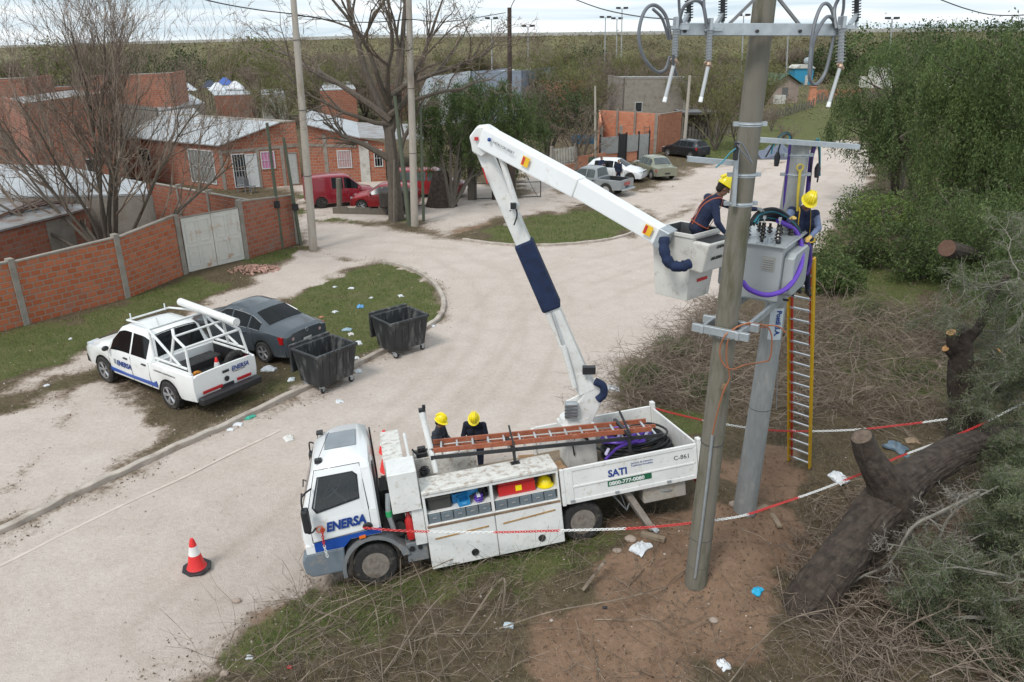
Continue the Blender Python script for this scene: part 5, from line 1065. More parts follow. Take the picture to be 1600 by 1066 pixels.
def person(label, J, top, leg=None, hand=None, skin=None, hat=True, vox=.011, group=None, harness=None, sleeves=None, curl=.5, hair=True, hatm=None):
    leg = leg or TROU; hand = hand or SKIN; skin = skin or SKIN; sleeves = sleeves or top
    mats = [skin, top, leg, BOOT, hand, sleeves]; S_, T_, L_, B_, H_, V_ = range(6)
    org = Vector(J['origin']); J = {k: (Vector(v) - org if k not in ('face', 'up') else Vector(v).normalized()) for k, v in J.items() if k != 'origin'}
    caps = []
    def C(a, b, ra, rb, m): caps.append((Vector(a), Vector(b), ra, rb, m))
    pel, ch, nk, hd = J['pelvis'], J['chest'], J['neck'], J['head']; f = J['face']
    sx = (J['shR'] - J['shL']).normalized(); sp = (nk - pel).normalized(); fw = sx.cross(sp) * -1
    if fw.dot(f) < 0 and abs(fw.dot(f)) > .2: fw = -fw
    for s in (-1, 1):
        C(pel + sx * .075 * s, pel + (ch - pel) * .55 + sx * .07 * s, .115, .105, L_ if s and False else T_)
        C(pel + (ch - pel) * .5 + sx * .075 * s, ch + sx * .085 * s, .105, .118, T_)
        C(ch + sx * .08 * s, nk - sp * .03 + sx * .05 * s, .105, .065, T_)
    C(pel - sp * .02 + sx * .07, pel - sp * .02 - sx * .07, .12, .12, L_)
    C(nk - sp * .03, nk + (hd - nk) * .5, .062, .056, S_)
    C(nk - sp * .035, nk + sp * .01, .078, .070, T_)
    up = (hd - nk).normalized(); up = J.get('up', up); f2 = (f - up * f.dot(up)).normalized(); ex = f2.cross(up)
    for s in (-1, 1):
        sh, el, ha = (J['shR'], J['elR'], J['haR']) if s > 0 else (J['shL'], J['elL'], J['haL'])
        C(ch + (sh - ch) * .35 + sp * .06, sh, .08, .072, T_); C(sh, el, .068, .052, V_); C(el, ha - (ha - el).normalized() * .02, .052, .036, V_)
        d = (ha - el).normalized(); side = J.get('palm', Vector((0, 0, -1))); n = (side - d * side.dot(d)); n = n.normalized() if n.length > .1 else d.orthogonal().normalized(); w = d.cross(n)
        C(ha, ha + d * .05, .030, .030, H_)
        for i, (o, ln) in enumerate(((-.030, .075), (-.010, .085), (.010, .080), (.028, .062))):
            p0 = ha + d * .055 + w * o; p1_ = p0 + (d + n * curl * .5).normalized() * ln * .5; p2_ = p1_ + (d * (1 - curl) + n * (curl + .2)).normalized() * ln * .5
            C(ha + d * .02 + w * o, p0, .016, .0125, H_); C(p0, p1_, .0118, .0108, H_); C(p1_, p2_, .0108, .0095, H_)
        th = ha + d * .015 - w * .03 * 1; C(th, th + (d * .6 - w * .7 + n * .4).normalized() * .04, .0145, .0125, H_); C(th + (d * .6 - w * .7 + n * .4).normalized() * .04, th + (d * .6 - w * .7 + n * .4).normalized() * .04 + (d + n * .5).normalized() * .032, .0125, .0105, H_)
        hp, kn, an = (J['hpR'], J['knR'], J['anR']) if s > 0 else (J['hpL'], J['knL'], J['anL'])
        C(hp, kn, .092, .066, L_); C(kn, an, .064, .044, L_); C(an + (an - kn).normalized() * .0, an + (an - kn).normalized() * .05, .05, .048, B_)
        ff = (fw - Vector((0, 0, fw.z))).normalized(); fo = an + Vector((0, 0, -.06)); C(fo - ff * .03, fo + ff * .13, .045, .038, B_)
    base = MB()
    for c in caps: cap_geo(base, c[0], c[1], c[2], c[3])
    # head: skull, jaw, nose, brow, ears
    hm = Matrix(((ex.x, f2.x, up.x, hd.x), (ex.y, f2.y, up.y, hd.y), (ex.z, f2.z, up.z, hd.z), (0, 0, 0, 1)))
    base.tf(hm); base.ball((0, -.012, .02), (.077, .095, .098), 16); base.ball((0, .018, -.05), (.056, .068, .070), 14); cap_geo(base, (0, .085, .012), (0, .108, -.026), .011, .017, 8)
    cap_geo(base, (-.035, .076, .03), (.035, .076, .03), .012, .012, 8); cap_geo(base, (-.02, .082, -.062), (.02, .082, -.062), .009, .009, 8)
    for s in (-1, 1): base.ball((s * .078, -.008, -.005), (.012, .02, .032), 8)
    base.tf()
    me = bpy.data.meshes.new('b'); me.from_pydata(base.v, [], base.f); bm = bmesh.new(); bm.from_mesh(me); bmesh.ops.recalc_face_normals(bm, faces=bm.faces); bm.to_mesh(me); bm.free()
    o = bpy.data.objects.new('person', me); COL.objects.link(o)
    r = o.modifiers.new('r', 'REMESH'); r.mode = 'VOXEL'; r.voxel_size = vox; s_ = o.modifiers.new('s', 'SMOOTH'); s_.factor = .5; s_.iterations = 2
    dg = bpy.context.evaluated_depsgraph_get(); dg.update(); m2 = bpy.data.meshes.new_from_object(o.evaluated_get(dg)); o.modifiers.clear(); o.data = m2; bpy.data.meshes.remove(me)
    m2.materials.clear()
    for m in mats: m2.materials.append(m)
    n = len(m2.polygons); ctr = np.zeros(n * 3, np.float32); m2.polygons.foreach_get('center', ctr); ctr = ctr.reshape(-1, 3)
    best = np.full(n, 1e9); idx = np.zeros(n, np.int32)
    hc = np.array(hd); dd = np.linalg.norm(ctr - hc, axis=1) - .10; best = dd.copy(); idx[:] = S_
    for a, b, ra, rb, m in caps:
        a = np.array(a); b = np.array(b); e = b - a; L2 = max(1e-9, e @ e); t = np.clip(((ctr - a) @ e) / L2, 0, 1); q = a + t[:, None] * e; d = np.linalg.norm(ctr - q, axis=1) - (ra + (rb - ra) * t)
        k = d < best; best[k] = d[k]; idx[k] = m
    # trousers below the waist
    rel = (ctr - np.array(pel)) @ np.array(sp); idx[(idx == T_) & (rel < .02)] = L_
    m2.polygons.foreach_set('material_index', idx); m2.polygons.foreach_set('use_smooth', np.ones(n, bool)); m2.update()
    o.location = org; tag(o, label, 'person', group)
    H = Matrix(hm)
    mb = MB().tf(H)
    for s in (-1, 1): mb.ball((s * .031, .083, .012), (.012, .008, .008), 8)
    mb.build('eye', BLACK, o)
    if hair:
        mb = MB().tf(H); mb.ball((0, -.028, .030), (.084, .094, .096), 14); mb.ball((0, -.06, -.03), (.068, .055, .06), 12); mb.build('hair', HAIR, o, smooth=True)
    if hat: hat_mb(MB().tf(H @ Matrix.Translation((0, -.008, .045)) @ Matrix.Rotation(R(-6), 4, 'X')), (0, 0, 0), .104).build('hard_hat', hatm or HATY, o, smooth=True)
    if harness:
        mb = MB()
        for s in (-1, 1):
            pts = [pel + sx * .06 * s + fw * .14, ch + sx * .10 * s + fw * .13, nk + sx * .09 * s - sp * .0 + fw * .05, nk + sx * .10 * s - sp * .02 - fw * .06, ch + sx * .05 * s - fw * .135, pel + sx * .05 * s - fw * .13]
            mb.tube(spline(pts, 6), .011, 6, flat=.4)
        k = [pel + (ch - pel) * .15 + (sx * math.cos(t) * .20 + fw * math.sin(t) * .135) for t in np.linspace(0, 2 * math.pi, 20)]; mb.tube(k, .022, 6, flat=.5)
        mb.build('harness', harness, o, smooth=True)
    return o
def standing(x, y, z, face, bend=0, headdown=0, arms='down', h=1.0, sway=0):
    F_ = Vector((math.cos(face), math.sin(face), 0)); X = Vector((F_.y, -F_.x, 0)); U_ = Vector((0, 0, 1)); O = Vector((x, y, z))
    def P(a, b, c): return O + X * a * h + F_ * b * h + U_ * c * h
    bf = math.sin(bend)
    J = dict(origin=O, pelvis=P(0, 0, .95), chest=P(0, .32 * bf, 1.27), neck=P(0, .52 * bf, 1.47), head=P(0, .60 * bf + .03 + .05 * headdown, 1.615 - .03 * headdown), face=F_ * math.cos(headdown) - U_ * math.sin(headdown),
        shL=P(-.18, .48 * bf, 1.42), shR=P(.18, .48 * bf, 1.42), hpL=P(-.09, 0, .90), hpR=P(.09, 0, .90), knL=P(-.10, .03, .49), knR=P(.10, .03, .49), anL=P(-.11, 0, .10), anR=P(.11, 0, .10))
    J['up'] = (U_ * math.cos(headdown) + F_ * math.sin(headdown))
    if arms == 'down': J.update(elL=P(-.23, .42 * bf - .02, 1.14), elR=P(.23, .42 * bf - .02, 1.14), haL=P(-.22, .42 * bf + .10, .92), haR=P(.22, .42 * bf + .10, .92))
    elif arms == 'work': J.update(elL=P(-.25, .10, 1.16), elR=P(.25, .10, 1.16), haL=P(-.10, .34, 1.10), haR=P(.10, .34, 1.10))
    elif arms == 'cross': J.update(elL=P(-.24, .05, 1.14), elR=P(.24, .05, 1.14), haL=P(.05, .22, 1.22), haR=P(-.05, .22, 1.18))
    return J
q = GZ(681, 650, 1.52); person('worker in a yellow helmet beside the white mast looking right behind the truck cab', standing(q.x, q.y, -.22, R(-20), .1, .25, 'work'), mat('dark grey blue jacket', (.03, .035, .05), .85, 0, .3, 9, .4), skin=SKIND)
q = GZ(742, 642, 1.52); person('worker in a dark jersey and yellow helmet looking down behind the long orange ladder', standing(q.x, q.y, -.22, R(-95), .15, .75, 'work', 1.02), mat('navy jersey', (.006, .008, .022), .85, 0, .3, 9, .4), skin=SKIND)
# worker in the bucket, leaning out to the transformer
hx = AT(1131, 294, 11.55); c_ = (e1 + e2) / 2; cen = Vector((BF.x + c_.x, BF.y + c_.y, BZ0)); px_ = Vector((cen.x - .12, cen.y, 0))
pel = AT(1091, 352, 11.72); ch = AT(1108, 325, 11.65); nk = AT(1122, 308, 11.6)
J = dict(origin=(pel.x, pel.y, BZ0 + .06), pelvis=pel - Vector((0, 0, .02)), chest=ch, neck=nk, head=hx, face=Vector((.9, .1, -.45)), up=Vector((.45, .05, .9)),
    shL=ch + Vector((.02, .20, .12)), shR=ch + Vector((.04, -.17, .10)), elR=AT(1121, 348, 11.35), haR=AT(1133, 364, 11.33), elL=AT(1150, 325, 11.85), haL=AT(1183, 327, 11.8),
    hpL=pel + Vector((0, .09, -.06)), hpR=pel + Vector((0, -.09, -.06)), knL=pel + Vector((.05, .10, -.46)), knR=pel + Vector((.05, -.10, -.46)), anL=Vector((pel.x - .02, pel.y + .11, BZ0 + .16)), anR=Vector((pel.x - .02, pel.y - .11, BZ0 + .16)))
person('worker in a navy jacket and yellow helmet leaning out of the raised bucket', J, NAVYJ, hand=GLOVG, skin=SKIND, harness=ORN)
mb = MB(); c = AT(1122, 309, 11.5)
# worker at the top of the ladder
Y0 = 12.28; pel = AT(1254, 376, Y0 + .12); ch = AT(1254, 346, Y0 + .0); nk = AT(1257, 327, Y0 - .10); hd = AT(1263, 316, Y0 - .22)
J = dict(origin=(pel.x, pel.y, pel.z - .9), pelvis=pel, chest=ch, neck=nk, head=hd, face=Vector((-.35, -.75, -.62)), up=Vector((.12, -.55, .83)),
    shR=AT(1237, 329, Y0 - .04), shL=AT(1274, 334, Y0 - .04), elR=AT(1229, 346, Y0 - .18), haR=AT(1238, 341, Y0 - .42), elL=AT(1279, 357, Y0 - .08), haL=AT(1266, 370, Y0 - .30),
    hpL=pel + Vector((.09, 0, -.05)), hpR=pel + Vector((-.09, 0, -.05)), knL=pel + Vector((.08, -.12, -.46)), knR=pel + Vector((-.10, -.02, -.48)), anL=AT(1262, 452, Y0 + .1), anR=AT(1247, 447, Y0 + .0))
person('worker in a blue grey shirt and ochre harness at the top of the leaning ladder', J, NAVYJ, sleeves=GBLUE, hand=GLOVY, skin=SKIND, harness=YWEB)
# ---------------------------------------------------------------- vehicles
def interp(tab, x): return float(np.interp(x, [a for a, _ in tab], [b for _, b in tab]))
def car(name, label, cat, loc, rz, S, group=None):
    """S: len, w, sill, belt/top/wt tables over x (rear to front), axles, wheel radius, colours"""
    o = thing(name, label, cat, loc, rz, group); Lh = S['L'] / 2; xs = set(np.round(np.linspace(-Lh, Lh, int(S['L'] / .07)), 3)); 
    for tname in ('top', 'belt'): xs |= {round(a, 3) for a, _ in S[tname]}
    bed = S.get('bed'); xs = sorted(x for x in xs if -Lh <= x <= Lh)
    if bed: xs = sorted(set([x for x in xs if min(abs(x - bed[0]), abs(x - bed[1])) > .03] + [bed[0] - .001, bed[0] + .001, bed[1] - .001, bed[1] + .001]))
    r = S['r']; w = S['w'] / 2; rows = []
    def wid(x):
        e = (abs(x) - (Lh - .55)) / .55
        return w * (1 - ((S.get('rt', .12) if x < 0 else .14) * max(0, e) ** 2.2)) - .012 * (1 + math.cos(x * 2)) * 0
    def zb(x):
        z = S['sill'] + .05 * max(0, (abs(x) - Lh + .5) / .5)
        for ax in S['axles']:
            d = abs(x - ax)
            if d < r * 1.2: z = max(z, r + math.sqrt(max(0, (r * 1.2) ** 2 - d * d)) * .97)
        return z
    def surf(x, t):  # side point between belt (t=0) and roof edge (t=1)
        bz = interp(S['belt'], x); tz = interp(S['top'], x); wt = interp(S['wt'], x)
        return Vector((x, wid(x) * .985 * (1 - t) + wt * t, bz + (tz - .04 - bz) * t))
    for x in xs:
        bz = interp(S['belt'], x); tz = max(bz + .012, interp(S['top'], x)); wt = min(interp(S['wt'], x), wid(x) * .97); W = wid(x); z0 = zb(x); zc = z0 + (bz - z0) * .45
        row = [(W * .96, z0), (W, zc), (W, zc + (bz - zc) * .55), (W * .985, bz)]
        if bed and bed[0] < x < bed[1]: row += [(W * .96, bz + .02), (W * .90, bz + .02), (W * .89, bed[2]), (0, bed[2])]
        else: row += [(wt, tz - .045), (wt - .07, tz), (wt * .5, tz + .016 * min(1, (tz - bz) * 3) + .012), (0, tz + .02 * min(1, (tz - bz) * 3) + .018)]
        rows.append([(x, a, b) for a, b in row] + [(x, -a, b) for a, b in row[-2::-1]])
    n = len(rows[0]); mb = MB(); vs = [p for rw in rows for p in rw]; fs = []; ms = []
    fs = [(i * n + j, i * n + j + 1, (i + 1) * n + j + 1, (i + 1) * n + j) for i in range(len(rows) - 1) for j in range(n - 1)]
    fs += [tuple(range(n)), tuple((len(rows) - 1) * n + j for j in range(n - 1, -1, -1))]
    mb._a(vs, fs)
    if bed:
        for i in range(len(rows) - 1):
            x = (rows[i][0][0] + rows[i + 1][0][0]) / 2
            if bed[0] < x < bed[1]:
                for j in (5, 6, 7, 8): mb.m[i * (n - 1) + j] = 1
    mb.build('body', [S['paint'], BLACK], o, smooth=True)
    u = MB(); u.box(-Lh + .35, Lh - .35, -w * .93, w * .93, S['sill'] + .03, r * 2 * .98)
    if not bed: u.build('underbody', BLACK, o)
    else: u.build('underbody', BLACK, o)
    for ax in S['axles']:
        for s in (1, -1): wheel(o, (ax, s * (w - .10), r), r, .20, S.get('rimr', .66), S.get('rim', 'alloy'), s, S.get('rimmat'))
    def patch(nm, pts, m, par=o):
        mb = MB(); mb._a(pts, [tuple(range(len(pts)))]); return mb.build(nm, m, par)
    # side windows: strips that follow the body side
    for (x0, x1) in S['win']:
        for s in (1, -1):
            k = 8; lo = [surf(x0 + (x1 - x0) * i / k, .10) for i in range(k + 1)]; hi = [surf(x0 + (x1 - x0) * i / k, .90) for i in range(k + 1)]
            fr = [];
            def off(p, e=.008): return (p.x, s * (p.y + e), p.z + .004)
            g = MB(); g._a([off(p) for p in lo] + [off(p) for p in hi], [(i, i + 1, k + 2 + i, k + 1 + i) for i in range(k)]); wd = g.build('side_window', S.get('glass', GLASS), o, smooth=True)
            if S.get('chrome'): c_ = MB(); c_.tube([off(p, .012) for p in hi], .010, 4); c_.tube([off(p, .012) for p in lo], .008, 4); c_.build('window_trim', S['chrome'], wd)
    for nm, (x0, x1) in (('windscreen', S['ws']), ('rear_window', S['rw'])):
        if x0 is None: continue
        g = MB(); k = 6; pts = []
        for i in range(k + 1):
            t = .08 + .84 * i / k; x = x0 + (x1 - x0) * t; tz = interp(S['top'], x); wt = min(interp(S['wt'], x), wid(x) * .97) - .09
            kk = min(1, max(0, tz - interp(S['belt'], x)) * 3); bw = wt + .09
            for y in (-wt, -wt * .6, 0, wt * .6, wt): pts.append((x, y, .014 + float(np.interp(abs(y), [0, bw * .5, bw - .07, bw], [tz + .02 * kk + .018, tz + .016 * kk + .012, tz, tz - .02]))))
        g._a(pts, [(i * 5 + j, i * 5 + j + 1, (i + 1) * 5 + j + 1, (i + 1) * 5 + j) for i in range(k) for j in range(4)]); g.build(nm, S.get('glass', GLASS), o, smooth=True)
    dm = mat('door gap', (.01, .01, .01), .8)
    for x in S['gaps']:
        for s in (1, -1):
            g = MB(); bz = interp(S['belt'], x); z0 = zb(x) + .03; g.tube([(x, s * (wid(x) * .985 + .002), z0), (x, s * (wid(x) + .002), z0 + (bz - z0) * .5), (x, s * (wid(x) * .987 + .002), bz)], .006, 4); g.build('door_seam', dm, o)
    for x in S['handles']:
        for s in (1, -1): z = interp(S['belt'], x) - .09; MB().box(x - .09, x + .09, *sorted((s * (wid(x) * .99), s * (wid(x) + .03))), z - .018, z + .018).build('door_handle', S.get('hm', S['paint']), o, bevel=.006)
    for s in (1, -1):
        x = S['mir']; z = interp(S['belt'], x) + .08; MB().ball((x, s * (w + .10), z), (.06, .10, .075), 10).build('wing_mirror', S.get('mm', S['paint']), o, smooth=True)
    def endbox(nm, x, y0, y1, z0, z1, m, s, th=.04):
        mb = MB(); e = .012
        def X(y): return x * 1.0 - math.copysign(.14 * (abs(y) / w) ** 3, x)
        xa = [X(y0), X(y1)]; sg = math.copysign(1, x)
        mb.hexa([(xa[0] - sg * th, y0, z0), (xa[1] - sg * th, y1, z0), (xa[1] + sg * e, y1, z0), (xa[0] + sg * e, y0, z0), (xa[0] - sg * th, y0, z1), (xa[1] - sg * th, y1, z1), (xa[1] + sg * e, y1, z1), (xa[0] + sg * e, y0, z1)]); return mb.build(nm, m, o)
    for s in (1, -1):
        hz = S['lampz']; ho = sorted((s * (w * .85), s * (w * .85 - .34))); endbox('headlight', Lh, *ho, hz[0], hz[1], S.get('lampm', mat('headlight glass', (.55, .58, .6), .08)), s, .2)
        if not S.get('notail'): tz = S['tailz']; to = sorted((s * (w - .03), s * (w - S.get('tailw', .32)))); endbox('tail_light', -Lh, *to, tz[0], tz[1], mat('tail lamp red', (.42, .01, .012), .15, coat=.4), s, .16)
    endbox('front_bumper', Lh + .03, -w * .92, w * .92, S['sill'] + .02, S['sill'] + .24, S.get('bump', S['paint']), 1, .2); endbox('rear_bumper', -Lh - .03, -w * .92, w * .92, S['sill'] + .04, S['sill'] + .26, S.get('bump', S['paint']), 1, .2)
    endbox('grille', Lh + .004, -.42, .42, S['lampz'][0] - .02, S['lampz'][1] - .01, BLACK, 1)
    endbox('number_plate', -Lh - (.034 if S.get('platelow') else .006), -.2, .2, S['platez'], S['platez'] + .11, mat('number plate', (.04, .04, .045), .5), 1)
    return o
def paint(n, c, r=.28): return mat(n, c, r, 0, .05, 2, 0, (.32, .27, .22), .03, 1.5, coat=.5)
# ---- the white utility pickup with its pipe rack
pf, pr_ = G(168, 597), G(277, 641); hd = (pf - pr_); hd.z = 0; hd.normalize(); side = Vector((-hd.y, hd.x, 0)); ctr = (pf + pr_) / 2 - side * .92; rz = math.atan2(hd.y, hd.x)
PW = paint('pickup white', (.80, .81, .80))
PK = dict(L=5.2, w=1.92, sill=.42, r=.38, axles=(-1.45, 1.62), belt=[(-2.6, 1.14), (-.9, 1.14), (.0, 1.12), (1.2, 1.10), (1.9, 1.06), (2.6, .86)],
    top=[(-2.6, 1.16), (-.84, 1.16), (-.80, 1.3), (-.66, 1.76), (-.4, 1.84), (.45, 1.84), (.7, 1.78), (1.35, 1.16), (1.9, 1.09), (2.45, .98), (2.6, .84)],
    wt=[(-2.6, .88), (-.84, .80), (-.66, .70), (.5, .70), (1.3, .82), (1.9, .80), (2.6, .68)], bed=(-2.54, -.92, .66), win=[(-.62, .08), (.16, 1.06)], rt=.02, ws=(1.36, .62), rw=(-.84, -.62), gaps=(-.72, .12, 1.18), handles=(-.52, .34), mir=1.08,
    lampz=(.78, .98), tailz=(.74, 1.10), tailw=.20, paint=PW, rim='five', mm=BLACK, bump=BLACK, platez=.56, hm=BLACK)
pk = car('pickup_truck', 'white crew cab pickup with blue stripe and white pipe rack on the verge', 'pickup', ctr, rz, PK)
mb = MB()
for s in (1, -1): mb.tf(); side_patch(mb, [(1.18, .50), (1.18, .60), (.40, .57), (-.82, .60), (-.98, .68), (-.98, .50)][::1], .008, lambda z: .955, s, .02)
mb.build('stripe', BLUE, pk); pp = .973
text('ENERSA', .21, TXB, basis((.80, pp, .74), (-1, 0, -.0), (0, 0, 1)), pk, bold=.006, shear=.2, sx=.92); MB().box(.84, .93, .955, pp, .75, .89).build('logo_mark', mat('logo grey', (.25, .28, .3), .5), pk)
text('COOPERATIVA DE ENTRE RIOS S.A.', .06, DARK, basis((-.96, pp - .001, .98), (-1, 0, 0), (0, 0, 1)), pk)
text('ENERSA', .17, TXB, basis((-2.625, -.17, .945), (0, -1, 0), (0, 0, 1)), pk, bold=.004, shear=.2, sx=.9); text('Confianza y calidad', .05, DARK, basis((-2.625, -.20, .90), (0, -1, 0), (0, 0, 1)), pk)
text('CM-162', .10, DARK, basis((-2.56, .84, .99), (0, -1, 0), (0, 0, 1)), pk)
for y0, y1 in ((.15, .72), (-.74, -.30)): MB().box(-2.625, -2.61, y0, y1, .625, .70).build('red_strip', RED, pk)
MB().cyl((-2.62, .0, .80), (-2.635, .0, .80), .07, n=16).build('badge', BLACK, pk); MB().box(-2.63, -2.61, -.1, .1, .97, 1.04).build('tailgate_handle', BLACK, pk, bevel=.008)
MB().box(-2.84, -2.62, -.90, .90, .40, .60).build('rear_step', BLACK, pk, bevel=.03)
mb = MB(); mb.box(-1.45, -.96, -.74, .74, .665, .98); mb.build('bed_chest', mat('bed liner', (.03, .03, .03), .7, 0, .3), pk, bevel=.03)
mb = MB(); mb.torus((-2.2, -.62, .92), .26, .10, 'x', 20, 8); mb.build('spare_wheel', RUBBER, pk, smooth=True)
# rack
RK = mat('rack white', (.72, .73, .72), .4, 0, .06, 5, 0, (.4, .36, .3), .12, 6)
mb = MB()
for s in (1, -1):
    y = s * .86; yi = s * .80
    for a, b in (((-2.48, y, 1.18), (-.98, y, 1.18)), ((-2.35, y, 1.30), (-.98, y, 1.30)), ((-.94, y, 1.2), (-.78, yi, 2.02)), ((-2.42, y, 1.18), (-2.30, yi, 1.84)), ((-2.30, yi, 1.84), (-1.75, s * .72, 2.0)), ((-.78, yi, 2.02), (-2.05, y, 1.32)), ((-1.75, s * .72, 2.0), (-1.65, y, 1.32))): mb.tube([a, b], .035, 7)
    mb.tube(spline([(-.78, yi, 2.02), (-.4, s * .70, 2.06), (.5, s * .62, 1.98)], 4), .028, 6)
mb.tube([(-.78, -.80, 2.02), (-.78, .80, 2.02)], .035, 7); mb.tube([(-2.30, -.80, 1.84), (-2.30, .80, 1.84)], .035, 7); mb.tube([(-1.75, -.72, 2.0), (-1.75, .72, 2.0)], .03, 7); mb.tube([(.5, -.62, 1.98), (.5, .62, 1.98)], .025, 6)
mb.tube([(-1.75, .72, 2.0), (-1.55, .60, 2.12)], .04, 7); mb.tube([(-.78, .5, 2.02), (-.70, .5, 2.24)], .03, 6); mb.tube([(.42, .55, 1.98), (.42, .55, 2.16)], .02, 6); mb.tube([(.42, -.45, 1.98), (.42, -.45, 2.16)], .02, 6)
mb.build('pipe_rack', RK, pk, smooth=True)
Mp = Matrix.Translation(ctr) @ Matrix.Rotation(rz, 4, 'Z')
def on(M, p): return M @ Vector(p)
o = thing('storage_tube', 'fat white tube lying along the top of the pickup rack on the far side', 'tube', on(Mp, (-2.45, -.62, 2.12)), rz); MB().cyl((0, 0, 0), (2.35, 0, .14), .105, n=20).build('tube', WHITE, o, smooth=True); MB().cyl((-.03, 0, 0), (-.002, 0, 0), .112, n=20).cyl((.5, 0, .03), (.54, 0, .032), .112, n=20).build('end_cap', RK, o)
cone('red traffic cone standing in the bed of the white pickup', on(Mp, (-2.10, -.12, .70)), .72)
o = thing('rope_roll', 'small orange rope reel lying at the near rear corner of the pickup bed', 'rope', on(Mp, (-2.30, .62, .98)), rz); MB().torus((0, 0, 0), .13, .05, 'x', 18, 8).build('rope', mat('orange rope', (.55, .22, .03), .8, 0, .25, 20), o, smooth=True); MB().torus((0, 0, 0), .06, .03, 'x', 14, 6).build('hub', mat('tan hub', (.35, .2, .08), .7), o)
# ---- grey sedan
rl = G(416, 566); side = Vector((-hd.y, hd.x, 0)); rz2 = rz + R(3); h2 = Vector((math.cos(rz2), math.sin(rz2), 0)); s2 = Vector((-h2.y, h2.x, 0)); cs = rl + h2 * 1.32 - s2 * .82
SG = paint('sedan slate grey', (.055, .068, .080))
SD = dict(L=4.55, w=1.80, sill=.28, r=.325, axles=(-1.32, 1.28), belt=[(-2.28, .92), (-1.7, .98), (-1, .97), (0, .93), (1.1, .90), (1.8, .80), (2.28, .66)],
    top=[(-2.28, .98), (-2.15, 1.06), (-1.62, 1.10), (-1.5, 1.12), (-.85, 1.40), (-.5, 1.46), (.1, 1.48), (.35, 1.44), (1.12, .98), (1.6, .90), (2.1, .78), (2.28, .66)],
    wt=[(-2.28, .62), (-1.62, .76), (-.85, .62), (0, .60), (.35, .60), (1.12, .76), (2.28, .6)], win=[(-1.22, -.78), (-.72, -.02), (.05, .92)], ws=(1.10, .36), rw=(-1.52, -.82), gaps=(-.02, 1.0, -.95), handles=(-.62, .35), mir=.82,
    lampz=(.56, .72), tailz=(.72, .93), tailw=.42, paint=SG, rim='five', platez=.66, chrome=mat('chrome', (.33, .34, .35), .35, .5, .02), rimr=.68, hm=SG)
sd_ = car('sedan', 'dark slate grey sedan parked beside the white pickup near the dumpsters', 'car', cs, rz2, SD)
for s in (1, -1):
    for y, r_ in ((.70, .075), (.54, .05)): MB().cyl((-2.28 + .14 * (y / .9) ** 3 - .014, s * y, .825), (-2.28 + .14 * (y / .9) ** 3 - .026, s * y, .825), r_, n=14).build('lamp_ring', mat('pale lamp', (.55, .35, .33), .2), sd_)
MB().torus((-2.30, 0, .97), .05, .010, 'x', 16, 5).build('round_badge', MATS['chrome'], sd_); MB().box(-2.30, -2.293, -.16, .16, .685, .745).build('plate_face', mat('plate letters', (.5, .5, .48), .5), sd_)
for px, py, pz in ((393, 560, 0),): pass
# ---- far vehicles
def place(px, py, deg): q = G(px, py); return q, R(deg)
OLV = paint('olive beige paint', (.21, .215, .155), .4)
q, rz_ = place(1024, 276, 0); fr_, rr_ = G(912, 292), G(1060, 280)
OL = dict(L=4.4, w=1.69, sill=.28, r=.32, axles=(-1.35, 1.35), belt=[(-2.2, .86), (-1, .90), (1.2, .88), (2.2, .74)], top=[(-2.2, .82), (-2.12, .92), (-1.55, .97), (-1.45, 1.0), (-1.0, 1.40), (-.6, 1.46), (.25, 1.46), (.45, 1.42), (.95, .98), (1.9, .90), (2.15, .80), (2.2, .74)],
    wt=[(-2.2, .62), (-1.5, .72), (-1.0, .60), (.4, .60), (.95, .72), (2.2, .62)], win=[(-1.15, -.70), (-.62, .02), (.10, .82)], ws=(.98, .42), rw=(-1.48, -.98), gaps=(.06, .9), handles=(-.5, .3), mir=.75, lampz=(.58, .74), tailz=(.60, .78), tailw=.30, paint=OLV, rim='steel', rimmat=ALLOY, rimr=.6, bump=mat('dull chrome', (.4, .4, .38), .35, .6), platez=.45, glass=GLASSL)
def byw(f, r, ax, w, near=1):
    a, b = G(*f), G(*r); h = (a - b); h.z = 0; h.normalize(); s = Vector((-h.y, h.x, 0)) * near; c = (a + b) / 2 - s * (w / 2 - .05); return c, math.atan2(h.y, h.x)
car('sedan', 'old olive beige boxy sedan parked behind the small white car', 'car', *byw((984, 269), (1026, 284), 2.7, 1.69), OL)
HB = dict(L=3.95, w=1.70, sill=.26, r=.31, axles=(-1.22, 1.24), belt=[(-1.97, .95), (0, .92), (1.0, .90), (1.97, .66)], top=[(-1.97, .92), (-1.90, 1.02), (-1.55, 1.36), (-1.2, 1.44), (-.2, 1.47), (.2, 1.43), (.95, .98), (1.6, .88), (1.97, .66)],
    wt=[(-1.97, .62), (-1.5, .58), (.2, .60), (.95, .74), (1.97, .6)], win=[(-1.35, -.72), (-.66, .0), (.06, .75)], ws=(.96, .20), rw=(-1.92, -1.5), gaps=(.02, .88), handles=(-.5, .3), mir=.7, lampz=(.58, .74), tailz=(.74, .95), tailw=.28, paint=paint('black car paint', (.015, .018, .022)), rim='five', platez=.55)
car('hatchback', 'black hatchback parked by the unfinished brick house at the end of the yard', 'car', *byw((1035, 243), (1087, 250), 2.5, 1.7), HB)
H2 = dict(HB); H2['paint'] = paint('white car paint', (.72, .74, .76)); H2['L'] = 4.1; H2['belt'] = [(a, b - .04) for a, b in HB['belt']]; 
car('small_car', 'white car with dark windows parked between the grey pickup and the olive sedan', 'car', GZ(962, 281), math.atan2(-.42, .90), H2)
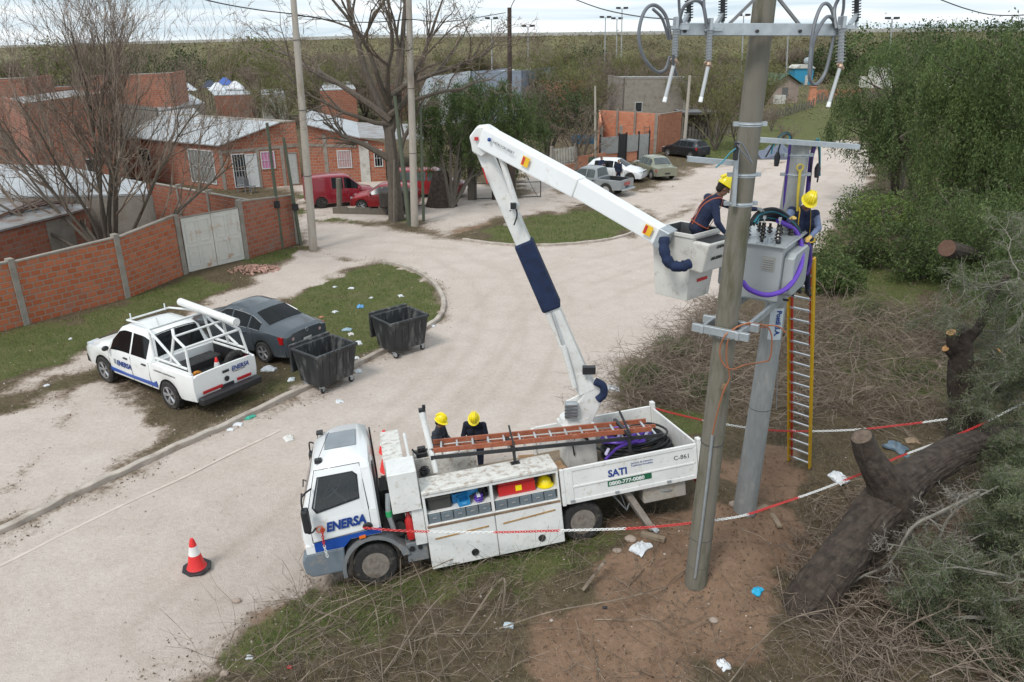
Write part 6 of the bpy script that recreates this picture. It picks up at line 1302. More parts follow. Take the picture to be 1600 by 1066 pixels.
# the grey pickup with its tailgate towards the drone
PG = dict(PK); PG.update(L=4.9, w=1.68, axles=(-1.42, 1.42), paint=paint('silver grey paint', (.25, .27, .28)), rim='steel', rimmat=ALLOY, bump=BLACK, top=[(-2.45, 1.04), (-.74, 1.04), (-.70, 1.2), (-.60, 1.58), (-.4, 1.64), (.4, 1.64), (.6, 1.58), (1.15, 1.06), (1.9, .99), (2.35, .9), (2.45, .8)],
    belt=[(-2.45, 1.02), (.9, 1.0), (1.9, .94), (2.45, .78)], wt=[(-2.45, .78), (-.74, .72), (-.6, .62), (.5, .62), (1.15, .72), (2.45, .62)], bed=(-2.40, -.80, .6), win=[(-.55, .02), (.08, .92)], ws=(1.16, .52), rw=(-.74, -.58), gaps=(-.66, .05, 1.0), lampz=(.68, .86), tailz=(.62, .92), mir=.92, glass=GLASSL)
gp_ = car('pickup_truck', 'silver grey double cab pickup with an empty dark bed parked in the dirt yard', 'pickup', *byw((872, 298), (962, 309), 2.8, 1.68), PG)
MB().box(-2.47, -2.46, -.35, .35, .70, .90).build('red_lettering_panel', mat('faded red', (.40, .10, .09), .6), gp_); MB().box(-2.66, -2.47, -.72, .72, .42, .52).build('rear_step', GALV, gp_, bevel=.02)
RDP = paint('burgundy van paint', (.26, .012, .025)); RD2 = paint('dull red paint', (.30, .018, .022), .4)
VN = dict(rt=.03, L=4.1, w=1.72, sill=.26, r=.31, axles=(-1.3, 1.35), belt=[(-2.05, 1.05), (0, 1.0), (1.0, .98), (2.05, .72)], top=[(-2.05, 1.6), (-1.95, 1.78), (-.6, 1.82), (.2, 1.80), (.45, 1.72), (1.15, 1.06), (1.8, .94), (2.05, .74)],
    wt=[(-2.05, .76), (.4, .72), (1.15, .74), (2.05, .6)], win=[(-.62, .02), (.10, .90)], ws=(1.16, .46), rw=(None, None), gaps=(-.7, .06, 1.0), handles=(.2, ), mir=.9, lampz=(.62, .80), tailz=(.9, 1.2), tailw=.14, paint=RDP, rim='five', platez=.5, bump=BLACK)
car('van', 'burgundy panel van parked in front of the second brick house', 'van', *byw((563, 321), (513, 325), 2.6, 1.7, -1), VN)
H3 = dict(HB); H3['paint'] = RD2; H3['L'] = 3.9; H3['glass'] = GLASSL
car('hatchback', 'faded red hatchback parked nose to the left beside the bare tree', 'car', *byw((572, 330), (627, 330), 2.5, 1.7), H3)
JP = dict(VN); JP['paint'] = RD2; JP['L'] = 4.4; JP['top'] = [(-2.2, 1.35), (-2.1, 1.68), (.3, 1.72), (.6, 1.60), (1.0, 1.06), (1.9, 1.0), (2.2, .8)]; JP['belt'] = [(-2.2, 1.0), (1.0, 1.0), (2.2, .84)]; JP['win'] = [(-1.9, -.9), (-.8, -.1), (0, .75)]; JP['ws'] = (1.02, .58); JP['glass'] = GLASSL
car('station_wagon', 'red estate car parked behind the trees in front of the far house', 'car', G(672, 306), math.atan2(-.05, 1.0), JP)
o = thing('cargo_trailer', 'small brown grey covered trailer standing behind the trunk of the large bare tree', 'trailer', G(622, 334), .1)
MB().box(-.95, .95, -.7, .7, .45, 1.35).build('box', mat('brown grey tarp', (.06, .052, .045), .85, 0, .3), o, bevel=.08)
for s in (1, -1): wheel(o, (-.3, s * .78, .3), .3, .16, .6, 'steel', s)
MB().tube([(.95, 0, .45), (1.6, 0, .42)], .03, 6).build('drawbar', DARK, o)
# ---- dumpsters
DM = mat('dumpster plastic', (.028, .030, .032), .55, 0, .35, 3, .15, (.17, .17, .165), .38, 2.2, stretch=(2.5, 2.5, .6))
def dumpster(label, loc, rz):
    o = thing('dumpster', label, 'dumpster', loc, rz, 'black wheeled dumpsters'); W, D, H_ = 1.36, 1.05, 1.18
    b0 = [(-W * .42, -D * .40), (W * .42, -D * .40), (W * .42, D * .40), (-W * .42, D * .40)]; b1 = [(-W * .5, -D * .5), (W * .5, -D * .5), (W * .5, D * .5), (-W * .5, D * .5)]; bi = [(x * .93, y * .92) for x, y in b1]; bb = [(x * .93, y * .92) for x, y in b0]; rr = [(x * 1.05, y * 1.06) for x, y in b1]
    vs = [(x, y, .22) for x, y in b0] + [(x, y, H_ - .08) for x, y in b1] + [(x, y, H_ - .07) for x, y in rr] + [(x, y, H_) for x, y in rr] + [(x, y, H_) for x, y in bi] + [(x, y, .28) for x, y in bb]
    fs = [(3, 2, 1, 0), (20, 21, 22, 23)] + [(k * 4 + j, k * 4 + (j + 1) % 4, (k + 1) * 4 + (j + 1) % 4, (k + 1) * 4 + j) for k in range(5) for j in range(4)]
    MB()._a(vs, fs).build('bin_body', DM, o, bevel=.025, seg=2)
    mb = MB()
    for i in range(5):
        x = -W * .34 + i * W * .17; mb.hexa([(x - .02, -D * .415, .3), (x + .02, -D * .415, .3), (x + .02, -D * .40, .3), (x - .02, -D * .40, .3), (x - .02, -D * .508, H_ - .12), (x + .02, -D * .508, H_ - .12), (x + .02, -D * .49, H_ - .12), (x - .02, -D * .49, H_ - .12)])
    mb.build('ribs', DM, o)
    mb = MB(); mb.hexa([(-W * .5, D * .60, .42), (W * .5, D * .60, .42), (W * .5, D * .66, .42), (-W * .5, D * .66, .42), (-W * .5, D * .56, H_ + .06), (W * .5, D * .56, H_ + .06), (W * .5, D * .66, H_ + .06), (-W * .5, D * .66, H_ + .06)]); mb.build('lid', DM, o, bevel=.03, seg=2)
    MB().tube([(-W * .48, D * .57, H_ - .01), (W * .48, D * .57, H_ - .01)], .022, 6).build('hinge_bar', DARK, o)
    for sx in (-1, 1):
        for sy in (-1, 1):
            x, y = sx * W * .36, sy * D * .34; c = thing('caster', None, None, (x, y, 0), rnd.uniform(-1, 1)); c.parent = o
            MB().box(-.05, .05, -.05, .05, .18, .22).box(-.02, .1, -.045, -.035, .08, .18).box(-.02, .1, .035, .045, .08, .18).build('fork', GALV, c)
            MB().lathe([(.05, -.028), (.095, -.022), (.095, .022), (.05, .028)], (.05, 0, .095), 'y', 16).build('caster_wheel', RUBBER, c)
            MB().cyl((.05, -.031, .095), (.05, .031, .095), .045, n=10).build('caster_hub', GALV, c)
    return o
def dloc(a, b, c, d, z=1.18):
    P = [GZ(*p, z) for p in (a, b, c, d)]; m = sum(P, Vector()) / 4; m.z = 0; e = (P[1] - P[0]) + (P[2] - P[3]); return m, math.atan2(e.y, e.x)
m, rz_ = dloc((503, 553), (549, 534), (511, 528), (462, 544)); dumpster('black wheeled dumpster nearer the truck, its open lid hanging beside the grey sedan', m, rz_)
m, rz_ = dloc((626, 503), (662, 490), (628, 483), (581, 492)); dumpster('black wheeled dumpster farther up the kerb, standing alone by the litter', m, rz_)
# three onlookers by the parked cars
for px, py, z, lb_, c, hat_ in ((925, 239, 1.75, 'person in a green grey jacket standing leftmost behind the grey pickup', (.06, .08, .05), (.08, .09, .07)), (940, 244, 1.75, 'person in a navy jacket standing in the middle behind the grey pickup', (.02, .03, .07), None), (967, 249, 1.75, 'person in a dark vest standing rightmost between the pickup and the olive sedan', (.012, .018, .04), None)):
    q = GZ(px, py, z); person(lb_, standing(q.x, q.y, 0, R(-80 + px % 7 * 12), 0, .1, 'cross' if px == 940 else 'down'), mat('onlooker ' + str(px), c, .9), vox=.02, hat=False, hair=True, hatm=None)
# ---------------------------------------------------------------- walls and houses
BR = brickmat('hollow brick orange', (.38, .095, .035), (.47, .15, .07), (.30, .215, .165), .33, .20, .024, da=.25)
BR2 = brickmat('hollow brick dull', (.30, .085, .045), (.38, .13, .075), (.26, .20, .16), .36, .20, .022, da=.5)
BR3 = brickmat('hollow brick far', (.34, .10, .05), (.42, .15, .085), (.33, .25, .20), .36, .20, .02, da=.2)
MORT = mat('rough mortar', (.29, .26, .225), .95, 0, .15, 4, .4, (.17, .14, .11), .4, 2)
ZINC = corrmat('zinc roof', (.50, .52, .53), (.30, .32, .33)); ZINC2 = corrmat('weathered zinc roof', (.36, .37, .37), (.22, .22, .22), ra=.6); DROOF = corrmat('dark sheet roof', (.10, .10, .10), (.05, .05, .05))
WOOD = mat('grey weathered wood', (.16, .14, .115), .9, 0, .25, 6, .3, stretch=(6, 6, .8)); WHT = mat('painted white steel', (.58, .60, .60), .5, 0, .05, 4, 0, (.35, .2, .1), .1, 5)
PINK = mat('pink curtain', (.55, .22, .38), .8); PALEW = mat('whitewashed render', (.55, .54, .50), .85, 0, .1, 2, 0, (.3, .27, .22), .4, 1.5)
def flat(v): return Vector((v.x, v.y, 0))
def wallpart(parent, A, B, hA, hB, m, th=.15, nm='wall', tops=None, z0=-.1, cap=None):
    """A,B world points; x runs A->B, the seen face is towards -y"""
    A = flat(A); B = flat(B); d = B - A; L = d.length; tops = tops or [(0, hA), (L, hB)]
    mb = MB(); pts = [(0, z0)] + [(L, z0)] + [(x, h) for x, h in reversed(tops)]; mb.prism(pts, 'y', 0, th)
    o = mb.build(nm, m, parent); o.location = A - (parent.location if parent else Vector()); o.rotation_euler = (0, 0, math.atan2(d.y, d.x))
    if cap:
        c = MB(); c.prism([(x, h + .001) for x, h in tops] + [(x, h + .05) for x, h in reversed(tops)], 'y', -.02, th + .02); c.build('coping', cap, o)
    return o
def openpart(w, kind, x0, x1, z0, z1, pane=None, fr=None, bars=0, t=.06):
    mb = MB(); mb.frame(x0, x1, z0, z1, t, -.05, .01); 
    for i in range(bars): x = x0 + (x1 - x0) * (i + 1) / (bars + 1); mb.box(x - .012, x + .012, -.06, -.045, z0 + t, z1 - t)
    if bars: mb.box(x0 + t, x1 - t, -.062, -.047, (z0 + z1) / 2 - .012, (z0 + z1) / 2 + .012)
    o = mb.build(kind, fr or WHT, w); MB().box(x0 + t, x1 - t, -.018, -.004, z0 + t, z1 - t).build('pane' if kind != 'door' else 'door_leaf', pane or GLASS, o); return o
def roofpart(parent, pts, m, th=.06, nm='roof', rz=0):
    c = sum(pts, Vector()) / len(pts); T = Matrix.Rotation(-rz, 4, 'Z'); P = [T @ (p - c) for p in pts]; n = len(P)
    mb = MB(); mb._a(P + [p + Vector((0, 0, th)) for p in P], [tuple(range(n - 1, -1, -1)), tuple(range(n, 2 * n))] + [(i, (i + 1) % n, n + (i + 1) % n, n + i) for i in range(n)])
    o = mb.build(nm, m, parent); o.location = c - parent.location; o.rotation_euler = (0, 0, rz); return o
def H(nm, label, cat, p, group=None): return thing(nm, label, cat, flat(p), 0, group)
# long boundary wall along the pavement
wp = [G(-300, 640), G(42, 508), G(200, 466), G(294, 428), G(385, 406), G(465, 381)]
e_ = (wp[2] - wp[1]).normalized(); wp[0] = wp[1] - e_ * 16
BW = H('brick_wall', 'long orange hollow brick boundary wall with grey concrete posts along the pavement', 'wall', wp[1])
wallpart(BW, wp[0], wp[1], 2.2, 2.2, BR, cap=MORT); wallpart(BW, wp[1], wp[2], 2.15, 2.3, BR, cap=MORT); wallpart(BW, wp[2] + e_ * .12, wp[3] - e_ * .2, 2.28, 2.45, BR, cap=MORT)
for i, (p, h) in enumerate(((wp[0], 2.3), (wp[1], 2.32), (wp[2], 2.45), (wp[3] - e_ * .12, 2.5))):
    w = MB(); w.box(-.10, .10, -.05, .22, -.1, h); o = w.build('post', MORT, BW, bevel=.01); o.location = flat(p) - BW.location; o.rotation_euler = (0, 0, math.atan2(e_.y, e_.x))
GTm = mat('gate white rusty', (.62, .60, .55), .5, 0, .05, 3, 0, (.42, .20, .07), .22, 1.6)
gd = (wp[4] - wp[3]); GL = gd.length; GT = thing('metal_gate', 'white sheet metal double gate with rust stains set in the brick boundary wall', 'gate', flat(wp[3]), math.atan2(gd.y, gd.x))
for k in (0, 1):
    x0 = .06 + k * (GL - .1) / 2; x1 = x0 + (GL - .16) / 2; mb = MB(); mb.box(x0, x1, 0, .04, .06, 2.3); lf = mb.build('gate_leaf', GTm, GT)
    for a in (0, 1):
        xa = x0 + .12 + a * (x1 - x0 - .12) / 2; xb = xa + (x1 - x0 - .36) / 2
        for za, zb_ in ((.25, 1.1), (1.25, 2.15)): MB().frame(xa, xb, za, zb_, .03, -.015, -.001).build('panel_moulding', GTm, lf)
MB().box(-.01, GL, -.02, .06, 2.305, 2.36).build('top_rail', MORT, GT)
BW2 = H('brick_wall', 'short brick wall with mortar posts between the white gate and the street corner', 'wall', wp[4]); wallpart(BW2, wp[4] + e_ * .1, wp[5], 2.55, 2.3, BR2, cap=MORT)
for p, h in ((wp[4] + e_ * .05, 2.65), (wp[5], 2.35)): w = MB(); w.box(-.1, .1, -.04, .2, -.1, h); o = w.build('post', MORT, BW2, bevel=.01); o.location = flat(p) - BW2.location; o.rotation_euler = (0, 0, math.atan2(e_.y, e_.x))
A = GZ(236, 287, 2.3); B = GZ(386, 314, 2.35); CW = H('brick_wall', 'dark red courtyard wall behind the white gate, running back to the houses', 'wall', A); wallpart(CW, A, B, 2.3, 2.35, BR2, cap=MORT)
wallpart(CW, GZ(150, 300, 2.0), A, 2.0, 2.3, BR2)
for f in (.3, .62): q = A.lerp(B, f); w = MB(); w.box(-.09, .09, -.05, .2, 0, 2.5); o = w.build('post', MORT, CW); o.location = flat(q) - CW.location; o.rotation_euler = (0, 0, math.atan2((B - A).y, (B - A).x))
# shed in the left corner yard
z = 2.35; a, b, c, d = GZ(-90, 385, z), GZ(136, 326, z), GZ(62, 300, z + .2), GZ(-90, 306, z + .2)
SH_ = H('shed', 'low brick shed with a rusty corrugated roof behind the left end of the wall', 'shed', a); w = wallpart(SH_, a, b, 2.3, 2.3, BR2)
L = (flat(b) - flat(a)).length; MB().box(L - 2.3, L - .95, -.03, -.001, .6, 2.25).build('patch', MORT, w); MB().box(L - 2.2, L - 1.0, -.035, -.031, .55, .72).build('vent', BLACK, w)
wallpart(SH_, b, c, 2.3, 2.5, BR2); roofpart(SH_, [a + Vector((0, -.2, 0)), b + Vector((.2, -.2, 0)), c, d], ZINC2, .08, rz=math.atan2((b - a).y, (b - a).x))
PL = mat('rusty brown sheet', (.10, .05, .035), .85, .1, .35, 5)
for k in range(7):
    f = k / 7; p = GZ(-20 + 18 * k, 345 - 5 * k, 2.55); q = GZ(60 + 9 * k, 312 + 1 * k, 2.72); o = MB(); beam(o, Vector((0, 0, 0)), q - p, .10 + .03 * (k % 3), .03); o = o.build('plank', PL, None, loc=p); tag(o, ['loose rusty plank lying at the left edge of the shed roof', 'second rusty plank from the left on the shed roof', 'third rusty plank from the left on the shed roof', 'middle rusty plank on the shed roof', 'third rusty plank from the right on the shed roof', 'second rusty plank from the right on the shed roof', 'rightmost rusty plank on the shed roof'][k], 'plank', 'planks on the shed roof')
def lowhouse(nm, label, roofpx, z, wm, rm, walls, rz=0, z2=None, cat='house'):
    P = [GZ(x, y, zz) for (x, y), zz in zip(roofpx, z if isinstance(z, (list, tuple)) else [z] * len(roofpx))]
    o = H(nm, label, cat, P[0]); roofpart(o, P, rm, .09, rz=math.atan2((P[1] - P[0]).y, (P[1] - P[0]).x)); W = []
    for i, j in walls: W.append(wallpart(o, P[i], P[j], P[i].z - .02, P[j].z - .02, wm))
    return o, W
lowhouse('house', 'low building under a flat white roof behind the shed at the left edge', [(-120, 312), (236, 306), (228, 288), (100, 262), (-120, 256)], [2.7, 2.7, 2.8, 3.0, 3.0], MORT, ZINC, [(0, 1), (1, 2)])
# main brick house A with its low pitched zinc roof
C0 = G(352, 297); C1 = G(472, 289); S1 = GZ(150, 212, 2.8); S1.z = 0; d = (C1 - C0).normalized(); L = (C1 - C0).length; bk = (flat(S1) - flat(C0)); 
HA = H('house', 'wide brick house with a zinc roof, a barred door and a pink curtained window', 'house', C0)
w = wallpart(HA, C0, C1, 0, 0, BR3, tops=[(0, 2.8), (L * .72, 4.05), (L, 4.15)])
openpart(w, 'door', L * .13, L * .31, .1, 2.3, BLACK, bars=4); openpart(w, 'door', L * .31, L * .45, .05, 2.25, WHT); openpart(w, 'window', L * .50, L * .68, 1.2, 2.35, PINK, bars=3); openpart(w, 'door', L * .83, L * .97, .05, 2.2, mat('grey white door', (.4, .41, .4), .6), MORT)
for x in (0, L * .46, L * .78): MB().box(x - .1, x + .12, -.03, -.001, 0, 2.6).build('column', MORT, w)
MB().prism([(0, 2.35), (L, 2.55), (L, 2.75), (0, 2.52)], 'y', -.035, -.002).build('ring_beam', MORT, w)
w2 = wallpart(HA, S1, C0, 2.75, 2.75, BR2); L2 = (flat(S1) - flat(C0)).length; openpart(w2, 'window', L2 - 3.3, L2 - .7, .3, 2.5, mat('grey mesh', (.20, .20, .19), .7), bars=6); openpart(w2, 'window', L2 - 9, L2 - 7.6, 1, 2.2, GLASS)
dd = math.atan2(d.y, d.x); o0 = Vector((0, 0, 2.86)); pk0 = C0 + d * L * .74
roofpart(HA, [C0 + o0 - d * .3 - bk.normalized() * .4, pk0 + Vector((0, 0, 4.15)) - bk.normalized() * .4, pk0 + flat(bk) + Vector((0, 0, 4.15)), flat(S1) + o0 - d * .3], ZINC, .07, rz=dd)
roofpart(HA, [pk0 + Vector((0, 0, 4.14)) - bk.normalized() * .1, C1 + Vector((0, 0, 4.2)), C1 + flat(bk) + Vector((0, 0, 4.2)), pk0 + flat(bk) + Vector((0, 0, 4.14))], MORT, .05, rz=dd)
# brick house B
D0 = G(480, 288); D1 = G(604, 283); dB = (D1 - D0).normalized(); LB_ = (D1 - D0).length; bkB = Vector((-dB.y, dB.x, 0)) * 11
HB_ = H('house', 'brick house with a sloping zinc roof and barred window behind the burgundy van', 'house', D0)
w = wallpart(HB_, D0, D1, 0, 0, BR3, tops=[(0, 4.0), (LB_ * .68, 2.95), (LB_, 2.6)])
openpart(w, 'window', LB_ * .40, LB_ * .58, 1.0, 2.2, mat('curtain red white', (.45, .3, .3), .7), bars=5); openpart(w, 'window', LB_ * .86, LB_ * .97, 1.0, 2.2, GLASS, bars=2); MB().box(LB_ * .68, LB_ * .80, -.05, -.001, 0, 2.75).build('column', PALEW, w)
for x in (.02, LB_ * .24): MB().box(x, x + .25, -.03, -.001, 0, 3.3).build('column', MORT, w)
MB().prism([(0, 2.55), (LB_ * .66, 2.35), (LB_ * .66, 2.5), (0, 2.75)], 'y', -.035, -.002).build('ring_beam', MORT, w)
roofpart(HB_, [D0 + Vector((0, 0, 4.05)) - bkB * .03, D0 + dB * LB_ * .7 + Vector((0, 0, 2.98)) - bkB * .03, D0 + dB * LB_ * .7 + bkB + Vector((0, 0, 3.0)), D0 + bkB + Vector((0, 0, 4.05))], ZINC, .07, rz=dd)
roofpart(HB_, [D0 + dB * LB_ * .7 + Vector((0, 0, 2.97)) - bkB * .03, D1 + dB * 3.5 + Vector((0, 0, 2.6)), D1 + dB * 3.5 + bkB + Vector((0, 0, 2.7)), D0 + dB * LB_ * .7 + bkB + Vector((0, 0, 2.99))], ZINC2, .07, rz=dd)
# older buildings at the left edge and further roofs
def farwall(nm, label, ax, bx, Y0, Y1, m, cap=None, dep=8, roof=None, cat='house', opens=()):
    A = AT(*ax, Y0); B = AT(*bx, Y1); o = H(nm, label, cat, A); w = wallpart(o, A, B, A.z, B.z, m, cap=cap, th=.2); L = (flat(B) - flat(A)).length; n = (flat(B) - flat(A)).normalized(); n = Vector((-n.y, n.x, 0)) * dep
    wallpart(o, B, B + n, B.z, B.z, m); wallpart(o, A + n, A, A.z, A.z, m)
    if roof: roofpart(o, [A + Vector((0, 0, -.3)) , B + Vector((0, 0, -.3)), B + n + Vector((0, 0, -.2)), A + n + Vector((0, 0, -.2))], roof, .06)
    for (f0, f1, z0, z1, pm) in opens: openpart(w, 'window', L * f0, L * f1, z0, z1, pm)
    return o
farwall('house', 'two storey raw brick building with a pale roof edge at the left side', (36, 162), (170, 144), 47, 50, BR2, PALEW, 9, ZINC2, opens=((.55, .7, 1.2, 2.3, BLACK),))
farwall('house', 'raw brick building cut by the left edge of the photo behind the bare tree', (-120, 128), (40, 122), 60, 62, BR2, PALEW, 8, ZINC2)
farwall('house', 'grey rendered wall house between the two storey brick building and the zinc roof', (152, 158), (246, 168), 55, 58, MORT, None, 7, DROOF)
farwall('house', 'far raw brick house with a flat top beyond the bare tree on the left', (128, 120), (268, 114), 78, 80, BR3, PALEW, 9, ZINC2)
farwall('house', 'lower far brick annex left of the white and blue tents', (55, 138), (150, 134), 72, 74, BR2, None, 6, DROOF)
lowhouse('house', 'house with a bright zinc roof behind the bare tree crown', [(247, 174), (320, 162), (286, 142), (190, 146)], 3.2, MORT, ZINC, [(0, 1)])
lowhouse('house', 'small house with a narrow zinc roof below the bright one', [(236, 188), (312, 180), (304, 170), (214, 180)], 3.0, BR2, ZINC, [(0, 1)])
lowhouse('house', 'distant house with a white sheet roof near the tents', [(335, 150), (396, 148), (372, 134), (322, 136)], 3.0, BR2, ZINC, [(0, 1)])
lowhouse('house', 'far brick house with a pale roof above the zinc roofed brick houses', [(500, 142), (556, 140), (548, 128), (506, 130)], 4.2, BR3, ZINC, [(0, 1)])
lowhouse('house', 'far low house with a grey roof left of the corner pole', [(408, 150), (446, 148), (440, 139), (408, 141)], 3.6, PALEW, ZINC, [(0, 1)])
lowhouse('house', 'far house with a bright roof right of the blue grey warehouse', [(838, 126), (872, 125), (866, 117), (840, 118)], 4.5, MORT, ZINC, [(0, 1)])
lowhouse('house', 'far brick house between the warehouse and the tall bare tree', [(590, 134), (640, 133), (636, 123), (596, 124)], 4.2, BR3, ZINC2, [(0, 1)])
farwall('warehouse', 'large blue grey sheet metal warehouse behind the green tree', (736, 112), (816, 110), 98, 96, mat('blue grey sheet', (.22, .26, .32), .5, .1, .08, 2), None, 16, ZINC, 'warehouse')
lowhouse('warehouse', 'long white roofed building left of the blue grey warehouse', [(655, 150), (735, 142), (735, 112), (668, 122)], [3.6, 3.6, 5.8, 5.4], PALEW, ZINC, [(0, 1)], cat='warehouse')
farwall('house', 'long house with a rusty white roof behind the unfinished brick house', (975, 121), (1165, 121), 98, 100, MORT, ZINC, 8, ZINC2, opens=((.1, .16, 1, 2.2, BLACK), (.5, .56, 1, 2.2, PALEW)))
farwall('house', 'small brick house glimpsed beyond the dark bushes at centre', (862, 128), (915, 127), 96, 97, BR3, None, 8, ZINC2)
o = H('shed', 'dark open shed with a flat black roof right of the unfinished brick house', 'shed', G(1066, 222)); q = G(1066, 222) - o.location
MB().box(-.2, 3.6, .2, 4, 2.6, 2.75).build('roof', DROOF, o)
for x, y in ((0, .4), (3.3, .4), (0, 3.8), (3.3, 3.8)): MB().box(x - .06, x + .06, y - .06, y + .06, 0, 2.598).build('post', WOOD, o)
MB().box(0, 3.3, 3.7, 3.78, 0, 2.2).build('back_wall', WOOD, o)
# unfinished brick house with fence
UH = H('house', 'unfinished roofless brick house beside the black hatchback', 'house', G(1024, 240)); r0_, r1_ = G(1024, 240), G(1062, 228); bl, br_ = GZ(938, 172, 3.2), GZ(1031, 178, 3.2); UB = brickmat('bright hollow brick', (.50, .17, .09), (.60, .25, .14), (.38, .26, .2), .36, .20, .016, da=.1)
wallpart(UH, r0_, r1_, 3.2, 3.1, UB, cap=MORT); wallpart(UH, bl, br_, 3.2, 3.2, UB); wallpart(UH, br_, flat(r0_), 3.2, 3.2, UB); lf = G(938, 250)
wallpart(UH, lf, bl, 3.0, 3.2, UB)
w = wallpart(UH, lf, flat(r0_), 1.3, 1.3, UB)
for f in (.0, .34, .98): q = lf.lerp(flat(r0_), f); o = MB(); o.box(-.12, .12, -.12, .12, 0, 3.3 if f > .9 else 2.6); o = o.build('pillar', MORT, UH); o.location = flat(q) - UH.location
for k, f in enumerate((.3, .6)): q = bl.lerp(br_, f); o = MB().box(-.08, .08, -.2, 0, 0, 3.4).build('pillar', MORT, UH); o.location = flat(q) - UH.location
q = bl.lerp(br_, .8); o = thing('stepladder', 'small wooden stepladder inside the unfinished brick house', 'ladder', flat(q) + Vector((0, -.5, 0)), .2); 
for s in (-.25, .25): MB().tube([(s, -.3, 0), (s, .2, 2.2)], .03, 4).build('rail', WOOD, o)
for k in range(5): MB().tube([(-.25, -.25 + .09 * k, .4 + .4 * k), (.25, -.25 + .09 * k, .4 + .4 * k)], .025, 4).build('rung', WOOD, o)
fa, fb = G(937, 257), G(1014, 249); fd = (fb - fa); FL = fd.length; CORP = corrmat('pale corrugated panel', (.42, .43, .42), (.26, .27, .27), freq=40, ra=.25)
FN = thing('fence', 'fence of pale corrugated panels and a black gate on a low brick base', 'fence', flat(fa), math.atan2(fd.y, fd.x))
for x0, x1 in ((0, .36), (.52, .76), (.77, .98)): MB().box(x0 * FL, x1 * FL, 0, .05, .75 if x0 < .7 else .1, 2.05).build('panel', CORP, FN)
MB().box(.37 * FL, .51 * FL, 0, .05, .05, 2.2).build('gate', BLACK, FN); MB().box(0, .36 * FL, .051, .2, 0, .74).build('base_wall', UB, FN); MB().box(.52 * FL, .76 * FL, .051, .2, 0, .74).build('base_wall', UB, FN)
for x in (0, .365, .515, .765, .985): MB().box(x * FL - .05, x * FL + .05, -.03, .07, 0, 2.3).build('post', BLACK, FN)
fa, fb = G(864, 271), G(898, 266); fd = fb - fa; FL = fd.length; FN = thing('fence', 'white barred fence on a brick base left of the parked grey pickup', 'fence', flat(fa), math.atan2(fd.y, fd.x))
MB().box(0, FL, 0, .12, 0, .5).build('base_wall', UB, FN)
for i in range(14): x = FL * (i + .5) / 14; MB().box(x - .03, x + .03, .03, .06, .5, 1.75).build('bar', PALEW, FN)
for z in (.7, 1.6): MB().box(0, FL, .061, .09, z, z + .06).build('rail', PALEW, FN)
for x in (-.1, FL + .1): MB().box(x - .1, x + .1, -.05, .15, 0, 1.95).build('post', MORT, FN)
MB().box(FL + .2, FL + 3.4, 0, .12, 0, 1.0).build('side_wall', UB, FN)
p = AT(893, 217, 64); o = thing('sign_board', 'faded blue painted board hanging left of the unfinished house', 'sign', flat(p), .1); MB().box(0, 2.1, 0, .05, p.z - .45, p.z + .3).build('board', mat('faded blue board', (.03, .20, .36), .6, 0, .2, 5), o)
for x in (.1, 2.0): MB().box(x - .04, x + .04, .06, .12, 0, p.z + .3).build('post', WOOD, o)
# pens and gates in the middle
def paling(label, a, b, h, n, m=WOOD, cat='fence', rail=True, gap=.55):
    a = flat(a); b = flat(b); d = b - a; L = d.length; o = thing('wooden_fence', label, cat, a, math.atan2(d.y, d.x))
    for i in range(n): x = L * (i + .5) / n; hh = h * (1 + .25 * math.sin(i * 2.3)); MB().box(x - L / n * gap / 2, x + L / n * gap / 2, 0, .05, 0, hh).build('slat', m, o)
    if rail:
        for z in (h * .3, h * .75): MB().box(0, L, .051, .10, z, z + .06).build('rail', m, o)
    return o
paling('weathered upright wooden fence below the green roofed house', G(1150, 205), G(1272, 168), 1.1, 26); paling('dark broken paling fence right of the bare tree behind the black hatchback', G(1075, 222), G(1150, 208), 1.4, 16); paling('dark paling fence under the trees behind the silver pickup', G(820, 262), G(864, 262), 1.3, 12)
paling('low plank border fence in front of the red cars by the bare tree', G(520, 334), G(640, 336), .35, 10, gap=.98)
paling('dark slatted fence beyond the grass near the brick pillar', G(1275, 162), G(1400, 155), 1.4, 24)
o = thing('brick_pillar', 'ruined brick gate pillar standing in the grass by the green roofed house', 'pillar', G(1267, 164)); MB().taper((0, 0), (1.1, .8), (.8, .6), 0, 2.6).build('pillar', UB, o); MB().box(-.5, .5, -.4, .4, 2.601, 2.7).build('cap', UB, o)
a = G(1275, 156); b = G(1345, 150); o = H('brick_wall', 'low broken brick wall in the grass beyond the ruined pillar', 'wall', a); wallpart(o, a, b, 1.6, 1.2, UB)
# green roofed house, blue kiosk
g0 = G(1205, 162); o = thing('house', 'small gabled house with a green sheet roof beyond the grass', 'house', g0, .15); GM = corrmat('green sheet roof', (.06, .14, .09), (.03, .08, .05)); 
MB().prism([(0, 0), (4.4, 0), (4.4, 3.0), (2.2, 4.3), (0, 3.0)], 'y', 0, 7).build('wall', mat('brown pink render', (.30, .235, .20), .9, 0, .12, 2), o)
for s in (0, 1): mb = MB(); x0, x1 = ((-.4, 2.2), (2.2, 4.8))[s]; za, zb_ = ((2.8, 4.36), (4.36, 2.8))[s]; mb.prism([(x0, za), (x1, zb_), (x1, zb_ + .1), (x0, za + .1)], 'y', -.5, 7.4); mb.build('roof', GM, o)
MB().box(1.6, 2.6, -.03, -.001, .9, 2.4).build('window', mat('grey shutter', (.12, .12, .12), .7), o); MB().box(.2, 1.9, -.9, -.1, 0, 1.3).build('water_butt', PALEW, o); MB().box(4.401, 4.45, .4, 2.0, 0, 2.2).build('side_door', PALEW, o)
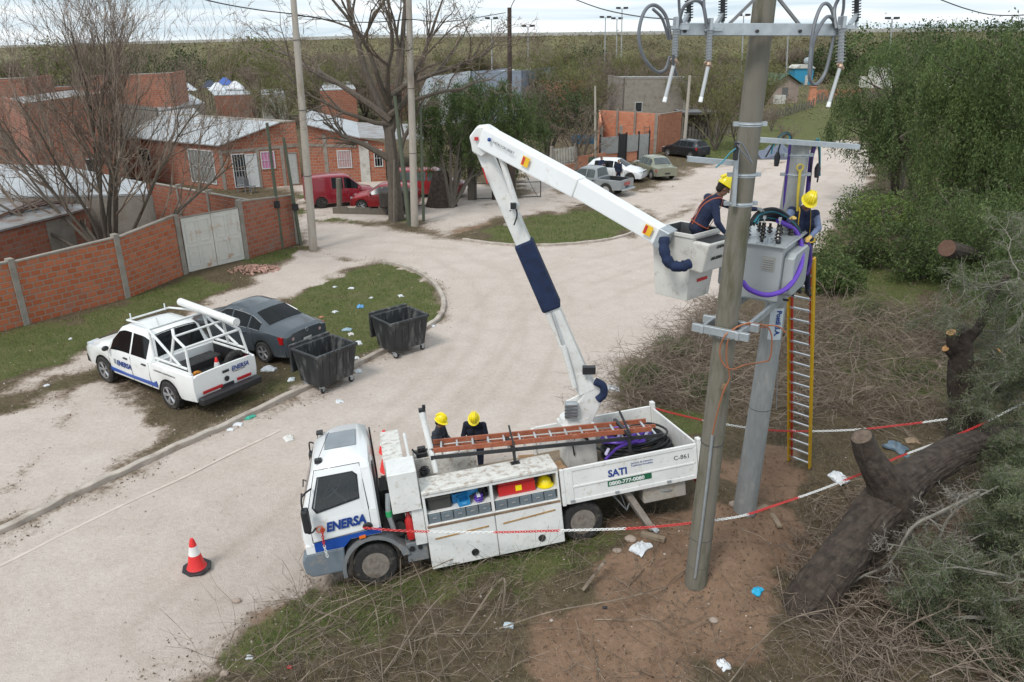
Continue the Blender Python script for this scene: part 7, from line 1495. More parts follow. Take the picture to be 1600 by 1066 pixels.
k0 = AT(1241, 122, 185); o = thing('kiosk', 'bright blue small building with a pale roof near the road bridge', 'kiosk', flat(k0), .05); MB().box(0, 4.4, 0, 4, 0, 3.6).build('wall', mat('kiosk blue', (.03, .25, .42), .6), o); MB().prism([(-.3, 3.6), (4.7, 3.6), (3.6, 4.4), (.8, 4.4)], 'y', -.3, 4.3).build('roof', PALEW, o); MB().box(2.6, 3.3, -.03, -.001, 0, 2.1).build('door', PALEW, o)
MB().ball((3.6, 2, 5.2), (1.0, 1.0, .8), 12).build('water_tank', mat('tank grey', (.3, .34, .36), .5), o)
# road bridge in the embankment
bp = AT(1200, 60, 226); o = thing('road_bridge', 'concrete road bridge with a dark opening in the distant embankment', 'bridge', flat(bp)); zt_ = AT(1240, 47, 226).z; MB().box(-4, 22, -2, 12, zt_ - .3, zt_ + .8).build('deck', M_CONC, o); MB().box(-3, 17, -1, 11, zt_ - 5.5, zt_ - .5).build('underpass', mat('underpass dark', (.02, .022, .02), .9), o); MB().prism([(17.01, zt_ - 5.5), (25, zt_ - 5.5), (18, zt_ - .4), (17.01, zt_ - .4)], 'y', -1.5, 10).build('abutment', M_CONC, o)  # underpass: solid block coloured dark for the shade inside the opening
for x in (2, 7, 12): MB().box(x - .4, x + .4, -1.6, -1.1, 0, zt_ - .4).build('pier', M_CONC, o)
# tents and awnings far left
for px, py, Y, c, lb_ in ((279, 138, 85, (.03, .06, .25), 'dark blue pointed market tent beside the far brick house'), (292, 139, 88, (.6, .62, .65), 'white pointed market tent right of the dark blue one'), (340, 138, 92, (.62, .64, .66), 'white peaked awning left of the blue cover'), (352, 130, 95, (.05, .12, .38), 'bright blue sheet cover in the row of tents'), (368, 136, 90, (.65, .66, .68), 'large white peaked awning at the right end of the tents'), (328, 134, 95, (.04, .05, .08), 'black peaked awning at the left of the white one')):
    p = AT(px, py, Y * 1.28); b = flat(p); o = thing('tent', lb_, 'tent', b, .2, 'market tents in the distance'); m = mat('tent ' + str(px), c, .7); zz = p.z
    MB().taper((0, 0), (2.4, 2.2), (.5, .3), zz - .2, zz + .8).build('canopy', m, o)
    for s in ((-1.2, -1.1), (1.2, -1.1), (-1.2, 1.1), (1.2, 1.1)): MB().cyl((s[0], s[1], 0), (s[0], s[1], zz - .2), .05, n=5).build('leg', DARK, o)
# ---------------------------------------------------------------- street poles, masts, wires
PCON = mat('pale concrete pole', (.40, .36, .31), .9, 0, .08, 3, .2, (.27, .22, .17), .3, 2, stretch=(2, 2, .4)); GRNP = mat('greenish old timber', (.10, .115, .08), .85, 0, .2, 5, .2, stretch=(4, 4, .5)); DWD = mat('dark timber pole', (.055, .038, .03), .9, 0, .3, 4, .2, stretch=(4, 4, .4))
def pole(nm, label, base, topp, r0, r1, m, cat='pole', group=None, cap=None, n=14):
    o = thing(nm, label, cat, base, 0, group); t = Vector(topp) - Vector(base); k = MB(); k.tube([t * f for f in (-.02, .33, .66, 1)], [r0, r0 + (r1 - r0) * .33, r0 + (r1 - r0) * .66, r1], n); k.build('shaft', m, o, smooth=True)
    if cap: cap(o, t)
    return o, t
def band_cap(o, t):
    for f in (.3, .55, .8): MB().torus(t * f, .20 - .05 * f, .012, 'z', 14, 4).build('steel_band', DARK, o)
def insul(o, t):
    MB().box(t.x - .5, t.x + .5, t.y - .05, t.y + .05, t.z - .6, t.z - .5).build('crossarm', WOOD, o)
    for x in (-.4, 0, .4): MB().cyl((t.x + x, t.y, t.z - .5), (t.x + x, t.y, t.z - .3), .05, n=8).build('insulator', PORC, o)
b = G(490, 390); pole('street_pole', 'tall pale concrete pole at the street corner beside the brick wall', b, AT(456, -30, b.y), .19, .12, PCON, 'power pole', None, band_cap)
PLt = AT(458, 22, b.y); b = G(648, 353); pole('street_pole', 'tall pale concrete pole beside the large bare tree', b, AT(637, -60, b.y), .20, .135, PCON, 'power pole', None, band_cap); PMt = AT(641, 30, b.y)
b = G(662, 346); pole('thin_pole', 'thin greenish pole just right of the pale concrete pole', b, AT(657, 166, b.y), .08, .06, GRNP)
b = G(640, 352); pole('thin_pole', 'leaning greenish timber post propped against the large bare tree', b, AT(617, 150, b.y + .5), .14, .09, GRNP)
b = G(616, 348); pole('thin_pole', 'slim dark post in front of the bare tree trunk', b, AT(616, 250, b.y), .06, .06, WOOD)
def box_cap(o, t): MB().box(t.x * .2 - .12, t.x * .2 + .16, -.22, -.08, t.z * .34, t.z * .34 + .3).build('meter_box', BLACK, o)
b = G(441, 388); pole('thin_pole', 'greenish square post standing against the brick wall with a small black box', b, AT(417, 192, b.y), .085, .07, GRNP, 'pole', None, box_cap, 4)
b = G(470, 383); pole('thin_pole', 'greenish square post at the end of the brick wall', b, AT(443, 215, b.y), .085, .07, GRNP, 'pole', None, box_cap, 4)
b = G(531, 333); pole('thin_pole', 'short timber post in the grass by the burgundy van', b, AT(529, 279, b.y), .16, .15, WOOD)
def lampcap(o, t): MB().tube(spline([t - Vector((0, 0, .5)), t + Vector((.15, 0, .1)), t + Vector((.5, 0, .7))], 4), .03, 5).build('arm', DARK, o)
b = GZ(790, 300); b = Vector((AT(796, 150, 62).x, 62, 0)); pole('timber_pole', 'dark timber pole rising behind the green tree at centre', b, AT(796, 12, 62), .22, .16, DWD, 'power pole', None, lampcap)
b = G(1068, 240); pole('street_pole', 'leaning pale concrete pole above the black hatchback', b, AT(1078, 118, b.y), .16, .11, PCON, 'power pole'); b = G(930, 262); pole('thin_pole', 'thin pale pole beside the left side of the unfinished brick house', b, AT(930, 135, b.y), .10, .07, PCON)
b = G(8, 330); pole('timber_pole', 'dark slanting timber pole at the far left behind the zinc roofs', b + Vector((1.0, 0, 0)), AT(-2, 190, b.y), .1, .08, DWD)
for px, y0, y1, Y, lb_ in ((768, 30, 96, 150, 'street lamp mast beside the far road, left of the dark timber pole'), (825, 42, 100, 150, 'street lamp mast beside the far road, right of the dark timber pole'), (946, 28, 90, 170, 'short twin lamp mast left in the cluster on the skyline'), (964, 30, 95, 170, 'middle lamp mast in the cluster on the skyline'), (972, 14, 95, 165, 'tallest twin lamp mast in the cluster on the skyline'), (1394, 30, 100, 140, 'tall twin headed lamp mast above the trees on the right'), (1232, 40, 110, 140, 'lamp mast by the blue kiosk'), (1162, 25, 100, 150, 'lamp mast just left of the brown pole')):
    b = AT(px, y1, Y); b.z = 0; t = AT(px, y0, Y)
    def heads(o, t):
        for s in (-1, 1): MB().box(t.x + s * .3, t.x + s * 1.2, -.2, .2, t.z, t.z + .35).build('lamp_head', DARK, o)
        MB().box(t.x - .9, t.x + .9, -.05, .05, t.z - .05, t.z + .05).build('cross_bar', GALV, o)
    pole('lamp_mast', lb_, b, t, .16, .10, mat('mast steel', (.35, .36, .36), .5, .2), 'street lamp', 'lamp masts along the far road', heads, 6)
def wire(label, pts, r=.012): P = [Vector(p) for p in pts]; c = P[0]; return tag(MB().tube(spline([p - c for p in P], 8), r, 4).build('power_line', CABLEK, None, loc=c), label, 'wire')
Yl = G(490, 390).y; Ym = G(648, 353).y
wire('power line from the upper left to the pale pole at the street corner', [AT(250, -22, Yl - 6), AT(330, 2, Yl - 4), AT(400, 15, Yl - 2), PLt], .022)
wire('power line sagging between the two pale concrete poles', [PLt, AT(520, 32, (Yl + Ym) / 2 - 1), AT(580, 35, (Yl + Ym) / 2 + 1), PMt], .022)
wire('power line running right from the pale pole through the bare tree', [PMt, AT(700, 34, Ym + 4), AT(790, 20, Ym + 14)], .022)
wire('thin power line reaching the crossarm from the upper left', [AT(880, -8, 14), AT(940, 14, 13), AT(1000, 26, 12), AT(1062, 31, b1.y - .3)], .008)
wire('power line crossing the upper right corner of the sky', [AT(1450, -8, 30), AT(1510, 14, 31), AT(1560, 24, 32), AT(1640, 22, 33)], .02)
wire('slack cable hanging low behind the grass island', [AT(812, 255, 52), AT(850, 318, 46), AT(900, 322, 44), AT(960, 300, 43)], .02)
# gate frame of the yard by the trees
b = G(742, 314); o = thing('yard_gate', 'thin black tube gate standing open between timber posts at the yard entrance', 'gate', b, .15)
for x0 in (0, 2.1): MB().frame(x0, x0 + 2.0, .1, 1.9, .05, 0, .05).box(x0 + .05, x0 + 1.95, .01, .04, 1.0, 1.04).build('gate_leaf', BLACK, o)
for px, w in ((738, .3), (772, .14), (788, .35), (800, .25)): b = G(px, 312); t = AT(px - 1, 242, b.y); k = pole('timber_post', 'thick timber post at pixel ' + str(px), b, t, w, w * .9, DWD if px != 738 else WOOD)[0]; k['label'] = {738: 'pale squared timber post left of the black tube gate', 772: 'slim dark post behind the black tube gate', 788: 'thick dark timber post right of the black tube gate', 800: 'rightmost dark timber post at the yard entrance'}[px]
# ---------------------------------------------------------------- trees
BARK = mat('grey brown bark', (.115, .095, .075), .9, 0, .3, 5, .5, stretch=(4, 4, .8)); BARKD = mat('dark furrowed bark', (.048, .035, .027), .95, 0, .5, 7, 1.0, (.085, .07, .055), .3, 5)
TWIG = leafmat('bare twigs', (.13, .098, .075), (.27, .215, .17), .8, 0); TWIGO = leafmat('olive twigs', (.11, .095, .05), (.24, .215, .12), .8, 0); TWIGG = leafmat('pale dry twigs', (.10, .075, .055), (.26, .21, .16), .85, 0)
LF1 = leafmat('pepper tree leaves', (.024, .045, .012), (.15, .20, .07)); LF2 = leafmat('dark leaves', (.022, .040, .014), (.085, .115, .042)); LF3 = leafmat('grey green needles', (.05, .07, .032), (.21, .235, .13)); LF4 = leafmat('bright weeds', (.06, .11, .02), (.19, .25, .07)); LF5 = leafmat('yellow green buds', (.10, .12, .03), (.20, .21, .07)); DRY = leafmat('dry grass blades', (.13, .11, .05), (.30, .25, .14), .8, .1)
def segmesh(name, segs, n, m, parent=None, vals=None):
    """segs: array (k,8): p0 p1 r0 r1"""
    S = np.asarray(segs, float); a = S[:, :3]; b = S[:, 3:6]; d = b - a; L = np.linalg.norm(d, axis=1, keepdims=True) + 1e-9; t = d / L
    h = np.where(np.abs(t[:, 2:3]) < .9, np.array([[0, 0, 1.]]), np.array([[1., 0, 0]])); x = np.cross(t, h); x /= np.linalg.norm(x, axis=1, keepdims=True); y = np.cross(t, x)
    b = b + t * S[:, 6:7] * .5; V = []
    for j in range(n):
        a0 = 2 * np.pi * j / n; a1 = 2 * np.pi * (j + 1) / n
        o0 = x * np.cos(a0) + y * np.sin(a0); o1_ = x * np.cos(a1) + y * np.sin(a1)
        V.append(np.stack([a + o0 * S[:, 6:7], a + o1_ * S[:, 6:7], b + o1_ * S[:, 7:8], b + o0 * S[:, 7:8]], 1))
    V = np.stack(V, 1).reshape(-1, 3); v = np.repeat(vals if vals is not None else nr.random(len(S)), n)
    return bulk(name, V, len(S) * n, m, v, parent)
def grow(out, tips, p, d, L, r, lev, P, rg):
    k = P['seg'][lev]; pos = np.array(p, float); d = np.array(d, float); sl = L / k; pts = [pos.copy()]
    for i in range(k):
        d = d + rg.normal(0, P['wig'][lev], 3) + np.array([0, 0, P['up'][lev]]); d /= np.linalg.norm(d); q = pos + d * sl
        r0 = r * (1 - .75 * i / k); r1 = r * (1 - .75 * (i + 1) / k); out.append((lev, *pos, *q, r0, r1)); pos = q; pts.append(pos.copy())
        if lev + 1 < len(P['seg']) and i >= P['first'][lev] * k:
            for _ in range(P['kids'][lev] if rg.random() < P['prob'][lev] else 0):
                ax = rg.normal(0, 1, 3); ax -= d * (ax @ d); ax /= np.linalg.norm(ax); an = P['ang'][lev] * rg.uniform(.6, 1.3); dd = d * math.cos(an) + ax * math.sin(an)
                grow(out, tips, pos, dd, L * P['len'][lev] * rg.uniform(.6, 1.15) * (1 - .35 * i / k), max(r1 * P['rad'][lev], P['rmin']), lev + 1, P, rg)
    if lev >= len(P['seg']) - 2: tips.append(pos)
BAREP = dict(seg=(6, 6, 5, 4, 3), wig=(.08, .14, .18, .2, .22), up=(.02, .06, .05, .04, .02), first=(.3, .2, .15, .1), kids=(2, 2, 2, 2), prob=(1, .85, .8, .7), ang=(.7, .65, .65, .7), len=(.75, .62, .55, .5), rad=(.7, .6, .6, .6), rmin=.008)
def tree_mesh(trunk, P, rg, L, r, stems=((0, 0, 1),), base=(0, 0, 0)):
    out = []; tips = []
    for s in stems:
        s = np.array(s, float); sl = np.linalg.norm(s); grow(out, tips, base, s / sl, L * sl, r, 0, P, rg)
    A = np.array(out); return A, tips
def make_tree(name, label, loc, A, tm=BARK, wm=TWIG, group=None, split=1, rz=0):
    o = thing(name, label, 'tree', loc, rz, group); lo = A[A[:, 0] <= split]; hi = A[A[:, 0] > split]
    segmesh('trunk', lo[:, 1:], 7, tm, o)
    if len(hi): segmesh('branches', hi[:, 1:], 3, wm, o)
    return o
def leaves(centers, n, spread, size, droop, rg, aspect=.35, flat=None):
    C = np.asarray(centers, float); C = np.repeat(C, n, 0); k = len(C); ce = np.asarray(centers, float); ln = vn(ce[:, 0] + ce[:, 2] * .7, ce[:, 1] - ce[:, 2] * .9, 1.1, 8); base_v = np.repeat(rg.random(len(ce)) * .45 + ln * .55, n)
    off = rg.normal(0, 1, (k, 3)) * np.array(spread); P = C + off
    d = rg.normal(0, 1, (k, 3)); d[:, 2] -= droop; d /= np.linalg.norm(d, axis=1, keepdims=True); s = rg.normal(0, 1, (k, 3)); s -= d * (s * d).sum(1, keepdims=True); s /= np.linalg.norm(s, axis=1, keepdims=True)
    L = size * rg.uniform(.5, 1.4, (k, 1)); w = L * aspect; V = np.stack([P - s * w * .5, P + d * L * .5 - s * w * .3 * 0 + s * w * .5, P + d * L, P + d * L * .5 - s * w * .5], 1).reshape(-1, 3)
    return V, k, np.clip(base_v * .9 + rg.random(k) * .3 - .1, 0, 1)
def crown_clusters(lobes, n, rg, shell=.45):
    out = []
    for c, r in lobes:
        m = max(1, int(n * (r[0] * r[1] * r[2]) / sum(q[0] * q[1] * q[2] for _, q in lobes))); v = rg.normal(0, 1, (m, 3)); v /= np.linalg.norm(v, axis=1, keepdims=True)
        rad = rg.uniform(shell, 1.05, (m, 1)) ** .8 * (1 + .18 * np.sin(v[:, :1] * 7 + c[0]) * np.cos(v[:, 1:2] * 6)); out.append(np.array(c) + v * rad * np.array(r))
    return np.concatenate(out)
def leafy(name, label, loc, lobes, ncl, nleaf, spread, size, m, rg, droop=.8, trunk=True, tr=.22, group=None, cat='tree', aspect=.35, shell=.4, tm=BARK, hang=0):
    o = thing(name, label, cat, loc, 0, group); C = crown_clusters(lobes, ncl, rg, shell)
    if hang:  # drooping strands
        C = np.concatenate([C - np.array([0, 0, hang * j]) + rg.normal(0, .04, C.shape) for j in range(5)])
    V, kk, val = leaves(C, nleaf, spread, size, droop, rg, aspect); bulk('crown', V, kk, m, val, o)
    if trunk:
        S = []; z0 = min(c[2] for c, _ in lobes)
        for c, r in lobes:
            p = np.array([0, 0, -.1]); q = np.array(c); mid = np.array([q[0] * .3, q[1] * .3, q[2] * .55]); pts = [p, mid * .5, mid, (mid + q) / 2, q]
            for i in range(4): S.append((*pts[i], *pts[i + 1], tr * (1 - .2 * i), tr * (1 - .2 * (i + 1))))
            for _ in range(14): v = rg.normal(0, 1, 3); v /= np.linalg.norm(v); e = q + v * np.array(r) * .85; S.append((*(mid + (q - mid) * rg.random()), *e, tr * .25, .01))
        segmesh('trunk', S, 6, tm, o)
    return o
LF6 = leafmat('deep pepper leaves', (.022, .042, .012), (.15, .20, .065)); rg = np.random.default_rng(5)
# large bare tree on the left, many stems fanning from behind the wall
P1 = dict(BAREP); P1.update(rmin=.006, seg=(9, 7, 6, 4), wig=(.07, .12, .16, .18), up=(.01, .10, .10, .10), first=(.12, .08, .05), kids=(2, 2, 2), prob=(1, .8, .62), ang=(.55, .55, .6), len=(.58, .55, .5))
loc = AT(172, 392, 30.5); loc.z = 0
A, tips = tree_mesh(None, P1, rg, 8.4, .085, stems=[(math.cos(a) * s, math.sin(a) * s * .8, u) for a, s, u in ((.1, .60, .75), (.9, .4, .95), (1.9, .35, .95), (2.9, .65, .76), (3.6, .5, .85), (4.6, .3, .85), (5.4, .45, .85), (.3, .2, 1.08), (3.2, .22, 1.08), (2.4, .7, .6), (6.1, .75, .55), (3.3, .85, .55), (5.0, .15, 1.1), (1.2, .1, 1.1))], base=(0, 0, .3))
A = np.vstack([A, [[0, 0, 0, -.2, 0, 0, .7, .38, .3]]]); make_tree('bare_tree', 'big leafless many stemmed tree behind the brick wall at the left', loc, A, split=0)
# large bare tree in the middle
P2 = dict(BAREP); P2.update(seg=(6, 7, 6, 5, 3), rmin=.012, kids=(2, 2, 2, 2), up=(.02, .04, .03, .0, -.02), prob=(1, .9, .75, .6))
b = G(620, 344); out = []; tips = []
T0 = [(0, 0, -.1, 0, 0, 1.4, .46, .36), (0, 0, 1.4, -.02, 0, 3.2, .36, .33), (-.02, 0, 3.2, -.1, .1, 4.6, .33, .28)]
P2b = dict(P2); P2b['seg'] = P2['seg'][1:]; 
for k in ('wig', 'up', 'first', 'kids', 'prob', 'ang', 'len', 'rad'): P2b[k] = P2[k][1:]
for base, d, L, r in (((-.02, 0, 3.1), (-.75, -.1, .9), 4.0, .20), ((-.1, .1, 4.5), (.35, .2, 1), 7.5, .26), ((-.1, .1, 4.5), (-.3, .3, 1), 8.0, .25), ((0, 0, 5.5), (.8, -.2, .8), 6.5, .17), ((0, 0, 5.2), (-.9, .2, .75), 7.5, .19), ((0, 0, 6.2), (.1, -.8, .9), 6.0, .15), ((0, 0, 6), (-.6, -.5, .9), 7.0, .16), ((.1, 0, 6.4), (.9, .4, .6), 6.0, .15), ((0, .1, 5.0), (-1, -.3, .35), 6.0, .13), ((0, .1, 5.8), (1, -.2, .35), 5.5, .13), ((.02, 0, 2.6), (.5, .1, 1), 4.2, .16)): grow(out, tips, base, np.array(d) / np.linalg.norm(d), L, r, 0, P2b, rg)
A = np.array(out); T0 = np.array([(0, *t) for t in T0]); A = np.vstack([T0, A]); make_tree('bare_tree', 'tall leafless tree with a thick forked trunk beside the middle concrete pole', b, A, split=1)
# green pepper tree in the centre
def rel(px, py, Y, loc): return tuple(AT(px, py, Y) - loc)
loc = G(705, 325); leafy('pepper_tree', 'broad green pepper tree with a thick stump trunk behind the boom elbow', loc, [(rel(705, 180, 46, loc), (2.2, 2.2, 1.9)), (rel(778, 175, 49, loc), (2.6, 2.4, 2.1)), (rel(740, 225, 46, loc), (1.7, 1.8, 1.5)), (rel(822, 205, 50, loc), (1.6, 1.6, 1.4)), (rel(672, 225, 45, loc), (1.1, 1.4, 1.5)), (rel(750, 140, 48, loc), (1.5, 1.6, 1.0)), (rel(800, 235, 48, loc), (1.2, 1.3, 1.2)), (rel(660, 175, 46, loc), (1.2, 1.4, 1.3))], 850, 15, (.10, .10, .16), .15, LF1, rg, 1.6, tr=.13, hang=.16, aspect=.28)
mb = MB(); mb.lathe([(1.0, -.1), (.85, .3), (.7, .9), (.55, 1.5), (.42, 2.0)], (0, 0, 0), 'z', 14, (1, .8)); o = mb.build('thick_stump', BARKD, None, smooth=True, loc=G(690, 322)); o.name = 'tree_stump'; tag(o, 'bulky dark stump trunk at the foot of the green pepper tree', 'tree stump')
loc = G(855, 255); leafy('evergreen_tree', 'dark loose evergreen tree behind the white barred fence', loc, [(rel(868, 165, 60, loc), (2.0, 2, 2.0)), (rel(845, 200, 58, loc), (1.4, 1.5, 1.8)), (rel(900, 180, 62, loc), (1.8, 1.8, 1.9))], 380, 14, (.2, .2, .2), .2, LF2, rg)
# thicket of bare trees beyond the houses: variants copied around
VAR = []
for k in range(5):
    Pk = dict(BAREP); Pk.update(seg=(4, 5, 4, 3), rmin=.016, kids=(2, 2, 2), prob=(1, .9, .8), ang=(.5, .55, .65), wig=(.1, .15, .2, .22), up=(.02, .03, .04, .02), first=(.0, .1, .1), len=(.7, .6, .55))
    A, tips = tree_mesh(None, Pk, rg, 3.6, .10, stems=[(math.cos(a + k) * .45, math.sin(a + k) * .45, 1.0) for a in (0, 1.3, 2.5, 3.8, 5.1)])
    o = make_tree('thicket_tree', 'x', (0, 0, 0), A, wm=[TWIG, TWIGO][k % 2], split=0)
    if k in (1, 3):  # a few buds
        V, kk, val = leaves(tips[::2], 4, (.2, .2, .2), .16, 0, rg); bulk('buds', V, kk, LF5, val, o)
    VAR.append(o)
def put(src, loc, s, rz, label, group, first=[set()]):
    o = src if src.name not in first[0] else copy_tree(src); first[0].add(src.name); o.location = loc; o.scale = (s, s, s * rnd.uniform(.85, 1.15)); o.rotation_euler = (0, 0, rz); o['label'] = label; o['group'] = group; return o
def freeze(): pass
spots = []
for (x0, x1, ya, yb2, n, zone) in ((0, 200, 90, 120, 14, 0), (395, 480, 120, 210, 18, 0), (480, 660, 110, 200, 44, 1), (640, 800, 85, 112, 16, 1), (820, 960, 90, 175, 34, 2), (960, 1190, 85, 118, 26, 2), (975, 1160, 120, 172, 20, 2), (1190, 1330, 80, 112, 8, 3), (1064, 1185, 176, 192, 16, 2), (820, 935, 176, 200, 14, 2), (1380, 1500, 255, 300, 8, 5), (230, 400, 128, 150, 8, 0), (380, 900, 80, 95, 16, 4), (900, 1400, 78, 90, 14, 4)):
    for i in range(n):
        px = rnd.uniform(x0, x1); py = rnd.uniform(ya, yb2); q = GZ(px, py, 0)
        if q.y > 205: q = Vector((q.x * 205 / q.y, 205, 0))
        spots.append((q, zone))
LB = {0: ('leafless brown tree in the thicket behind the left houses', 'bare trees behind the left houses'), 1: ('leafless brown tree in the thicket above the zinc roofed brick houses', 'bare trees above the brick houses'), 2: ('leafless olive brown tree in the thicket behind the unfinished brick house', 'bare trees behind the unfinished house'), 3: ('leafless tree near the blue kiosk and the road bridge', 'bare trees by the road bridge'), 5: ('leafless grey shrub tree under the pepper trees on the right', 'bare shrubs under the right pepper trees'), 4: ('small leafless tree at the foot of the distant embankment', 'bare trees along the embankment')}
for i, (q, zn) in enumerate(spots):
    v = VAR[i % 5]; s = rnd.uniform(.7, 1.15) * (1.0 if q.y < 100 else 1.15) * (.6 if zn == 5 else 1); put(v, q, s, rnd.uniform(0, 6.28), *LB[zn])
for px, py, s, lb_ in ((1118, 236, 1.0, 'leafless pale tree between the black hatchback and the brown pole'), (1150, 226, .8, 'small leafless tree close behind the brown pole'), (1095, 215, .7, 'leafless shrub by the dark shed'), (905, 262, .9, 'leafless shrub behind the silver pickup'), (1225, 232, .35, 'small leafless sapling in the green grass'), (1205, 205, .4, 'bare sapling beside the wooden fence')):
    q = G(px, py); put(VAR[int(px) % 5], q, s, rnd.uniform(0, 6), lb_, 'bare trees by the yard')
# evergreen shrubs in the middle distance
for px, py, r, lb_, m in ((925, 75, 2.6, 'distant dark green bush on the embankment slope left of the fuse gear', LF2), (90, 120, 3.2, 'yellow green tree behind the raw brick building at the left', LF5), (410, 118, 3.2, 'yellow green tree behind the corner pole', LF5), (295, 108, 2.6, 'dark bush beside the market tents', LF2), (228, 112, 2.4, 'dark bush above the far raw brick house', LF2), (1170, 128, 2.2, 'bright green bush left of the brown pole', LF5), (1335, 118, 3.6, 'green tree standing behind the right fuse', LF1), (1290, 112, 2.8, 'dark green tree beside the blue kiosk', LF2), (1420, 112, 3.8, 'dark tree below the twin headed lamp mast', LF2), (1480, 105, 3.5, 'olive tree in the right distance', LF1), (1560, 100, 4, 'dark tree at the far right skyline', LF2)):
    q = G(px, py); q = q if q.y < 190 else Vector((q.x * 190 / q.y, 190, 0)); s = r * max(1, q.y / 90)
    leafy('evergreen_tree', lb_, q, [((0, 0, s * .9), (s, s, s * .8)), ((s * .7, 0, s * .6), (s * .6, s * .6, s * .6)), ((-s * .8, .3, s * .5), (s * .6, s * .6, s * .5))], 170, 12, (s * .09,) * 3, s * .10, m, rg, .3, aspect=.5)
# right hand side: big pepper trees
def rightree(label, base, lobes, ncl, nl, sp, sz, m=LF1, hang=.18, tr=.3, **k): return leafy('pepper_tree', label, base, lobes, ncl, nl, sp, sz, m, rg, 1.5, tr=tr, hang=hang, aspect=.28, **k)
b = GZ(1400, 305, 0); rightree('pepper tree leaning over the far bend of the road on the right', b, [(rel(1395, 130, 44, b), (2.9, 2.8, 2.3)), (rel(1350, 185, 43, b), (2.0, 2.2, 1.6)), (rel(1440, 180, 43, b), (2.6, 2.6, 2.4)), (rel(1365, 230, 42, b), (1.4, 1.6, 1.2)), (rel(1430, 85, 46, b), (2.2, 2.4, 1.2)), (rel(1405, 215, 41, b), (1.6, 1.6, 1.6))], 620, 16, (.12, .12, .2), .15, shell=.7)
b = GZ(1570, 400, 0); rightree('largest dark green pepper tree filling the right edge above the road', b, [(rel(1560, 120, 27, b), (2.4, 2.4, 1.7)), (rel(1600, 190, 26, b), (2.4, 2.2, 2.2)), (rel(1510, 190, 27, b), (1.7, 2.0, 1.6)), (rel(1540, 270, 25, b), (2.0, 2, 1.5)), (rel(1480, 270, 27, b), (1.4, 1.8, 1.1)), (rel(1640, 290, 25, b), (2.2, 2, 2)), (rel(1500, 110, 28, b), (1.2, 1.6, .8)), (rel(1600, 85, 27, b), (1.8, 1.8, .9))], 1000, 16, (.09, .09, .18), .12, shell=.7, m=LF6)
b = GZ(1600, 560, 0); rightree('dark green tree standing nearest at the right edge behind the cut trunk', b, [(rel(1580, 350, 19.5, b), (1.4, 1.6, 1.1)), (rel(1520, 360, 20.5, b), (1.1, 1.4, .8)), (rel(1610, 430, 18, b), (1.3, 1.4, 1.0)), (rel(1490, 330, 22, b), (1.0, 1.3, .7)), (rel(1550, 450, 18.5, b), (.8, 1.2, .6))], 300, 16, (.08, .08, .13), .10, tr=.10)
for i, (px, py, Y, r, m, lb_) in enumerate(((1320, 400, 27, 1.5, LF1, 'leafy green shrub nearest the road bend, left in the row of shrubs'), (1375, 350, 31, 1.7, LF4, 'bright green shrub at the road edge under the pepper tree'), (1400, 400, 27, 1.6, LF1, 'rounded green shrub in the middle of the right verge'), (1345, 330, 34, 1.4, LF1, 'low green shrub at the far end of the right verge'), (1455, 350, 28, 1.7, LF2, 'dark shrub under the largest pepper tree'), (1440, 420, 24, 1.4, LF1, 'olive shrub above the dry grass on the right'), (1300, 440, 25, 1.0, LF1, 'small feathery shrub just right of the ladder worker'), (1500, 420, 22, 1.3, LF2, 'dark shrub between the pepper tree and the cut trunk'))):
    q = GZ(px, py + 18, 0); leafy('shrub', lb_, q, [((0, 0, r * .7), (r, r, r * .7)), ((r * .6, .2, r * .4), (r * .6, r * .6, r * .5)), ((-r * .6, 0, r * .35), (r * .6, r * .6, r * .4))], 260, 14, (.13, .13, .11), .15, m, rg, .2, cat='shrub', tr=.05, aspect=.35)
for px, py, r, lb_ in ((1000, 600, .55, 'low olive shrub at the left end of the brush heap behind the truck'), (1045, 560, .7, 'olive shrub in the brush between the raised bucket and the truck bed'), (1090, 620, .5, 'small olive shrub just left of the brown pole'), (1330, 560, .7, 'low green shrub right of the ladder'), (1420, 600, .6, 'low green shrub left of the cut tree'), (1350, 500, .7, 'feathery olive shrub above the brush on the right')):
    leafy('shrub', lb_, G(px, py), [((0, 0, r * .55), (r, r, r * .55)), ((r * .8, .1, r * .35), (r * .6, r * .6, r * .4))], 110, 12, (.10, .10, .09), .08, LF1, rg, .2, cat='shrub', tr=.02, aspect=.22)
# fallen and cut trunks
Tk = [AT(1256, 962, 10.1), AT(1290, 905, 10.3), AT(1335, 845, 10.8), AT(1385, 785, 11.4), AT(1445, 735, 12.2), AT(1510, 700, 13.0), AT(1590, 680, 14.0), AT(1680, 670, 15.0)]
FT = thing('leaning_trunk', 'massive dark leaning tree trunk with a broken stub at the lower right', 'tree trunk', Tk[0]); c = Tk[0]
def gnarl(pts, rs, n=18, sub=6, amp=.05):
    S = spline(pts, sub); k = len(S); rr = np.interp(np.linspace(0, 1, k), np.linspace(0, 1, len(rs)), rs); mb = MB(); mb.tube(S, list(rr), n); SL = (S[-1] - S[0]).length / k
    for i, v in enumerate(mb.v):
        j = min(k - 1, i // n); d = Vector(v) - S[j]; a = 6.2832 * (i % n) / n; u = j * SL; ca, sa = math.cos(a), math.sin(a); f = 1 + amp * 2.2 * mnoise.noise(Vector((ca * 1.3, sa * 1.3, u * .8))) + .10 * abs(mnoise.noise(Vector((ca * 7, sa * 7, u * 1.6)))) + .05 * mnoise.noise(Vector((ca * 16, sa * 16, u * 5))); mb.v[i] = tuple(S[j] + d * f)
    return mb
gnarl([Vector((-.35, -.1, -.75))] + [p - c for p in Tk], [.56, .45, .36, .34, .37, .32, .29, .26, .22], 72, 14).build('trunk', BARKD, FT, smooth=False)
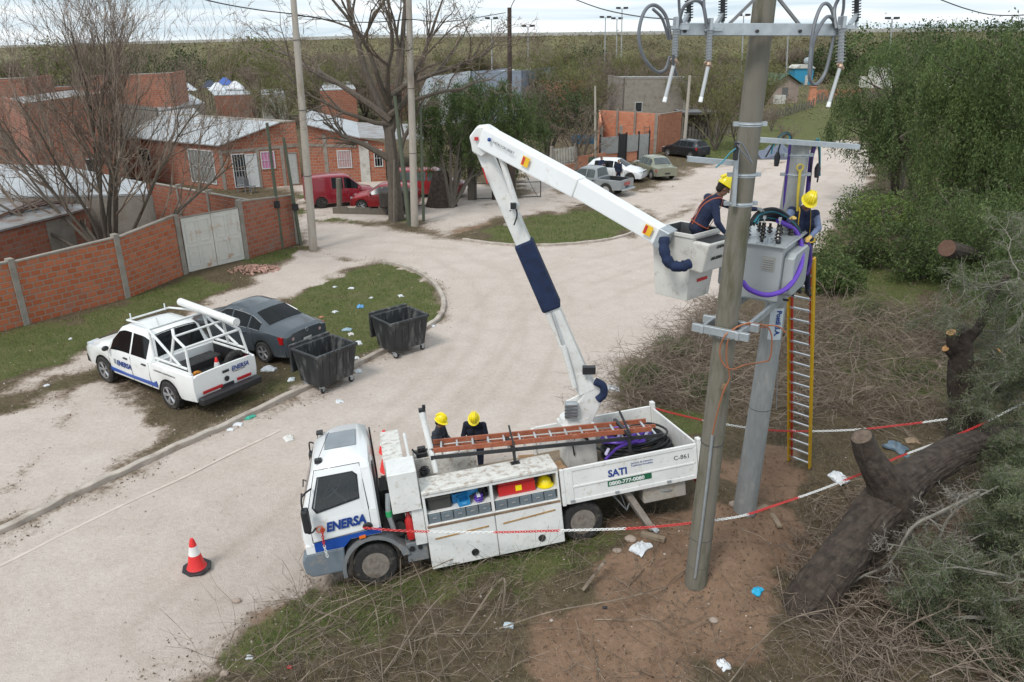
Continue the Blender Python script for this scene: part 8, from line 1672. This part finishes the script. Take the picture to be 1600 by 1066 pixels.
gnarl([p - c for p in (AT(1400, 785, 11.4), AT(1378, 745, 11.3), AT(1358, 712, 11.25), AT(1346, 682, 11.2))], [.38, .26, .21, .18], 48, 9, .07).build('broken_stub', BARKD, FT)
o = MB(); p = AT(1346, 682, 11.2) - c; d = (AT(1346, 682, 11.2) - AT(1358, 712, 11.25)).normalized(); o.cyl(p, p + d * .03, .17, .12, 12); o.build('torn_wood', mat('torn grey wood', (.13, .095, .07), .9, 0, .3, 12, .5), FT)
CT = thing('cut_tree', 'upright dark trunk with orange sawn ends beyond the leaning trunk', 'tree', G(1512, 705)); c = CT.location
pts = [c, AT(1510, 640, c.y), AT(1500, 590, c.y), AT(1502, 550, c.y), AT(1497, 515, c.y)]; gnarl([p - c for p in pts], [.44, .31, .25, .22, .19], 48, 8, .08).build('trunk', BARKD, CT)
SAW = mat('fresh sawn wood', (.50, .26, .10), .8, 0, .2, 14)
for k, (P_, r) in enumerate((([(1500, 560), (1488, 540), (1486, 520)], .13), ([(1505, 590), (1540, 562), (1562, 550)], .12), ([(1508, 625), (1560, 604), (1630, 590)], .16), ([(1500, 545), (1530, 510), (1545, 470), (1575, 430)], .10), ([(1495, 560), (1478, 545)], .10))):
    Q = [AT(x, y, c.y - .1 * i) - c for i, (x, y) in enumerate(P_)]; mb = gnarl(Q, [r, r * .7], 10, 4, .05); mb.build('branch', BARKD, CT)
    if k in (0, 1, 4): d = (Q[-1] - Q[-2]).normalized(); MB().cyl(Q[-1] + d * .005, Q[-1] + d * .02, r * .72, n=12).build('sawn_end', SAW, CT)
q = AT(1480, 388, 18.5); d = AT(1520, 400, 19.5) - q; o = gnarl([Vector((0, 0, 0)), d, d * 2.2 + Vector((0, 0, -.3))], [.22, .18, .15], 12, 4, .05).build('cut_log', BARKD, None, loc=q); tag(o, 'thick sawn off branch sticking out of the foliage above the cut trunk', 'branch'); MB().cyl(-d.normalized() * .03, -d.normalized() * .004, .21, n=14).build('sawn_end', mat('old sawn wood', (.12, .065, .045), .9, 0, .2, 12), o)
# feathery grey green branches hanging in the lower right corner
Pf = dict(BAREP); Pf.update(seg=(7, 6, 5, 3), wig=(.2, .3, .38, .4), up=(-.05, -.04, -.03, -.02), first=(.1, .1, .1), kids=(2, 2, 2), prob=(.9, .8, .7), ang=(.6, .6, .6), len=(.55, .5, .5), rmin=.006)
for k, (px, py, Y, d, L, lb_) in enumerate(((1660, 760, 11.2, (-.9, -.4, -.1), 1.5, 'uppermost feathery grey green bough reaching in over the leaning trunk'), (1660, 830, 10.3, (-1, -.3, -.05), 1.7, 'second feathery bough from the top in the lower right corner'), (1660, 910, 9.5, (-1, -.1, .05), 2.1, 'feathery bough low in the right corner'), (1640, 1010, 9.0, (-1, .2, .1), 2.1, 'lowest feathery bough at the right end of the bottom edge'), (1540, 1070, 9.0, (-.8, .5, .1), 1.5, 'feathery bough lying at the bottom edge below the leaning trunk'), (1660, 690, 12.5, (-.8, -.1, .25), 1.5, 'short feathery bough above the leaning trunk at the right edge'), (1660, 560, 14.0, (-.9, -.2, .1), 2.0, 'feathery bough hanging beside the cut trunk at the right edge'), (1660, 460, 15.5, (-.9, -.2, .0), 2.9, 'feathery bough above the cut trunk at the right edge'))):
    loc = AT(px, py, Y); out = []; tips = []
    for j in range(3): dd = np.array(d) + rg.normal(0, .25, 3); grow(out, tips, (0, 0, 0), dd / np.linalg.norm(dd), L * rg.uniform(.7, 1.1), .045, 0, Pf, rg)
    A = np.array(out); o = thing('feathery_bough', lb_, 'branch', loc, 0, 'feathery boughs at the right edge'); segmesh('stem', A[:, 1:], 4, mat('grey lichen bark', (.20, .185, .155), .9, 0, .25, 9), o)
    Cc = A[A[:, 0] >= 1][:, 4:7]; Cc = Cc[rg.random(len(Cc)) < .7]; V, kk, val = leaves(Cc, 6, (.06, .06, .05), .07, .5, rg, .13); bulk('needles', V, kk, LF3, val, o)
for P_, lb_ in (([(1530, 770), (1470, 800), (1425, 825), (1390, 880), (1340, 905), (1300, 945)], 'crooked lichen grey branch lying across the lower half of the leaning trunk'), ([(1500, 1000), (1480, 920), (1465, 860), (1490, 800), (1560, 760)], 'upright crooked grey branch right of the leaning trunk base'), ([(1620, 980), (1540, 930), (1500, 880), (1440, 860), (1385, 850)], 'long grey branch reaching over the trunk from the lower right')):
    S_ = spline([AT(x, y, 10.2 + (x - 1300) * .002) for x, y in P_], 5); c = S_[0]; out = [(0, *(S_[i] - c), *(S_[i + 1] - c), .035 - .022 * i / len(S_), .034 - .022 * i / len(S_)) for i in range(len(S_) - 1)]
    for i in range(3, len(S_) - 1, 2): d = rg.normal(0, 1, 3); grow(out, [], tuple(S_[i] - c), d / np.linalg.norm(d), .7, .014, 1, Pf, rg)
    A = np.array(out); o = thing('grey_branch', lb_, 'branch', c); segmesh('stem', A[:, 1:], 5, MATS['grey lichen bark'], o)
# brush heaps and scattered dry twigs
def twigs(name, areas, m, rmin=.004, rmax=.011, seed=1):
    rg2 = np.random.default_rng(seed); S = []
    for poly, n, h, L0, L1, up in areas:
        P_ = gp(poly); lo, hi = P_.min(0), P_.max(0); cnt = 0
        while cnt < n:
            xy = rg2.uniform(lo, hi, (n * 2, 2)); k = sdf(P_, xy[:, 0], xy[:, 1]) < .15
            for x, y in xy[k]:
                if cnt >= n: break
                cnt += 1; z = float(hgt(x, y)) + h * rg2.random() ** 1.5; p = np.array([x, y, z + .02]); a = rg2.uniform(0, 6.28); d = np.array([math.cos(a), math.sin(a), rg2.normal(up, .25)]); L = rg2.uniform(L0, L1); r = rg2.uniform(rmin, rmax) * (1.5 if L > 1.2 else 1); ks = 5
                for i in range(ks):
                    d = d + rg2.normal(0, .20, 3); d[2] -= .05; d /= np.linalg.norm(d); q = p + d * L / ks; q[2] = max(q[2], float(0) + z * 0 + .01 + min(z, .3) * .5); S.append((*p, *q, r * (1 - .15 * i), r * (1 - .15 * (i + 1))))
                    if rg2.random() < .5: e = d + rg2.normal(0, .6, 3); e /= np.linalg.norm(e); S.append((*q, *(q + e * L * .28), r * .6, r * .3))
                    p = q
    return tag(segmesh(name, S, 3, m, None), kind='stuff')
twigs('brush', [([(975, 600), (1010, 565), (1080, 505), (1130, 480), (1140, 560), (1130, 640), (1060, 640), (990, 650), (965, 640)], 1300, .6, .4, 1.4, .12), ([(1230, 500), (1330, 480), (1500, 500), (1500, 640), (1400, 680), (1240, 660)], 1700, .55, .4, 1.8, .1), ([(1140, 500), (1230, 500), (1230, 690), (1150, 680)], 500, .5, .4, 1.4, .1),
    ([(1270, 770), (1340, 760), (1400, 820), (1380, 1066), (1280, 1066), (1230, 930)], 600, .3, .3, 1.2, .1), ([(1400, 800), (1600, 760), (1600, 1100), (1350, 1100)], 900, .5, .4, 1.6, .15), ([(1600, 480), (1900, 480), (2100, 1100), (1600, 1100)], 900, .8, .5, 1.9, .15)], TWIG, .004, .010, 3)
twigs('dry_twigs', [([(450, 930), (640, 880), (800, 880), (830, 1000), (780, 1110), (380, 1110)], 460, .14, .3, 1.3, .12), ([(300, 1110), (420, 1000), (560, 960), (600, 1110)], 80, .1, .5, 2.0, .08), ([(850, 860), (1080, 820), (1070, 900), (900, 950)], 170, .08, .2, 1.0, .03), ([(760, 950), (1060, 900), (1200, 980), (1150, 1110), (800, 1110)], 110, .06, .2, 1.4, .02), ([(1060, 960), (1260, 900), (1300, 1110), (1000, 1110)], 130, .1, .2, 1.0, .05), ([(920, 560), (960, 560), (930, 640), (880, 640)], 90, .05, .2, .8, .02)], TWIGG, .003, .007, 4)
# long dry canes sticking up in the foreground
S = []
for (P_, r) in (([(655, 1085), (630, 960), (627, 880), (618, 800)], .010), ([(700, 1085), (668, 960), (640, 890), (628, 850)], .009), ([(600, 1085), (590, 980), (568, 940), (545, 905)], .008), ([(350, 1070), (520, 985), (640, 930), (790, 845)], .012), ([(600, 1060), (680, 970), (760, 900), (770, 890)], .011), ([(780, 990), (860, 984), (960, 965), (1040, 925)], .013), ([(660, 1090), (760, 1000), (790, 940)], .010), ([(910, 930), (940, 908), (944, 905)], .03), ([(720, 1000), (785, 930), (786, 990)], .016), ([(1230, 980), (1200, 880), (1150, 850)], .008), ([(1320, 1085), (1300, 980), (1260, 930)], .009), ([(1130, 1085), (1220, 1000), (1350, 975), (1420, 985)], .010)):
    Q = spline([G(x, y) + Vector((0, 0, .10 + .25 * (i % 3 != 0))) for i, (x, y) in enumerate(P_)], 6)
    for i in range(len(Q) - 1): S.append((*Q[i], *Q[i + 1], r, r))
tag(segmesh('dry_canes', S, 4, TWIGG), kind='stuff')
# grass, weeds, dead leaves and stones
def scatter(n, y0, y1, rg2, xr=.95, pad=5): 
    u = rg2.random(n); y = (y0 ** .2 + u * (y1 ** .2 - y0 ** .2)) ** 5; x = rg2.uniform(-1, 1, n) * (y * .72 + pad); return x, y
def blades(name, x, y, hgt_, wid_, m, rg2, lean=.5):
    n = len(x); z = hgt(x, y); h = hgt_ * rg2.uniform(.4, 1.4, n); a = rg2.uniform(0, 6.28, n); w = wid_ * rg2.uniform(.7, 1.3, n); lx = rg2.normal(0, lean, n) * h; ly = rg2.normal(0, lean, n) * h; cx_, cy_ = np.cos(a) * w, np.sin(a) * w
    V = np.stack([np.stack([x - cx_, y - cy_, z - .01], 1), np.stack([x + cx_, y + cy_, z - .01], 1), np.stack([x + lx * 1.0 + cx_ * .2, y + ly + cy_ * .2, z + h], 1)], 1).reshape(-1, 3)
    return tag(bulk(name, V, n, m, rg2.random(n), None, 3), kind='stuff')
rg3 = np.random.default_rng(9); x, y = scatter(520000, 6.5, 75, rg3); pa, gr, rd, _ = masks(x, y); dn = vn(x, y, 1.6, 5) * .6 + vn(x, y, .5, 2) * .4
k = (gr * 1.0 + (dn - .5) * .9 > .50) & (pa < .5) & (rg3.random(len(x)) < .75); sc = np.clip(y[k] / 22, .8, 2.6)
blades('grass', x[k], y[k], .075 * sc ** .6, .008 * sc, LF4, rg3)
k2 = (~k) & (pa < .35) & (rd < .5) & (dn > .47) & (rg3.random(len(x)) < .45); sc = np.clip(y[k2] / 20, .8, 3)
blades('dry_grass', x[k2], y[k2], .06 * sc ** .6, .007 * sc, DRY, rg3, .9)
x, y = scatter(60000, 6.5, 40, rg3); pa, gr, rd, _ = masks(x, y); k = (pa < .75) & (rg3.random(len(x)) < .5 + .5 * rd); x, y = x[k], y[k]
V, kk, val = leaves(np.stack([x, y, hgt(x, y) + .012], 1), 1, (.01, .01, .003), .05, 0, rg3, .6); tag(bulk('leaf_litter', V, kk, leafmat('dead leaves', (.07, .045, .03), (.26, .19, .13), .9, 0), val), kind='stuff')
x, y = scatter(26000, 6.5, 45, rg3); pa, gr, rd, _ = masks(x, y); ed = np.abs(pa - .5) < .45; k = ed | (rg3.random(len(x)) < .16); x, y = x[k], y[k]; s = .008 + .022 * rg3.random(len(x)) ** 5
oc = np.array([(1, 0, 0), (0, 1, 0), (-1, 0, 0), (0, -1, 0), (0, 0, 1)]); tri = [(0, 1, 4), (1, 2, 4), (2, 3, 4), (3, 0, 4)]
c = np.stack([x, y, hgt(x, y)], 1); V = (c[:, None, None, :] + (oc[np.array(tri)][None] * s[:, None, None, None] * rg3.uniform(.6, 1.3, (len(x), 4, 1, 1)))).reshape(-1, 3)
tag(bulk('gravel', V, len(x) * 4, leafmat('gravel stones', (.30, .24, .20), (.60, .54, .49), .9, 0), np.repeat(rg3.random(len(x)), 4), None, 3), kind='stuff')
# distant woods on the skyline
C = []; rg4 = np.random.default_rng(3)
for px0, px1, Y, h in ((-100, 200, 900, 9), (250, 400, 820, 12), (560, 735, 520, 10), (735, 795, 420, 15), (1010, 1180, 700, 9), (1300, 1700, 300, 3), (1420, 1700, 290, 5)):
    for px in np.arange(px0, px1, 2.2): q = AT(px, 70, Y); hz = 12 if Y < 700 else 3; C.append((q.x, Y + rg4.uniform(-10, 10), hz + rg4.random() * h * (.5 + .5 * math.sin(px * .13)) ** 2))
C = np.array(C); V, kk, val = leaves(C, 24, (1.6, 3, 1.2), .8, 0, rg4, .6); tag(bulk('distant_wood', V, kk, LF2, val), kind='stuff')
x = rg4.uniform(-260, 330, 22000); e = np.interp(x, [p.x for p in EPs], [p.y for p in EPs]); eh = np.interp(x, [p.x for p in EPs], EHs); t = rg4.uniform(0, 1, 22000); yy = e - 6 - 28 * t; zz = eh * (1 - t)
V, kk, val = leaves(np.stack([x, yy, zz + .4], 1), 5, (.9, .9, .4), .5, 0, rg4, .5); tag(bulk('embankment_scrub', V, kk, leafmat('embankment scrub', (.11, .095, .05), (.25, .21, .12), .9, 0), val), kind='stuff')
x = rg4.uniform(-190, 200, 12000); yy = rg4.uniform(75, 205, 12000); k = np.abs(x) < yy * .85; x, yy = x[k], yy[k]
ok = ~((x > -16) & (x < 60) & (yy < 92)) ; x, yy = x[ok], yy[ok]
V, kk, val = leaves(np.stack([x, yy, rg4.random(len(x)) * .9], 1), 9, (.7, .7, .3), .35, -.5, rg4, .35); tag(bulk('scrub', V, kk, leafmat('brown scrub', (.10, .085, .05), (.27, .22, .14), .9, 0), val), kind='stuff')
# ---------------------------------------------------------------- litter and small things
PLB = mat('white plastic bag', (.66, .68, .70), .45, 0, .1, 6); 
def scrap(px, py, s, col, label, h=.35, name='plastic_bag', cat='litter', rz=0):
    m = PLB if col is None else mat('litter %.2f %.2f %.2f' % col, col, .5, 0, .1, 6); q = G(px, py); n = 9; mb = MB(); vs = []; sd_ = px * .37
    for i in range(n):
        for j in range(n):
            u = (i / (n - 1) - .5) * 2; v = (j / (n - 1) - .5) * 2; k = 1 + .35 * mnoise.noise(Vector((u * 1.5 + sd_, v * 1.5, 2))); e = max(0, 1 - (u * u + v * v) * .55)
            vs.append((u * s * .5 * k, v * s * .38 * k, .012 + s * h * e * (.35 + .65 * abs(mnoise.noise(Vector((u * 2.7 + sd_, v * 2.7, sd_)))) * 2)))
    b = len(vs); vs += [(x, y, .002) for x, y, z in vs]; fs = [(i * n + j, i * n + j + 1, (i + 1) * n + j + 1, (i + 1) * n + j) for i in range(n - 1) for j in range(n - 1)]; ed = [j for j in range(n)] + [i * n + n - 1 for i in range(1, n)] + [(n - 1) * n + j for j in range(n - 2, -1, -1)] + [i * n for i in range(n - 2, 0, -1)]
    fs += [tuple(b + t for t in f[::-1]) for f in fs] + [(ed[i], ed[(i + 1) % len(ed)], b + ed[(i + 1) % len(ed)], b + ed[i]) for i in range(len(ed))]
    o = mb._a(vs, fs).build(name, m, None, smooth=True, loc=q); o.rotation_euler = (0, 0, rz or px % 6); return tag(o, label, cat, None)
for a in ((388, 652, .42, (.05, .38, .28), 'green plastic bag lying against the kerb below the white pickup'), (372, 664, .30, None, 'white crumpled bag just left of the green bag at the kerb'), (360, 672, .22, None, 'small white scrap at the kerb, leftmost of the litter by the green bag'), (563, 480, .42, (.10, .30, .55), 'blue scrap in the grass behind the far dumpster'), (549, 451, .30, None, 'white scrap in the middle of the grass corner'), (523, 449, .22, None, 'small white scrap at the top left of the grass corner'), (580, 466, .20, None, 'small white scrap right of the centre of the grass corner'), (626, 463, .32, None, 'white bag near the curved kerb in the grass corner'), (543, 516, .4, (.30, .42, .50), 'pale blue bag in the grass between the two dumpsters'), (548, 523, .32, (.62, .60, .56), 'beige bag right beside the pale blue one'), (560, 537, .40, None, 'white plastic bag close to the kerb between the dumpsters'), (523, 488, .28, None, 'white scrap left of the blue one behind the dumpsters'), (557, 560, .26, None, 'white scrap on the kerb by the near dumpster'), (560, 581, .34, None, 'torn white scrap on the road beside the near dumpster'), (455, 594, .34, (.55, .60, .62), 'pale bag at the foot of the near dumpster lid'), (461, 572, .22, None, 'white scrap in the grass beside the sedan wheel'), (420, 578, .55, None, 'string of white plastic lying in the grass behind the sedan'), (675, 510, .30, None, 'white scrap on the road edge by the curved kerb'), (502, 496, .22, (.5, .2, .12), 'orange brown scrap behind the sedan'),
    (1000, 858, .50, None, 'crumpled clear plastic sheet on the soil behind the truck rear wheel'), (957, 609, .55, None, 'white plastic bag beside the brush behind the boom turret'), (1183, 925, .30, (.02, .38, .62), 'bright blue plastic scrap on the red soil right of the brown pole'), (1310, 748, .60, None, 'crumpled white sheet lying right of the ladder foot'), (1400, 700, .70, (.12, .17, .22), 'dark grey blue cloth heap near the leaning trunk'), (1425, 690, .4, (.28, .20, .13), 'tan cloth scrap right of the grey blue heap'), (1422, 716, .3, (.10, .20, .24), 'teal scrap below the grey blue heap'), (1130, 1040, .30, None, 'white scrap at the bottom of the red soil patch'), (390, 1028, .14, None, 'white cup lying in the grass at the bottom left'), (453, 1043, .10, (.5, .05, .05), 'small red and white packet at the bottom left'), (945, 950, .10, (.03, .03, .03), 'small black scrap on the soil in the foreground'), (795, 978, .22, (.5, .6, .65), 'pale bottle scrap among the foreground twigs'),
    (240, 515, .2, None, 'white scrap in the grass in front of the brick wall'), (110, 530, .18, None, 'small white scrap in the grass near the left edge'), (452, 686, .4, (.62, .60, .56), 'pale scrap on the road above the truck cab'), (530, 628, .3, None, 'white scrap on the road left of the helmeted workers'), (73, 603, .2, None, 'white scrap on the sandy path at the left')):
    scrap(a[0], a[1], a[2] * .72, a[3], a[4], .3)
scrap(1212, 246, 3.2, (.13, .15, .20), 'blue grey tarpaulin heap beside the far road', .35, 'tarpaulin', 'tarpaulin')
q = G(32, 508); MB().taper((0, 0), (.3, .26), (.18, .16), -.05, .62).build('stone_post', MORT, None, bevel=.04, seg=2, loc=q); tag(bpy.data.objects['stone_post'], 'small stone bollard in front of the brick wall at the left edge', 'bollard')
for i, (px, py, s, lb_) in enumerate(((985, 845, .2, 'pale broken stone right of the truck rear wheel'), (965, 862, .15, 'smaller pale stone below the broken one'), (350, 1055, .13, 'flat stone in the lower left soil'), (370, 940, .13, 'stone at the front of the truck'), (1148, 790, .2, 'stone by the grey pole foot'), (1283, 935, .18, 'stone at the base of the leaning trunk'), (1115, 972, .14, 'small stone in the red soil'))):
    q = G(px, py); mb = MB(); mb.ball((0, 0, s * .2), (s * .6, s * .45, s * .3), 10)
    for j, v in enumerate(mb.v): V_ = Vector(v); mb.v[j] = tuple(V_ * (1 + .3 * mnoise.noise(V_ * 7 + Vector((i, 0, 0)))))
    tag(mb.build('stone', mat('pale stone', (.34, .27, .22), .9, 0, .15, 6, .4), None, loc=q), lb_, 'stone')
for i, (px, py, lb_) in enumerate(((1186, 797, 'wood offcut lying right of the grey pole'), (1212, 815, 'second wood offcut farther right of the grey pole'), (1020, 842, 'timber block under the truck outrigger foot'))):
    q = G(px, py); o = MB().box(-.22, .22, -.05, .05, 0, .05 if i < 2 else .09).build('wood_block', WOODL, None, bevel=.008, loc=q); o.rotation_euler = (0, 0, .5 + i * 1.1); tag(o, lb_, 'wood block')
# sapling guard in the island, chairs by the house
q = G(795, 352); o = thing('sapling', 'thin sapling tied to a stake on the small grass island', 'sapling', q); MB().cyl((0, 0, 0), (.02, 0, 1.15), .03, n=6).build('stake', PALEW, o); MB().cyl((-.2, 0, 1.0), (.22, 0, 1.02), .025, n=6).build('tie', PALEW, o); MB().lathe([(.3, 0), (.28, .06), (.2, .1)], n=14).build('collar', MORT, o)
for i, (px, py) in enumerate(((378, 300), (392, 302))):
    q = G(px, py); o = thing('garden_chair', ['dark plastic garden chair in front of the barred door, left one', 'dark plastic garden chair in front of the barred door, right one'][i], 'chair', q, .3 + i, 'garden chairs by the house')
    MB().box(-.25, .25, -.25, .25, .42, .46).build('seat', GREYP, o); MB().box(-.25, .25, .22, .26, .461, .95).build('backrest', GREYP, o)
    for x, y in ((-.22, -.22), (.22, -.22), (-.22, .22), (.22, .22)): MB().box(x - .02, x + .02, y - .02, y + .02, 0, .419).build('leg', GREYP, o)
for i, (px, py, Y) in enumerate(((1490, 108, 125), (1378, 112, 150))):
    p = AT(px, py, Y); o = thing('lorry' if i == 0 else 'small_truck', ['white lorry cab glimpsed between the right hand trees', 'white vehicle half hidden left of the right hand pepper tree'][i], 'lorry', flat(p), -.4); MB().prism([(-2.2, 1), (2.2, 1), (2.2, 3.4), (1.2, 4.6), (-2.2, 4.8)], 'y', -1.2, 1.2).build('cab', PALEW, o); MB().prism([(1.0, 3.2), (2.05, 3.2), (1.4, 4.2), (1.0, 4.3)], 'y', -1.22, -1.205).build('side_window', GLASS, o); MB().box(-3.6 - 2 * (i == 0), -2.3, -1.2, 1.2, 1.1, 3.0).build('box', PALEW, o)
    for x in (1.2, -3):
        for s in (-1, 1): wheel(o, (x, s * 1.1, .5), .5, .3, .6, 'steel', s)

for px, py, rr_, n, c, lb_ in ((398, 422, 1.1, 260, (.40, .24, .19), 'pinkish heap of broken brick in front of the white gate'), (1105, 470, .8, 60, (.5, .45, .4), 'pale rubble strewn on the road below the raised bucket')):
    q = G(px, py); mb = MB()
    for i in range(n):
        a = rnd.uniform(0, 6.28); d = rr_ * rnd.random() ** .7; s = rnd.uniform(.02, .06); z = .16 * max(0, 1 - d / rr_); p = Vector((d * math.cos(a), d * .7 * math.sin(a), z)); mb.tf(Matrix.Translation(p) @ Euler((rnd.uniform(0, 3), rnd.uniform(0, 3), 0)).to_matrix().to_4x4()).box(-s, s, -s * .7, s * .7, -s * .5, s * .5)
    tag(mb.build('rubble_heap', mat('rubble' + str(px), c, .95, 0, .3, 3), None, loc=q), lb_, 'rubble')
